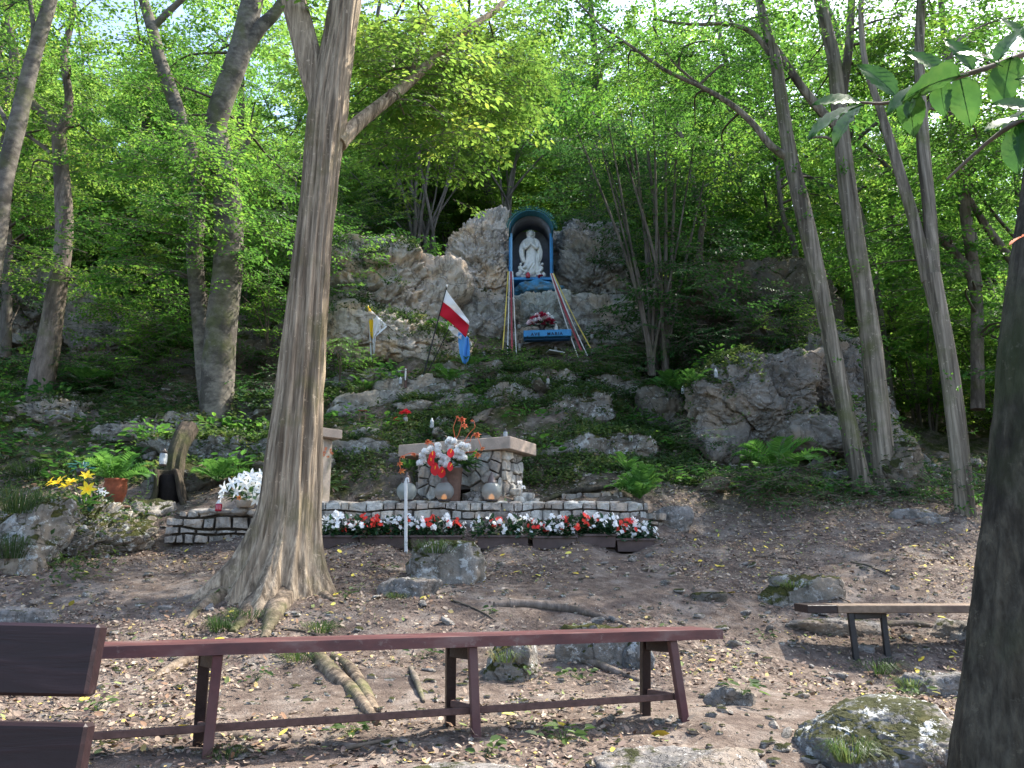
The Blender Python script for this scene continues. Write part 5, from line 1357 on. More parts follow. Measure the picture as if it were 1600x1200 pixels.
# lectern behind the trunk
lc_ = PX(517, 685, 9.1); lec = thing('stone_lectern', (lc_.x - .05, 9.15, zw), 'pale concrete lectern with a thick top slab half hidden behind the big trunk', 'lectern')
ax = math.radians(-24); fr = frame_from(Vector((math.cos(ax), math.sin(ax), 0)))
z1, z0 = PX(515, 669, 8.95).z, PX(515, 683, 8.95).z
mb = MB(); box(mb, (lc_.x - .20, 9.18, (z0 + z1) / 2 + .01), (.50, .42, z1 - z0), fr @ np.array(Euler((0, 0, math.radians(-22))).to_matrix()), 0, .006); part('top_slab', mb, MAT['slab'], lec)
mb = MB(); box(mb, (lc_.x - .22, 9.2, (zw + z0) / 2), (.36, .24, z0 - zw + .02), fr, 0, .008); part('post', mb, MAT['post_conc'], lec)
mb = MB()
for k in range(16):
    star(mb, PX(502 + UR.uniform(-6, 18), 703 + k * .6 + UR.uniform(-5, 6), 8.93), (0, -1, .1), .022, 5, .8, .5)
gar = single('flower_garland', mb, MAT['orange_pet'], 'faded pink flower garland hung under the top of the concrete lectern', 'garland')

# ------------------------------------------------------------------ planters with impatiens
PL = [(524, 74, 8.50), (598, 78, 8.46), (680, 82, 8.45), (786, 84, 8.42), (866, 72, 8.44), (932, 66, 8.46), (992, 62, 8.50)]
names = ['first', 'second', 'third', 'fourth', 'fifth', 'sixth', 'last']
PLANT_MESH = []
def plant_meshes(seed):
    R = np.random.RandomState(seed); mb = MB(); n = 85
    d = R.normal(size=(n, 3)); d /= np.linalg.norm(d, axis=1)[:, None]; d[:, 2] = np.abs(d[:, 2]); P = d * np.array([.105, .10, .20]) * R.uniform(.35, 1, (n, 1)) + np.array([0, 0, .02])
    X = d * np.array([1, 1, .3]) + R.normal(size=(n, 3)) * .35; N = R.normal(size=(n, 3)) * .45 + np.array([0, -.35, 1]); L = R.uniform(.045, .085, n)
    leaf_mb(mb, P, X, N, L, L * .5, 0, 1, .25); fol = mb.mesh('foliage', MAT['bloom_leaf'])
    return fol
FOL = [plant_meshes(k) for k in range(4)]
def fl_mesh(mat, R):
    mb = MB()
    for k in range(3): flat5(mb, R.normal(size=3) * .020, (R.normal(0, .3), -1, R.uniform(.2, .8)), R.uniform(.026, .034), R=R)
    return mb.mesh('flower', MAT[mat])
FW = [fl_mesh('white_pet', np.random.RandomState(k)) for k in range(3)]; FRD = [fl_mesh('coral_pet', np.random.RandomState(k + 9)) for k in range(3)]
PR = np.random.RandomState(77)
for i, (px, wp, D) in enumerate(PL):
    b = PX(px, 857 if i < 5 else 855, D); w = wp * M(D) * .925; z0 = min(b.z, zt(b.x, D + .02) + .015); hb = .135; dep = .2; rz = (.03, .02, .05, -.03, .02, -.05, .12)[i]
    pt = thing('planter_box', (b.x, D + .1, z0), f'{names[i]} brown plastic planter from the left in the row at the wall', 'planter', 'planters in a row before the stone wall')
    fm = frame_from(Vector((math.cos(rz), math.sin(rz), 0)))
    mb = MB(); W2, D2 = w / 2, dep / 2
    lo = [(-W2 * .94, -D2 * .85, 0), (W2 * .94, -D2 * .85, 0), (W2 * .94, D2 * .85, 0), (-W2 * .94, D2 * .85, 0)]; hi = [(-W2, -D2, hb), (W2, -D2, hb), (W2, D2, hb), (-W2, D2, hb)]
    v = np.array(lo + hi) @ fm.T + np.array([b.x, D + .1, z0]); mb.add(v, [[0, 1, 5, 4], [1, 2, 6, 5], [2, 3, 7, 6], [3, 0, 4, 7], [3, 2, 1, 0]]); part('box', mb, MAT['planter'], pt)
    mb = MB()
    for (cx, cy, sx, sy) in ((0, -D2 - .004, w + .03, .018), (0, D2 + .004, w + .03, .018), (-W2 - .004, 0, .018, dep - .012), (W2 + .004, 0, .018, dep - .012)):
        cc = np.array([cx, cy, hb - .008]) @ fm.T + np.array([b.x, D + .1, z0]); box(mb, cc, (sx, sy, .024), fm, 0, .003)
    part('rim', mb, MAT['planter'], pt)
    mb = MB(); cc = np.array([b.x, D + .1, z0 + hb - .03]); box(mb, cc, (w * .97, dep * .93, .02), fm, 0); part('soil', mb, MAT['earth'], pt)
    npl = 4
    redk = PR.randint(npl)
    for k in range(npl):
        u = ((k + .5) / npl - .5) * w; pb = np.array([u, PR.uniform(-.03, .03), hb - .03]) @ fm.T + np.array([b.x, D + .1, z0])
        red = PR.rand() < .22 or k == redk
        lab = ('red' if red else 'white') + f' flowering impatiens, plant {("furthest left", "second", "third", "furthest right")[k]} in the {names[i]} planter'
        t = thing('impatiens_plant', tuple(pb), lab, 'flower', 'impatiens in the planters')
        s = PR.uniform(.92, 1.15)
        inst('foliage', FOL[PR.randint(4)], t, pb, (0, 0, PR.rand() * 6.28), s)
        for j in range(PR.randint(6, 10)):
            a = PR.uniform(-math.pi, 0) if PR.rand() < .8 else PR.uniform(0, math.pi); el = PR.uniform(.25, 1.35)
            if red: el = min(el, 1.25)
            q = Vector((math.cos(a) * math.cos(el) * .135, math.sin(a) * math.cos(el) * .125, .03 + math.sin(el) * .19)) * s
            msh = (FRD if red and j % 3 != 2 else FW)[PR.randint(3)]
            inst('flower', msh, t, Vector(pb) + q, (PR.normal(0, .3), PR.normal(0, .3), math.atan2(q.y, q.x) + 1.57 if q.y < 0 else 0), PR.uniform(.7, 1.1))

# ------------------------------------------------------------------ big globe lanterns on the wall
def globe_lantern(px, D, label, lit, capk):
    b = PX(px, 783, D); b.z = zw + .012; t = thing('grave_lantern', tuple(b), label, 'lantern', 'globe lanterns on the wall'); r = .115; zc = .115
    mb = MB(); lathe(mb, [(.0, .0), (.075, .0), (.078, .012), (.07, .02)], b, 24); part('base', mb, MAT['dark_cap'], t, True)
    prof = [(math.sin(a) * r, zc + -math.cos(a) * r * .97) for a in np.linspace(.62, 2.55, 16)]
    mb = MB(); lathe(mb, prof, b, 28); part('glass_globe', mb, MAT['globe'], t, True)
    c0 = zc + .09
    if capk: mb = MB(); lathe(mb, [(.062, c0), (.064, c0 + .012), (.05, c0 + .022), (.045, c0 + .05), (.03, c0 + .085), (.016, c0 + .10), (.018, c0 + .112), (.009, c0 + .128), (0, c0 + .134)], b, 20); part('lid', mb, MAT['bronze'], t, True)
    if lit:
        mb = MB(); lathe(mb, [(0, .025), (.03, .028), (.034, .05), (.02, .075), (0, .09)], b, 12); part('flame', mb, MAT['flame'], t, True)
globe_lantern(635, 8.93, 'leftmost frosted globe lantern on the wall, behind the white post', False, True)
globe_lantern(694, 8.93, 'middle frosted globe lantern with a candle glow, under the bouquet', True, True)
globe_lantern(768, 8.93, 'right frosted globe lantern with a tall dark lid and a candle glow', True, True)

# white post before the planters
g0 = PX(635, 858, 8.25); tp_ = PX(634, 752, 8.2)
t = thing('white_post', (g0.x, g0.y, g0.z), 'thin white post with a bent top in front of the third planter', 'post')
mb = MB(); beam(mb, (g0.x, g0.y, g0.z - .15), (tp_.x, tp_.y, tp_.z), .032, .022, Vector((0, 1, 0))); part('pole', mb, MAT['white'], t)
mb = MB(); q, qr = smooth_path([(tp_.x, tp_.y, tp_.z - .01), (tp_.x + .005, tp_.y, tp_.z + .025), (tp_.x + .025, tp_.y, tp_.z + .03), (tp_.x + .03, tp_.y, tp_.z - .01)], [.012, .011, .010, .008], .01); tube(mb, q, qr, 8); part('hook', mb, MAT['white'], t, True)

# ------------------------------------------------------------------ altar bouquet in a brown vase
vb = PX(706, 784, 9.0); vb.z = zw + .012
t = thing('altar_bouquet', tuple(vb), 'bouquet of white chrysanthemums, red anthuriums and wilting orange lilies in a brown vase', 'bouquet')
zt_ = PX(706, 732, 9.0).z - vb.z
mb = MB(); lathe(mb, [(0, 0), (.085, 0), (.095, .02), (.105, zt_ * .5), (.118, zt_ - .03), (.125, zt_ - .02), (.125, zt_), (.105, zt_)], vb, 24); part('vase', mb, MAT['brownpot'], t, True)
top = vb + Vector((0, 0, zt_))
leafy(t, top + Vector((0, 0, .05)), (.30, .18, .22), 120, .10, 'bloom_leaf')
leafy(t, top + Vector((.12, -.02, .02)), (.22, .14, .18), 40, .12, 'fern', W=.3)
for (px, py) in [(673, 702), (684, 697), (664, 706), (700, 692), (709, 690), (705, 697), (716, 700), (722, 696), (727, 703), (714, 706), (722, 709), (730, 698), (660, 712), (684, 704), (693, 715), (699, 718), (690, 723), (697, 726), (719, 716), (725, 716), (712, 713), (686, 712), (661, 719), (656, 724), (704, 704), (703, 688)]:
    mb = MB(); c = PX(px, py, 8.80 + UR.uniform(-.04, .06)); pom(mb, c, .046, n=90, W=.55); v_, f_i = ico(2); mb.add(v_ * np.array([.033, .033, .026]) + np.array(c), f_i); part('chrysanthemum', mb, MAT['white_pet'], t)
for (px, py, s, ax) in [(676, 712, .07, (-.3, -1, .3)), (674, 720, .075, (-.4, -1, -.2)), (704, 708, .07, (.1, -1, .4)), (680, 733, .085, (-.2, -1, -.1)), (690, 738, .075, (.2, -1, -.3)), (703, 729, .06, (.4, -1, .0))]:
    mb = MB(); c = PX(px, py, 8.73); heart(mb, c, ax, s * .82); part('anthurium', mb, MAT['red_pet'], t, True)
    mb = MB(); a = Vector(ax).normalized(); tube(mb, [c + a * .01, c + a * .03 + Vector((.01, 0, .025)), c + a * .035 + Vector((.010, 0, .035))], [.004, .004, .003], 6); part('spadix', mb, MAT['yellow_pet'], t, True)
for (x0, y0, pts) in [(665, 720, [(648, 708, .05), (630, 712, .04), (624, 722, .055), (626, 733, .065)]), (710, 700, [(716, 680, .0), (722, 652, .075), (726, 662, .06)]), (720, 700, [(735, 690, .0), (745, 676, .07), (752, 699, .05)]), (725, 712, [(738, 706, .0), (746, 708, .065)]), (680, 700, [(672, 690, 0), (668, 688, .065)]), (712, 690, [(708, 668, 0), (715, 650, .03)]), (722, 700, [(742, 668, 0), (738, 656, .03)])]:
    prev = PX(x0, y0, 8.85)
    for (px, py, r) in pts:
        c = PX(px, py, 8.78 + UR.uniform(-.05, .05)); stemp(t, prev, c, .0045, .015, 'orange_pet', 'wilted_stem'); prev = c
        if r > .02:
            mb = MB(); star(mb, c, (UR.normal(0, .3), -.6, -.8), r, 6, .45, .42, .5); star(mb, c, (0, -.3, -1), r * .7, 4, .3, .5, .2); part('wilted_lily', mb, MAT['orange_pet'], t)
mb = MB(); c = PX(812, 755, 8.95); pom(mb, c, .035); pom(mb, PX(818, 762, 8.95), .03); single('white_blossom', mb, MAT['white_pet'], 'small white flower head lying at the right foot of the altar', 'flower')

# ------------------------------------------------------------------ shrine on the cliff
DN = 15.0
nz = PX(830, 434, DN).z; nx = PX(830, 434, DN).x; mN = M(DN); W = 68 * mN; Hw = PX(830, 366, DN).z - nz; Ha = PX(830, 337, DN).z - nz - Hw; dep = .62
nic = thing('shrine_niche', (nx, DN, nz), 'blue arched niche on the cliff with a vaulted teal roof and grey lining', 'shrine')
mb = MB()
for s in (-1, 1): box(mb, (nx + s * (W / 2 - .02), DN + dep / 2 + .01, nz + Hw / 2), (.035, dep, Hw))
part('side_walls', mb, MAT['blue_in'], nic)
mb = MB(); box(mb, (nx, DN + dep + .03, nz + (Hw + Ha) / 2 - .03), (W, .04, Hw + Ha - .1)); part('back_panel', mb, MAT['blue_in'], nic)
for s in (-1, 1):
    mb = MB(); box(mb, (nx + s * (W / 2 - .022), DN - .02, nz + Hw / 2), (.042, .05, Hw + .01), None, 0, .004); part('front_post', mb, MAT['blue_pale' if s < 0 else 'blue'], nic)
for s in (-1, 1):
    mb = MB(); box(mb, (nx + s * (W / 2 + .014), DN + .26, nz + Hw / 2 - .03), (.026, .5, Hw - .06), None, 0, .004); part('outer_post', mb, MAT['blue'], nic)
def arc_sheet(r0x, r0z, r1x, r1z, y0, y1, n=28):
    mb = MB(); v = []
    for k in range(n + 1):
        a = math.pi * k / n
        for (rx, rz) in ((r0x, r0z), (r1x, r1z)):
            for y in (y0, y1): v.append((nx - math.cos(a) * rx, y, nz + Hw + math.sin(a) * rz))
    f = []
    for k in range(n):
        a = k * 4; b = a + 4
        f += [[a, a + 1, b + 1, b], [a + 2, b + 2, b + 3, a + 3], [a, b, b + 2, a + 2], [a + 1, a + 3, b + 3, b + 1]]
    f += [[0, 2, 3, 1], [n * 4, n * 4 + 1, n * 4 + 3, n * 4 + 2]]
    mb.add(v, f); return mb
part('vault_lining', arc_sheet(W / 2 - .045, Ha - .04, W / 2 - .008, Ha - .008, DN - .005, DN + dep), MAT['blue_in'], nic, True)
part('roof', arc_sheet(W / 2, Ha, W / 2 + .03, Ha + .025, DN - .20, DN + dep + .08), MAT['teal'], nic, True)
part('roof_rim', arc_sheet(W / 2 + .010, Ha + .010, W / 2 + .032, Ha + .027, DN - .215, DN - .203), MAT['teal'], nic, True)
mb = MB(); box(mb, (nx, DN + .31, nz - .03), (W + .06, .70, .05)); part('floor_board', mb, MAT['blue'], nic)
# garland over the roof
mb = MB(); n = 190; a = UR.uniform(.10, math.pi - .10, n); P = np.stack([nx - np.cos(a) * (W / 2 + .07), np.full(n, DN - .22) + UR.uniform(-.05, .15, n), nz + Hw + np.sin(a) * (Ha + .07)], 1)
X = np.stack([-np.cos(a), UR.normal(0, .5, n) - .2, np.sin(a)], 1) + UR.normal(size=(n, 3)) * .6; leaf_mb(mb, P, X, UR.normal(size=(n, 3)), .065, .022, 0, 0, .1)
MAT['garland'] = m_leaf('blue_green_tinsel', [(0, (.018, .09, .085)), (1, (.06, .20, .18))], .2)
tube(mb, [(nx - math.cos(q) * (W / 2 + .06), DN - .2, nz + Hw + math.sin(q) * (Ha + .06)) for q in np.linspace(.1, 3.04, 18)], [.014] * 18, 5)
single('roof_garland', mb, MAT['garland'], 'blue green leafy garland laid over the rim of the niche roof', 'garland')

# statue: one continuous carved body
def ell(mb, c, r, seed=0, amp=0.0, sub=3, rot=None):
    v, f = ico(sub); p = v * np.array(r)
    if amp: p = p * (1 + amp * fbm(v * 3 + seed, 3, seed))[:, None]
    if rot is not None: p = p @ np.array(Euler(rot).to_matrix()).T
    mb.add(p + np.array(c), f)
SH = 1.12; sb = Vector((nx, DN + .15, nz + .012))
mb = MB(); nseg = 60; th = np.arange(nseg) * 2 * math.pi / nseg; rings = []
prof = [(.02, .15, .12, 0), (.14, .17, .13, 0), (.24, .165, .12, .005), (.34, .135, .10, .008), (.46, .115, .085, .008), (.56, .098, .072, .004), (.63, .088, .064, 0), (.67, .094, .068, 0), (.73, .108, .07, 0), (.77, .105, .062, 0), (.80, .075, .05, 0), (.825, .036, .036, 0), (.86, .034, .034, 0)]
pz = np.linspace(.02, .86, 60)
pr = [np.interp(pz, [q[0] for q in prof], [q[k] for q in prof]) for k in (1, 2, 3)]
for k, z in enumerate(pz):
    fold = .075 * np.clip((.62 - z) / .3, 0, 1) + .012
    sw = np.sin(th * 11 + 3.0 * np.sin(z * 7) + z * 5) * .6 + np.sin(th * 5 - z * 9) * .4
    rr = 1 + fold * sw
    rings.append(np.stack([np.cos(th) * pr[0][k] * rr + pr[2][k] + .02 * math.sin(z * 5), np.sin(th) * pr[1][k] * rr, np.full(nseg, z)], 1))
v = np.concatenate(rings); i = np.arange(nseg); j = (i + 1) % nseg
mb.add(v, np.concatenate([np.stack([k * nseg + i, k * nseg + j, (k + 1) * nseg + j, (k + 1) * nseg + i], 1) for k in range(len(pz) - 1)])); mb.add(rings[0], [list(range(nseg))[::-1]]); mb.add(rings[-1], [list(range(nseg))])
# mantle falling wide at both sides with sleeves
for s in (-1, 1):
    P, rr = smooth_path([(s * .055, .02, .80), (s * .115, .0, .745), (s * .150, -.005, .65), (s * .168, -.01, .54), (s * .160, -.015, .43), (s * .135, -.02, .33)], [.040, .046, .050, .052, .046, .030], .012)
    tube(mb, P, rr, 20, lambda th, u, c: 1 + .16 * np.sin(th * 4 + u * 7) + .08 * np.sin(th * 9 - u * 10))
    P, rr = smooth_path([(s * .10, -.01, .75), (s * .125, -.04, .655), (s * .10, -.075, .60), (s * .055, -.092, .63), (s * .02, -.098, .665)], [.034, .036, .032, .024, .014], .01)
    tube(mb, P, rr, 14, lambda th, u, c: 1 + .08 * np.sin(th * 5 + u * 9))
    for q in range(4): ell(mb, (s * (.006 + .004 * q), -.104 - .002 * q, .668 + .009 * q), (.0065, .008, .022), rot=(.3, -s * .35, 0), sub=2)
    ell(mb, (s * .020, -.098, .668), (.006, .007, .013), rot=(.2, s * .5, 0), sub=2)
ell(mb, (0, 0, .902), (.050, .056, .066))                                   # head
ell(mb, (0, .018, .905), (.066, .058, .078), 3, .05)                        # veil
ell(mb, (0, .020, .845), (.075, .050, .045), 4, .08)
ell(mb, (0, -.056, .898), (.0075, .012, .016), sub=2); ell(mb, (0, -.052, .875), (.015, .007, .005), sub=2); ell(mb, (0, -.048, .858), (.016, .012, .012), sub=2)
for s in (-1, 1): ell(mb, (s * .019, -.050, .908), (.010, .006, .0055), sub=2); ell(mb, (s * .020, -.050, .922), (.014, .006, .005), sub=2); ell(mb, (s * .027, -.038, .885), (.015, .014, .016), sub=2)
for k in range(14):                                                         # crown ring of little stars
    a = k / 14 * 6.283; ell(mb, (math.cos(a) * .079, .015, .915 + math.sin(a) * .079), (.014, .009, .014), sub=1)
ell(mb, (0, .03, .915), (.078, .010, .078))
# belt
P = [(math.cos(a) * .092 + .004, math.sin(a) * .068, .628) for a in np.linspace(0, 6.283, 25)]; tube(mb, P, [.009] * 25, 6, cap=False)
# cloud and little heads at the feet
CRn = np.random.RandomState(4)
for k in range(34):
    a = CRn.rand() * 6.283; r = CRn.uniform(.07, .215); z = CRn.uniform(.03, .24) * (1 - .35 * (1 - r / .215)); ell(mb, (math.cos(a) * r, math.sin(a) * r * .62 - .02, z), tuple(CRn.uniform(.028, .062, 3)), k, .15, 2)
for (x, z, r) in [(-.20, .21, .044), (.19, .20, .044), (-.235, .08, .05), (.225, .07, .05), (-.10, .05, .05), (.09, .06, .05), (.21, .285, .026), (-.19, .285, .026)]: ell(mb, (x, -.06, z), (r, r * .9, r), int(x * 100) + 50, .08)
for (pts, r) in [([(-.21, -.07, .20), (-.15, -.12, .14), (-.07, -.13, .10)], .022), ([(.20, -.07, .19), (.16, -.12, .12), (.09, -.13, .08)], .022), ([(.02, -.11, .30), (-.06, -.14, .16), (-.14, -.13, .05)], .020), ([(.07, -.10, .28), (.0, -.14, .14), (-.06, -.14, .04)], .018)]:
    P, rr = smooth_path(pts, [r] * 3, .01); tube(mb, P, rr, 10)
vv = [(q * SH) + np.array(sb) for q in mb.v]; mb.v = vv
st = single('statue', mb, MAT['statue'], 'white statue of a veiled woman with praying hands standing on clouds inside the blue niche', 'statue', org=tuple(sb), smooth=True)
rm = st.modifiers.new('remesh', 'REMESH'); rm.mode = 'VOXEL'; rm.voxel_size = .0058; rm.use_smooth_shade = True
# red votive and dark flowers at the feet
def votive(p, h, r, mat, label, lid='gold', glow=False, cat='candle', group='small grave candles left around the shrine'):
    t = thing('grave_candle', tuple(p), label, cat, group); p = Vector(p)
    mb = MB(); lathe(mb, [(0, 0), (r * .8, 0), (r, h * .08), (r * .92, h * .2), (r, h * .45), (r * .85, h * .62), (r * .6, h * .66)], p, 12); part('glass', mb, MAT[mat], t, True)
    mb = MB(); lathe(mb, [(r * .8, h * .62), (r * .85, h * .68), (r * .45, h * .80), (r * .5, h * .86), (r * .22, h * .94), (0, h)], p, 12); part('lid', mb, MAT[lid], t, True)
    return t
votive(PX(825, 434, 14.85), .13, .05, 'redglass', 'round red candle at the feet of the white statue', 'redglass')
mb = MB()
for k in range(7): rose(mb, PX(845 + UR.uniform(-4, 4), 433 + UR.uniform(-3, 2), 14.85), .03)
single('dark_flowers', mb, MAT['crimson_pet'], 'dark red artificial flowers right of the statue feet', 'flowers')
# painted ledge under the niche
p, f = rock_arrays(92, (.62, .66, .17), 5, 12, .07, .05); c = PX(832, 434, 15.35); c.z = nz - .055 - (p[:, 2].max())
t = NT('blue_painted_rock', .6, .3); t.col(t.mix(t.mask(t.noise(7, 5), .42, .60), (.05, .24, .44), (.10, .16, .18))); t.bump(t.noise(20, 4), .5, .02); MAT['blue_rock'] = t.m
single('painted_ledge', MB().add(p + np.array(c), f), MAT['blue_rock'], 'rock ledge splashed with blue paint directly under the statue', 'painted rock', smooth=True)

# AVE MARIA shelf
sa, sb2 = PX(818, 525, 13.75), PX(892, 523, 13.75)
shelf = thing('inscribed_shelf', ((sa.x + sb2.x) / 2, 13.75, sa.z), 'blue shelf on the rock with AVE MARIA painted on its front edge', 'shelf')
mb = MB(); beam(mb, sa, sb2, .30, .125, Vector((0, 0, 1)), .006); part('board', mb, MAT['blue'], shelf)
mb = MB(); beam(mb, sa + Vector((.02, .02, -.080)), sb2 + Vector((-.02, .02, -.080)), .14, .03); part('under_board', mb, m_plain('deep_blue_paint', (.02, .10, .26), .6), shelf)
MAT['letter'] = m_plain('dark_blue_lettering', (.012, .02, .05), .6, .1, 20, 0)
def letters(txt, px, py, size, sx=1.0):
    cu = bpy.data.curves.new('lettering', 'FONT'); cu.body = txt; cu.size = size; cu.extrude = .002; cu.align_x = 'CENTER'; cu.align_y = 'CENTER'; cu.offset = .0015; cu.space_character = 1.25
    cu.materials.append(MAT['letter']); o = bpy.data.objects.new('lettering', cu); COL.objects.link(o); o.parent = shelf
    p = PX(px, py, 13.593); ang = math.atan2(sb2.z - sa.z, sb2.x - sa.x)
    bpy.context.view_layer.update(); me = bpy.data.meshes.new_from_object(o.evaluated_get(bpy.context.evaluated_depsgraph_get())); bpy.data.objects.remove(o)
    o = bpy.data.objects.new('lettering', me); COL.objects.link(o); o.parent = shelf
    o.location = p - ORG[shelf.name]; o.rotation_euler = (math.radians(90), -ang, 0); o.scale = (sx, 1, 1); return o
letters('AVE', 836.5, 522.5, .082, 1.0); letters('MARIA', 867, 521.5, .082, 1.0)
for px in (824, 853, 885): # small floral marks
    mb = MB(); c = PX(px, 526.5, 13.595); box(mb, c, (.008, .004, .05)); box(mb, c + Vector((.012, 0, .018)), (.02, .004, .008)); box(mb, c + Vector((-.010, 0, -.006)), (.016, .004, .008)); part('painted_mark', mb, MAT['letter'], shelf)
# shelf bouquet
bb = PX(847, 519, 13.72); bb.z = sa.z + .066
t = thing('rose_bouquet', tuple(bb), 'dome of crimson and pale pink roses in a dark bowl on the blue shelf', 'bouquet')
mb = MB(); lathe(mb, [(0, 0), (.10, 0), (.055, .04), (.05, .07), (.10, .12), (.085, .125)], bb, 16); part('bowl', mb, MAT['dark_cap'], t, True)
leafy(t, bb + Vector((0, 0, .11)), (.27, .16, .14), 60, .08)
k = 0
for (px, py) in [(828, 502), (832, 497), (836, 500), (838, 495), (842, 498), (845, 494), (849, 497), (851, 492), (855, 495), (858, 499), (861, 496), (863, 501), (834, 504), (840, 503), (846, 502), (853, 502), (859, 504), (830, 507), (843, 506), (849, 506), (839, 492), (846, 490), (856, 491), (862, 505), (826, 505)]:
    mb = MB(); rose(mb, PX(px, py, 13.62 + UR.uniform(-.05, .08)), .056); rose(mb, PX(px + .8, py, 13.66), .03); part('rose', mb, MAT[('pink_pet', 'crimson_pet', 'white_pet', 'crimson_pet')[k % 4]], t, label=('pale pink rose', 'crimson rose', 'white rose', 'crimson rose')[k % 4]); k += 1
# ribbons
def ribbon(a, b, w, mat, label):
    A_, B_ = PX(*a), PX(*b); mb = MB(); n = 14; v = []
    for k in range(n + 1):
        u = k / n; p = A_.lerp(B_, u); p.z -= .05 * math.sin(u * math.pi); ww = w * (1 + .12 * math.sin(u * 17)) / 2; tw = .5 * math.sin(u * 9 + a[0])
        v += [(p.x - ww * math.cos(tw), p.y - ww * math.sin(tw), p.z), (p.x + ww * math.cos(tw), p.y + ww * math.sin(tw), p.z), (p.x + ww * math.cos(tw), p.y + ww * math.sin(tw) + .003, p.z), (p.x - ww * math.cos(tw), p.y - ww * math.sin(tw) + .003, p.z)]
    f = []
    for k in range(n):
        q = k * 4; f += [[q, q + 1, q + 5, q + 4], [q + 1, q + 2, q + 6, q + 5], [q + 2, q + 3, q + 7, q + 6], [q + 3, q, q + 4, q + 7]]
    mb.add(v, f); single('ribbon', mb, MAT[mat], label, 'ribbon', 'ribbons stretched from the niche to the ground')
ribbon((794, 424, 14.45), (785, 553, 13.5), .020, 'rib_yellow', 'yellow ribbon, outermost on the left of the niche')
ribbon((796, 424, 14.45), (793, 555, 13.5), .018, 'rib_white', 'white ribbon between the yellow and the red one on the left')
ribbon((798.5, 424, 14.45), (800, 551, 13.5), .036, 'rib_red', 'wide dull red ribbon on the left of the niche')
ribbon((801, 424, 14.45), (807, 556, 13.5), .018, 'rib_white', 'white ribbon nearest the blue shelf on the left')
ribbon((860, 427, 14.45), (904, 560, 13.4), .018, 'rib_white', 'white ribbon crossing the right end of the blue shelf')
ribbon((862, 427, 14.45), (908, 547, 13.5), .042, 'rib_red', 'wide dull red ribbon on the right of the niche')
ribbon((863, 427, 14.45), (918, 556, 13.4), .018, 'rib_white', 'white ribbon beside the yellow one on the right')
ribbon((864.5, 427, 14.45), (923, 544, 13.5), .020, 'rib_yellow', 'yellow ribbon, outermost on the right of the niche')
mb = MB(); q, qr = smooth_path([PX(745, 552, 13.3), PX(800, 554, 13.3), PX(880, 556, 13.3), PX(1000, 556, 13.3)], [.005] * 4, .3); tube(mb, q, qr, 5); single('wire', mb, MAT['iron'], 'thin dark wire stretched along the foot of the cliff under the shelf', 'wire', smooth=True)

# ------------------------------------------------------------------ flags
def cloth(parent, name, grid, D, mats, wave=.05, n=12, mi=None, label=None):
    """grid: rows of picture points; cloth with folds in depth"""
    g = np.array(grid, float); r, c = g.shape[:2]; mb = MB(); v = []; N1 = n; N2 = n
    for i in range(N1 + 1):
        for j in range(N2 + 1):
            a, b = i / N1 * (r - 1), j / N2 * (c - 1); i0, j0 = min(int(a), r - 2), min(int(b), c - 2); u, w = a - i0, b - j0
            p = g[i0, j0] * (1 - u) * (1 - w) + g[i0 + 1, j0] * u * (1 - w) + g[i0, j0 + 1] * (1 - u) * w + g[i0 + 1, j0 + 1] * u * w
            v.append(PX(p[0], p[1], D + wave * math.sin(j / N2 * 9 + i / N1 * 3) * (j / N2) ** .6))
    f = [[i * (N2 + 1) + j, i * (N2 + 1) + j + 1, (i + 1) * (N2 + 1) + j + 1, (i + 1) * (N2 + 1) + j] for i in range(N1) for j in range(N2)]
    mb.add(np.array([list(q) for q in v]), f); o = part(name, mb, mats, parent, True, label=label)
    s = o.modifiers.new('thickness', 'SOLIDIFY'); s.thickness = .003; return o
def pole(parent, a, b, r, mat='iron', name='pole'):
    mb = MB(); tube(mb, [a, b], [r, r * .8], 8); return part(name, mb, MAT[mat], parent, True)
b_, t_ = PX(667, 566, 12.3), PX(698, 449, 12.3)
fl = thing('national_flag', tuple(b_), 'white over red flag drooping from a slanted dark pole on the slope', 'flag')
pole(fl, b_ + Vector((-.08, 0, -.35)), t_, .013); mb = MB(); ell(mb, t_ + Vector((0, 0, .02)), (.018, .018, .03), sub=2); part('finial', mb, MAT['white'], fl, True)
cloth(fl, 'white_band', [[(697.5, 453), (706, 466), (718, 481), (733, 502)], [(692.5, 472), (703, 480), (717, 493), (733, 508)]], 12.28, MAT['cloth_white'])
cloth(fl, 'red_band', [[(692.5, 472), (703, 480), (717, 493), (733, 508)], [(687, 493), (700, 501), (715, 514), (728, 528)]], 12.28, MAT['cloth_red'])
b2, t2 = PX(680, 556, 12.4), PX(703, 511, 12.4)
fl = thing('marian_flag', tuple(b2), 'light blue and white flag hanging limp behind the red and white one', 'flag'); pole(fl, b2 + Vector((-.1, 0, -.25)), t2, .010)
cloth(fl, 'white_band', [[(702, 508), (712, 513), (722, 520)], [(700, 513), (708, 522), (721, 531)]], 12.38, MAT['cloth_white'])
cloth(fl, 'blue_band', [[(716, 519), (724, 522), (732, 527)], [(716, 534), (726, 538), (734, 542)], [(718, 552), (726, 557), (734, 556)], [(723, 567), (727, 569), (731, 565)]], 12.36, MAT['cloth_blue'], .07)
b3, t3 = PX(581, 556, 12.9), PX(575, 477, 12.9)
fl = thing('papal_flag', tuple(b3), 'small yellow and white flag on a short white pole left of the other flags', 'flag'); pole(fl, b3 + Vector((0, 0, -.1)), t3, .012, 'white')
cloth(fl, 'yellow_band', [[(575, 477), (577, 481), (580, 485)], [(576, 500), (579, 500), (583, 502)], [(579, 524), (580, 526), (582.5, 530)]], 12.88, MAT['cloth_yellow'], .02)
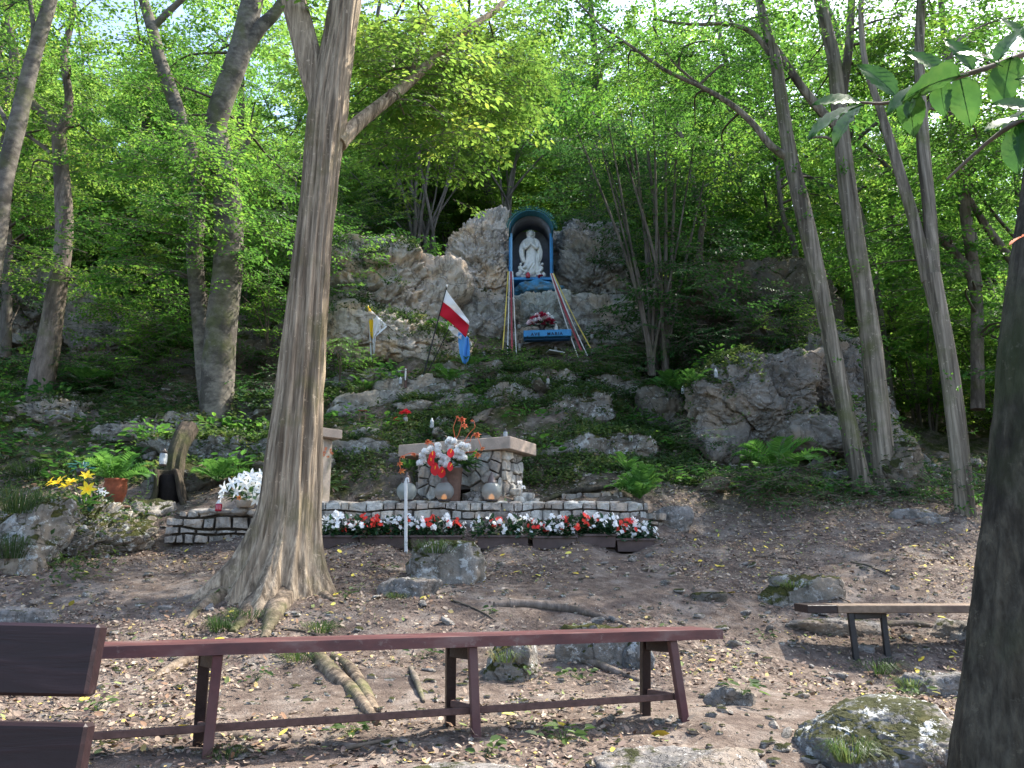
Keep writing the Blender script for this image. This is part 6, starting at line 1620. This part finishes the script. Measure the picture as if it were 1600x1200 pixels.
cloth(fl, 'white_band', [[(580, 485), (592, 496), (606, 509)], [(583, 502), (592, 509), (601, 514)], [(582, 530), (584, 528), (587, 526)], [(583, 553), (584, 553), (585.5, 552)]], 12.88, MAT['cloth_white'], .05)
mb = MB(); tube(mb, [PX(606, 509, 12.88), PX(660, 560, 12.95)], [.010, .012], 7); single('brown_stick', mb, MAT['twig'], 'brown stick leaning from the tip of the yellow and white flag to the ground', 'stick', smooth=True)

# ------------------------------------------------------------------ left corner pots
# terracotta pot with fern
pb = PX(177, 790, 8.35)
pot = thing('terracotta_pot', tuple(pb), 'reddish terracotta pot on a dish left of the stump, filled with fern', 'pot')
mb = MB(); lathe(mb, [(0, -.03), (.15, -.03), (.17, .0), (.13, .0)], pb, 24); part('dish', mb, MAT['brownpot'], pot, True)
mb = MB(); lathe(mb, [(0, .0), (.06, .0), (.09, .05), (.115, .13), (.12, .20), (.108, .25), (.115, .262), (.115, .285), (.095, .285), (.09, .25)], pb, 24); part('body', mb, MAT['terracotta'], pot, True)
f_ = fern(pb + Vector((0, 0, .26)), .50, 20, 'bright green fern arching out of the terracotta pot', pit=(-.35, .5))
# yellow lilies
lb2 = PX(128, 800, 7.75); t = thing('yellow_lilies', tuple(lb2), 'bunch of yellow lilies with green leaves on the mossy mound', 'flowers')
for (px, py, r, ax) in [(92, 756, .10, (-.3, -.5, .7)), (105, 760, .085, (-.1, -.6, .6)), (112, 754, .07, (.2, -.4, .8)), (135, 746, .085, (.3, -.5, .7)), (137, 766, .10, (.3, -.7, .3)), (80, 754, .06, (-.6, -.3, .5))]:
    c = PX(px, py, 7.7); stemp(t, lb2, c, .004, .03); mb = MB(); star(mb, c, ax, r, 6, .6, .42, .45); part('lily', mb, MAT['yellow_pet'], t)
leafy(t, lb2 + Vector((.0, 0, .02)), (.10, .08, .22), 34, .13, 'fern', W=.22); leafy(t, lb2 + Vector((-.02, 0, .0)), (.12, .08, .12), 20, .10, 'bloom_leaf', W=.35)
wb = PX(155, 790, 8.0); t = thing('white_flowers', tuple(wb), 'small white and violet flower beside the yellow lilies', 'flowers')
leafy(t, wb, (.14, .1, .12), 26, .10, 'bloom_leaf', W=.25)
for (px, py) in [(157, 767), (163, 771)]: mb = MB(); star(mb, PX(px, py, 7.95), (.1, -.8, .4), .045, 5, .8, .5); part('flower', mb, MAT['white_pet'], t)
fb = PX(128, 735, 9.3); t = thing('small_pot_plant', tuple(fb), 'little dark pot with bluish leaves behind the yellow lilies', 'plant'); mb = MB(); lathe(mb, [(0, -.06), (.05, -.06), (.065, .02), (.05, .02)], fb, 14); part('pot', mb, MAT['dark_cap'], t, True); leafy(t, fb + Vector((0, 0, .02)), (.1, .08, .10), 24, .10, 'garland', W=.25)
# stump with glass lantern
sbp = PX(268, 792, 9.15)
def stumpf(th, u, c): return 1 + .18 * fbm(np.stack([np.cos(th) * 2, np.sin(th) * 2, np.full(len(th), c[2] * 2)], 1), 3, 33)
t = thing('tree_stump', tuple(sbp), 'mossy hollow stump with a leaning broken limb left of the stone wall', 'stump')
def hollow(px0, r0):
    mb = MB(); q, qr = smooth_path([PX(266, 795, 9.15), PX(264, 775, 9.15), PX(262, 750, 9.12), PX(258, 733, 9.1)], [.24, .19, .16, .15], .03); n = 22
    T = len(q); th = np.linspace(-.35, 3.9, n); out = []; inn = []
    for k in range(T):
        rr = qr[k] * (1 + .16 * fbm(np.stack([np.cos(th) * 2, np.sin(th) * 2, np.full(n, q[k][2] * 3)], 1), 3, 34))
        out.append(q[k] + np.stack([np.cos(th) * rr, np.sin(th) * rr, 0 * th], 1)); inn.append(q[k] + np.stack([np.cos(th) * rr * .68, np.sin(th) * rr * .68, 0 * th], 1))
    a = MB(); i = np.arange(n - 1)
    v = np.concatenate(out + inn); F_ = []
    for k in range(T - 1):
        F_ += [[k * n + m, k * n + m + 1, (k + 1) * n + m + 1, (k + 1) * n + m] for m in i] + [[(T + k) * n + m, (T + k + 1) * n + m, (T + k + 1) * n + m + 1, (T + k) * n + m + 1] for m in i]
        F_ += [[k * n, (k + 1) * n, (T + k + 1) * n, (T + k) * n], [k * n + n - 1, (T + k) * n + n - 1, (T + k + 1) * n + n - 1, (k + 1) * n + n - 1]]
    k = T - 1; F_ += [[k * n + m, k * n + m + 1, (T + k) * n + m + 1, (T + k) * n + m] for m in i]
    a.add(v, F_); return a
MAT['stump'] = m_bark('mossy_stump_bark', (.022, .018, .014), (.09, .07, .052), moss=.55, stretch=.3, scale=24, mossc=(.05, .058, .016))
part('hollow_base', hollow(0, 0), MAT['stump'], t, True); mb = MB(); lathe(mb, [(.0, -.1), (.13, -.1), (.13, .30), (.12, .32)], PX(264, 785, 9.22), 14); part('hollow_shade_fill', mb, m_plain('hollow_shade_black', (.012, .009, .008), .95, .3, 30, .5), t, True)  # near-black fill added to paint the shade inside the hollow
q, qr = smooth_path([PX(276, 795, 9.32), PX(272, 755, 9.34), PX(274, 720, 9.40), PX(284, 690, 9.55), PX(296, 668, 9.75)], [.11, .11, .11, .115, .12], .03); mb = MB(); tube(mb, q, qr, 18, stumpf); part('broken_limb', mb, MAT['stump'], t, False)
gl = PX(254, 728, 9.0); t = thing('glass_lantern', tuple(gl), 'clear glass lantern with dark rims standing on the hollow stump', 'lantern')
mb = MB(); lathe(mb, [(0, 0), (.045, 0), (.048, .015), (.04, .02)], gl, 8); part('base', mb, MAT['dark_cap'], t)
mb = MB(); lathe(mb, [(.04, .02), (.047, .05), (.045, .13), (.036, .15)], gl, 8); part('glass', mb, MAT['glass'], t)
mb = MB(); lathe(mb, [(.025, .02), (.026, .09), (.0, .095)], gl, 10); part('candle', mb, MAT['white'], t, True)
mb = MB(); lathe(mb, [(.042, .15), (.044, .165), (.02, .185), (.012, .2), (0, .21)], gl, 8); part('lid', mb, MAT['dark_cap'], t)
# white lily bouquet in a bowl on the left wall
wb = PX(383, 797, 8.30); wb.z = la.z + .03
t = thing('white_lily_bouquet', tuple(wb), 'large bouquet of white lilies in a pale bowl on the left stone wall', 'bouquet')
mb = MB(); lathe(mb, [(0, 0), (.085, 0), (.10, .06), (.102, .07), (.08, .07)], wb, 20); part('bowl', mb, MAT['post_conc'], t, True)
leafy(t, wb + Vector((0, 0, .1)), (.22, .14, .20), 60, .11, 'bloom_leaf', W=.4)
for (px, py, r) in [(393, 745, .085), (374, 751, .07), (383, 757, .075), (364, 756, .075), (352, 764, .07), (405, 752, .08), (397, 762, .085), (411, 768, .08), (389, 771, .08), (400, 780, .075), (370, 768, .06), (347, 774, .05), (414, 780, .06), (380, 744, .05), (408, 742, .06)]:
    mb = MB(); star(mb, PX(px, py, 8.18 + UR.uniform(-.04, .06)), ((px - 383) / 60, -.9, (765 - py) / 50), r * 1.22, 6, .7, .36, .45); part('lily', mb, MAT['white_pet'], t)
for (px, py) in [(352, 764), (364, 756), (411, 768), (347, 774)]: stemp(t, wb + Vector((0, 0, .07)), PX(px, py, 8.2), .004, .02)
mb = MB(); star(mb, PX(375, 777, 8.1), (0, -1, -.3), .05, 5, .4, .5, .3); part('wilted_flower', mb, MAT['orange_pet'], t)
votive(PX(341, 799, 8.2), .125, .036, 'redglass', 'pink red glass candle on the left wall beside the white lily bouquet', 'white')

# ferns
fern(chit(1000, 782)[0] + Vector((0, 0, .02)), .55, 24, 'large bright fern at the right end of the stone wall', pit=(-.7, .3))
fern(PX(340, 752, 9.3), .50, 15, 'fern behind the white lily bouquet', pit=(-.5, .3))
fern(chit(1215, 752)[0] + Vector((0, 0, .12)), .75, 18, 'broad fern spreading in front of the grey outcrop', pit=(-.3, .4))
fern(chit(1170, 775)[0], .38, 12, 'darker fern at the left of the broad one', pit=(-.5, .3))
fern(chit(1045, 612)[0], .60, 11, 'fern in the shade at the foot of the hazel stems', pit=(-.3, .4))
fern(chit(700, 600)[0], .55, 10, 'fern at the foot of the flag pole', pit=(-.3, .4))
fern(chit(735, 575)[0], .45, 9, 'low fern on the ledge under the blue flag', pit=(-.2, .4))
fern(chit(135, 600)[0], .6, 10, 'shaded fern below the forked trunk', pit=(-.2, .4))
fern(chit(980, 735)[0], .38, 9, 'small fern on the slope above the large bright one', pit=(-.3, .4))
fern(chit(1085, 600)[0], .42, 9, 'small fern beside the one under the hazel', pit=(-.3, .4))
fern(chit(570, 610)[0], .42, 9, 'small fern right of the big trunk halfway up', pit=(-.3, .4))
fern(chit(640, 735)[0], .32, 9, 'little fern behind the left end of the altar', pit=(-.3, .4))

# small candles on the slope
CND = [(634, 660, 'white candle below the red flower on the slope', 'white'), (675, 668, 'glass candle in front of the flat grey boulder', 'glass'), 
       (626, 600, 'candle left of the small wooden cross', 'glass'), (710, 604, 'white ring shaped candle under the fern by the flags', 'white'), (856, 600, 'candle on the slope right of centre', 'white'),
        (1067, 615, 'lone bluish candle in the shade right of the hazel', 'glass'), (812, 548, 'tall white candle at the foot of the left ribbons', 'white'),
       (868, 548, 'candle with a tray beneath the shelf', 'white'), (925, 530, 'white candle right of the ribbons, upper one', 'white'), (926, 552, 'white candle right of the ribbons, lower one', 'white'), (811, 514, 'candle left of the blue shelf', 'white'),
       (756, 556, 'white candle on the ledge left of the ribbons', 'white'), (1118, 590, 'small candle at the top left of the grey outcrop', 'glass'), (416, 672, 'white candle left of the big trunk', 'white'),
       (985, 690, 'white candle on the dark rocks under the hazel', 'white'), (735, 545, 'candle on the rock right of the flag pole', 'glass')]
for (px, py, lab, mt_) in CND:
    p, nn = chit(px, py); p = p + Vector((0, -.03, -.01)); mt_ = 'candle_white' if mt_ == 'white' else mt_; votive(p, UR.uniform(.11, .15) if 'tall' not in lab else .22, UR.uniform(.028, .038), mt_, lab, 'white' if mt_ == 'glass' else 'rust')
p = PX(793, 680, 8.95); p = Vector(p) + fd * .08 + rd * .1; p.z = ztop; votive(p, .11, .028, 'glass', 'tiny silver candle on the right corner of the altar slab', 'dark_cap')
p = PX(869, 519, 13.7); p.z = sa.z + .066; votive(p, .16, .035, 'white', 'white candle on the right part of the blue shelf', 'white')
# tray, wooden lantern, red flowers, cross
p, nn = chit(868, 553); mb = MB(); box(mb, p + Vector((0, -.1, .0)), (.30, .2, .02), np.array(Euler((0, .12, .2)).to_matrix()), 0, .004); single('tray', mb, MAT['white'], 'tilted white tray under the candle below the shelf', 'tray')
p, nn = chit(566, 660); t = thing('wooden_lantern', tuple(p), 'tiny open wooden lantern on the grey rock right of the big trunk', 'lantern')
for s in (-1, 1):
    mb = MB(); box(mb, p + Vector((s * .045, 0, .09)), (.014, .05, .16)); part('side', mb, MAT['weathered'], t)
mb = MB(); box(mb, p + Vector((0, 0, .176)), (.13, .07, .014)); part('top', mb, MAT['terracotta'], t); mb = MB(); box(mb, p + Vector((0, 0, .012)), (.10, .05, .014)); part('bottom', mb, MAT['weathered'], t)
p, nn = chit(632, 655); t = thing('red_flowers', tuple(p), 'small bunch of red flowers above the white candle on the slope', 'flowers')
leafy(t, p + Vector((0, -.02, .02)), (.12, .08, .14), 26, .08, 'fern', W=.4)
for (px, py) in [(634, 642), (628, 645), (638, 645), (619, 655)]: mb = MB(); rose(mb, PX(px, py, p.y - .08), .045); part('flower', mb, MAT['red_pet'], t)
p, nn = chit(634, 605); t = thing('small_cross', tuple(p), 'small weathered wooden cross with a pale figure left of the flags', 'cross')
mb = MB(); box(mb, p + Vector((0, -.03, .16)), (.035, .02, .36), None, 0, .003); part('upright', mb, MAT['rust'], t); mb = MB(); box(mb, p + Vector((0, -.045, .24)), (.16, .015, .03), None, 0, .003); part('crossbar', mb, MAT['rust'], t)
mb = MB(); tube(mb, [p + Vector((0, -.062, .10)), p + Vector((0, -.066, .20)), p + Vector((0, -.062, .25))], [.010, .016, .012], 8); ell(mb, p + Vector((0, -.066, .272)), (.014, .014, .018), sub=2); part('figure', mb, MAT['white'], t, True)

# ------------------------------------------------------------------ benches
# long bench in front
E = PZ(1130, 991, .42); S0 = PZ(160, 1020, .42)
ud = (E - S0); ud.z = 0; ud.normalize(); nd = Vector((-ud.y, ud.x, 0))
Lft = S0 - ud * 1.15; th_ = .044
bench = thing('plank_bench', tuple(S0 + (E - S0) * .5 - Vector((0, 0, .42))), 'long dark red plank bench without a back crossing the foreground', 'bench')
mb = MB(); SWd = .21
v = np.array([list(q) for q in (Lft, E + ud * .0, E + nd * SWd - ud * .05, Lft + nd * SWd)]); lo = v - [0, 0, th_ / 2]; hi = v + [0, 0, th_ / 2]
def beamq(mb, v4, h, bev=.004):
    lo = v4.copy(); hi = v4.copy(); hi[:, 2] += h; c = v4.mean(0)
    hin = hi.copy(); hin[:, :2] += (c[:2] - hi[:, :2]) / np.linalg.norm(c[:2] - hi[:, :2], axis=1)[:, None] * bev; hin_ = hin.copy(); hi[:, 2] -= bev
    V = np.concatenate([lo, hi, hin_]); f = [[3, 2, 1, 0], [8, 9, 10, 11]] + [[k, (k + 1) % 4, 4 + (k + 1) % 4, 4 + k] for k in range(4)] + [[4 + k, 4 + (k + 1) % 4, 8 + (k + 1) % 4, 8 + k] for k in range(4)]
    mb.add(V, f)
v4 = v.copy(); v4[:, 2] -= th_ / 2; beamq(mb, v4, th_)
t = NT('worn_maroon_paint', .38, .45); n_m = t.noise(9, 5, vec=t.pos((.25, 1, 1))); c = t.ramp(n_m, [(.35, (.055, .022, .025)), (.55, (.10, .037, .037)), (.68, (.14, .085, .08))])
c = t.mix(t.math('MULTIPLY', t.mask(t.noise(18, 6, rough=.8), .58, .64), .6), c, (.16, .12, .11)); t.col(c); t.bump(t.noise(40, 4, vec=t.pos((.2, 1, 1))), .2, .005); MAT['maroon_worn'] = t.m
part('seat', mb, MAT['maroon_worn'], bench)
zs = .42 - th_ / 2
for k, (fx, fy, bx, gx, gy) in enumerate([(332, 1040, 312, 322, 1215), (746, 1015, 714, 746, 1172), (1062, 1004, 1017, 1074, 1147)]):
    top_f = PZ(fx, fy, zs - .005)
    s = (top_f - S0).dot(ud); tf = S0 + ud * s + nd * .035; tf.z = zs - .002; tb = S0 + ud * (s - .06) + nd * (SWd - .02); tb.z = zs - .002
    bf = PX(gx, gy, tf.y); bf = Vector((bf.x, tf.y - .015, bf.z)) ; bk = tb + Vector((0, .05, 0)); bk.z = bf.z + (.03 if k else .0)
    tb2 = tb.copy(); tb2.z = zs - .002
    fdz = bf + Vector((0, 0, -.06)); bdz = bk + Vector((ud.x * (-.01 if k != 1 else 0), 0, -.08))
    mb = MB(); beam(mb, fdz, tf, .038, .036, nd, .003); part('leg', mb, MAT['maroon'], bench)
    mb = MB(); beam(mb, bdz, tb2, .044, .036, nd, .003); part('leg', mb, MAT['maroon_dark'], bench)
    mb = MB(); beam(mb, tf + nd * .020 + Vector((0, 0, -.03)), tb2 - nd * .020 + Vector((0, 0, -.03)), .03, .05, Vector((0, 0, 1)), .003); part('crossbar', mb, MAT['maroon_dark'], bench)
    mh = tf.lerp(fdz, .54); mh2 = tb2.lerp(bdz, .54); mb = MB(); beam(mb, mh + nd * .03, mh2 - nd * .03, .02, .028, Vector((0, 0, 1)), .003); part('crossbar', mb, MAT['rust'], bench)
    if k == 0: r0 = mh.lerp(mh2, .22)
    if k == 2: r1 = mh.lerp(mh2, .22)
rv = (r1 - r0).normalized(); mb = MB(); beam(mb, r0 - rv * 1.0, r1, .022, .028, Vector((0, 0, 1)), .003); part('stretcher', mb, MAT['rust'], bench)
# right bench
E1 = PZ(1262, 952, .42); D1 = E1.y
b = thing('plank_bench', (E1.x + 1, D1 + .15, 0), 'weathered brown plank bench on dark legs at the right, partly behind the near trunk', 'bench')
e2 = Vector((E1.x + 2.3, D1 + .02, .42)); mb = MB(); beam(mb, E1 + Vector((.22, .14, 0)), e2 + Vector((0, .14, 0)), .28, .055); part('seat', mb, MAT['weathered'], b)
mb = MB(); beam(mb, E1 + Vector((0, .14, 0)), E1 + Vector((.218, .14, 0)), .284, .058); part('seat_end', mb, MAT['maroon_dark'], b, label='darker end piece of the seat')
for dx in (0, 1.45):
    lx, rx = PX(1332, 965, D1).x + dx, PX(1380, 965, D1 + .1).x + dx
    tl, tr_ = Vector((lx, D1 + .03, .392)), Vector((rx, D1 + .10, .392)); bl, br = Vector((PX(1340, 1040, D1).x + dx, D1 - .0, -.05)), Vector((PX(1395, 1040, D1).x + dx, D1 + .06, -.06))
    for (a_, c_) in ((tl, bl), (tr_, br)): mb = MB(); beam(mb, c_, a_, .04, .035, Vector((0, 1, 0)), .003); part('leg', mb, MAT['iron'], b)
    mb = MB(); beam(mb, tl + Vector((.02, .0, -.022)), tr_ + Vector((-.02, 0, -.022)), .035, .04); part('crossbar', mb, MAT['iron'], b)
# near bench with back at the left edge
xr = PX(156, 1030, 1.30); nb = thing('backrest_bench', (xr.x - .9, 1.5, -.1), 'dark bench back of two thick planks close by in the lower left corner', 'bench')
def bplank(x1t, y1t, x1b, y1b, D, label=None):
    a = PX(x1t, y1t, D); c = PX(x1b, y1b, D); hh = a.z - c.z; cx = (a.x + c.x) / 2; mb = MB()
    R3 = np.array(Euler((math.radians(-6), math.radians(1.5), math.radians(3))).to_matrix())
    Lp = 1.7; box(mb, np.array([cx, D, (a.z + c.z) / 2]) - R3 @ np.array([Lp / 2, 0, 0]), (Lp, .035, hh), R3, 0, .005)
    part('back_plank', mb, MAT['nearplank'], nb)
t = NT('dark_varnished_plank', .5, .3); g_ = t.noise(38, 6, vec=t.pos((.08, 1, 1)), dist=1.2); c = t.ramp(g_, [(.3, (.012, .006, .007)), (.6, (.022, .010, .012)), (.75, (.04, .022, .024))])
c = t.mix(t.math('MULTIPLY', t.mask(t.noise(25, 5, vec=t.pos((.3, 1, 1))), .62, .70), .4), c, (.07, .05, .05)); t.col(c); t.bump(g_, .35, .004); MAT['nearplank'] = t.m
bplank(158, 976, 148, 1088, 1.30); bplank(141, 1130, 128, 1236, 1.325)
for dx in (-.45, -1.55):
    mb = MB(); beam(mb, (xr.x + dx, 1.42, -.12), (xr.x + dx, 1.345, .66), .05, .06, Vector((0, 1, 0)), .004); part('back_post', mb, MAT['maroon_dark'], nb)
    mb = MB(); beam(mb, (xr.x + dx, 1.80, -.12), (xr.x + dx, 1.76, .22), .05, .06, Vector((0, 1, 0)), .004); part('leg', mb, MAT['maroon_dark'], nb)
for k in range(2): mb = MB(); box(mb, (xr.x - .95, 1.52 + k * .19, .245), (1.7, .17, .035), None, 0, .006); part('seat_plank', mb, MAT['nearplank'], nb)
# corner of a red seat at the bottom right
c = PX(1478, 1208, 2.55); t = thing('red_bench', (c.x, c.y, c.z - .3), 'red painted seat end peeping out left of the near dark trunk', 'bench')
mb = MB(); box(mb, c + Vector((.32, -.05, -.02)), (.72, .25, .04), np.array(Euler((0, -.04, .05)).to_matrix()), 0, .01); part('seat', mb, m_plain('red_paint', (.40, .07, .05), .5, .15, 20, .1), t)
for dx in (.1, .55): mb = MB(); beam(mb, (c.x + dx, c.y - .05, -.06), (c.x + dx, c.y - .05, c.z - .041), .04, .04, Vector((0, 1, 0)), .003); part('leg', mb, MAT['rust'], t)

# ------------------------------------------------------------------ scattered individual stones
SR = np.random.RandomState(55)
SMESH = []
for k in range(6):
    p, f = rock_arrays(900 + k, (1, .8, .55), 3, 9, .10, .05); SMESH.append(MB().add(p, f).mesh('stone', MAT['flat_stone' if k % 2 else 'rubble'], (0, 0, 0), True))
SPOT = [(258, 952, 16), (478, 932, 14), (402, 945, 14), (60, 945, 22), (1203, 985, 18), (1060, 1000, 14), (1230, 1150, 22), (1205, 1125, 18), (1180, 1180, 30), (1220, 1170, 22), (1150, 1010, 26), (1090, 965, 20), (930, 975, 24), (885, 985, 16), (560, 985, 16), (1165, 960, 20), (1130, 985, 26), (1280, 960, 20), (1420, 1000, 26),
        (735, 1060, 12), (800, 1130, 14), (905, 1010, 16), (1110, 1120, 18), (1030, 1130, 20), (180, 990, 16), (300, 980, 14), (620, 1010, 14), (700, 975, 18), (520, 1000, 12), (660, 945, 18), (1190, 1040, 18), (1250, 1090, 20), (1310, 1060, 22), (1160, 885, 14), (1050, 900, 14), (230, 900, 14), (110, 985, 20), (1015, 870, 14), (1400, 920, 14), (1350, 890, 12), (1480, 950, 18), (860, 1195, 20), (950, 1180, 16), (1270, 1190, 26)]
for (px, py, s) in SPOT + [(SR.uniform(30, 1520), SR.uniform(870, 1190), SR.uniform(8, 20)) for _ in range(70)]:
    g = ghit(px, py); m = M(g.y); k = SR.randint(6); o = bpy.data.objects.new('loose_stone', SMESH[k]); COL.objects.link(o)
    o.location = g + Vector((0, 0, s * m * .08)); o.rotation_euler = (SR.normal(0, .2), SR.normal(0, .2), SR.rand() * 6.28); sc = s * m / 2; o.scale = (sc * SR.uniform(.9, 1.4), sc, sc * SR.uniform(.6, 1.1))
    props(o, 'small pale stone lying loose on the bare path', 'stone', 'loose stones on the path')
# broken sticks
for (a_, b_, r, lab) in [((1330, 880), (1400, 905), .012, 'thin stick on the path under the double trunk'), ((540, 1175), (640, 1160), .010, 'thin stick below the rail of the long bench'), ((1285, 930), (1330, 945), .008, 'twig beside the mossy rock behind the right bench'), ((705, 940), (775, 975), .009, 'thin diagonal twig above the middle of the long bench'), ((1180, 870), (1240, 878), .010, 'stick lying across the path in the upper right'), ((440, 985), (505, 1000), .010, 'twig on the roots right of the big trunk')]:
    g1, g2 = ghit(*a_), ghit(*b_); q, qr = smooth_path([g1 + Vector((0, 0, .01)), (g1 + g2) / 2 + Vector((.02, .02, .018)), g2 + Vector((0, 0, .01))], [r, r * .8, r * .5], .05)
    for i_ in range(len(q)): q[i_][2] = max(q[i_][2], zt(q[i_][0], q[i_][1]) + r * .5)
    mb = MB(); tube(mb, q, qr, 6); single('stick', mb, MAT['twig'], lab, 'stick', smooth=True)

# ------------------------------------------------------------------ branch with big leaves hanging in close at the upper right
def big_leaf_mesh(seed):
    R = np.random.RandomState(seed); mb = MB(); nu, nv = 14, 4; v = []
    for i in range(nu + 1):
        u = i / nu; w = .27 * (math.sin(math.pi * u ** .85)) ** .75 * (1 + .05 * (i % 2))
        for j in range(-nv, nv + 1):
            s = j / nv; pleat = .022 * math.sin((u * 9 - abs(s) * 2.6) * 6.283 / 1.15); v.append((u - .03 * (1 - abs(s)) * 0, s * w, abs(s) * w * .22 - .22 * u * u + pleat * (abs(s) > .05)))
    m = 2 * nv + 1; f = [[i * m + j, i * m + j + 1, (i + 1) * m + j + 1, (i + 1) * m + j] for i in range(nu) for j in range(m - 1)]
    mb.add(v, f); P = [(u, 0, -.22 * u * u - .004) for u in np.linspace(-.12, .98, 10)]; tube(mb, P, list(np.linspace(.012, .004, 10)), 5)
    return mb.mesh('leaf', MAT['bigleaf'], (0, 0, 0), True)
MAT['bigleaf'] = m_leaf('serrated_hornbeam_leaf', [(0, (.022, .075, .014)), (.5, (.035, .11, .02)), (1, (.06, .14, .025))], .4, .4, .3, 30)
BLM = [big_leaf_mesh(k) for k in range(3)]
def overhang(label, path, leaves, D):
    P = [PX(x, y, D + dz) for (x, y, dz) in path]; t = thing('overhanging_branch', tuple(P[0]), label, 'branch', 'leafy branches hanging in from the right')
    q, qr = smooth_path(P, list(np.linspace(.006, .0018, len(P))), .03); mb = MB(); tube(mb, q, qr, 6); part('twig', mb, MAT['twig'], t, True)
    for (x, y, x2, y2, dz, roll) in leaves:
        a = PX(x, y, D + dz); b = PX(x2, y2, D + dz - .01); d = b - a; L = d.length; X = d.normalized(); N = Vector((0, -.55, .75)); N.rotate(Matrix.Rotation(roll, 3, X)); Y = N.cross(X).normalized(); Z = X.cross(Y)
        o = inst('leaf', BLM[CR.randint(3)], t, a, (0, 0, 0), (L, L, L)); o.rotation_euler = Matrix(((X.x, Y.x, Z.x), (X.y, Y.y, Z.y), (X.z, Y.z, Z.z))).to_euler()
overhang('near branch with broad serrated leaves reaching left across the upper right corner', [(1660, 60, .1), (1560, 100, .05), (1450, 135, 0), (1390, 160, 0), (1345, 160, -.02)],
  [(1345, 160, 1275, 148, 0, -.3), (1348, 163, 1258, 195, 0, .2), (1352, 160, 1293, 212, .02, .5), (1400, 150, 1350, 90, .03, -.6), (1440, 138, 1410, 175, 0, .7), (1450, 132, 1385, 160, -.02, .1), (1480, 120, 1425, 70, .03, -.5), (1500, 118, 1395, 140, -.03, .9), (1520, 110, 1485, 50, .04, -.4), (1420, 145, 1428, 205, .02, .4), (1500, 120, 1515, 190, .05, .6), (1560, 95, 1590, 30, .02, -.6), (1560, 100, 1500, 70, 0, -.2), (1580, 90, 1560, 160, .03, .4), (1470, 125, 1470, 175, .06, .8), (1610, 75, 1570, 15, .04, -.2), (1440, 135, 1480, 85, .05, -.8)], 1.15)
overhang('second near branch with hanging leaves lower at the right edge', [(1700, 120, .0), (1640, 170, 0), (1590, 190, 0), (1540, 225, 0), (1480, 280, .02)],
  [(1640, 165, 1590, 235, 0, .3), (1620, 175, 1560, 150, .02, -.5), (1600, 186, 1575, 260, .01, .8), (1600, 186, 1540, 190, -.02, .1), (1660, 150, 1600, 110, .03, -.4), (1570, 205, 1610, 150, .02, -.6), (1690, 130, 1610, 210, -.02, .5), (1640, 168, 1610, 235, .04, 1.0)], 1.0)
p = thing('autumn_leaf', tuple(PX(1590, 370, 1.6)), 'single orange autumn leaf against the near dark trunk', 'leaf'); o = inst('blade', BLM[0].copy(), p, PX(1608, 366, 1.6), (0, .3, 3.3), .06); o.data.materials[0] = MAT['orange_pet']
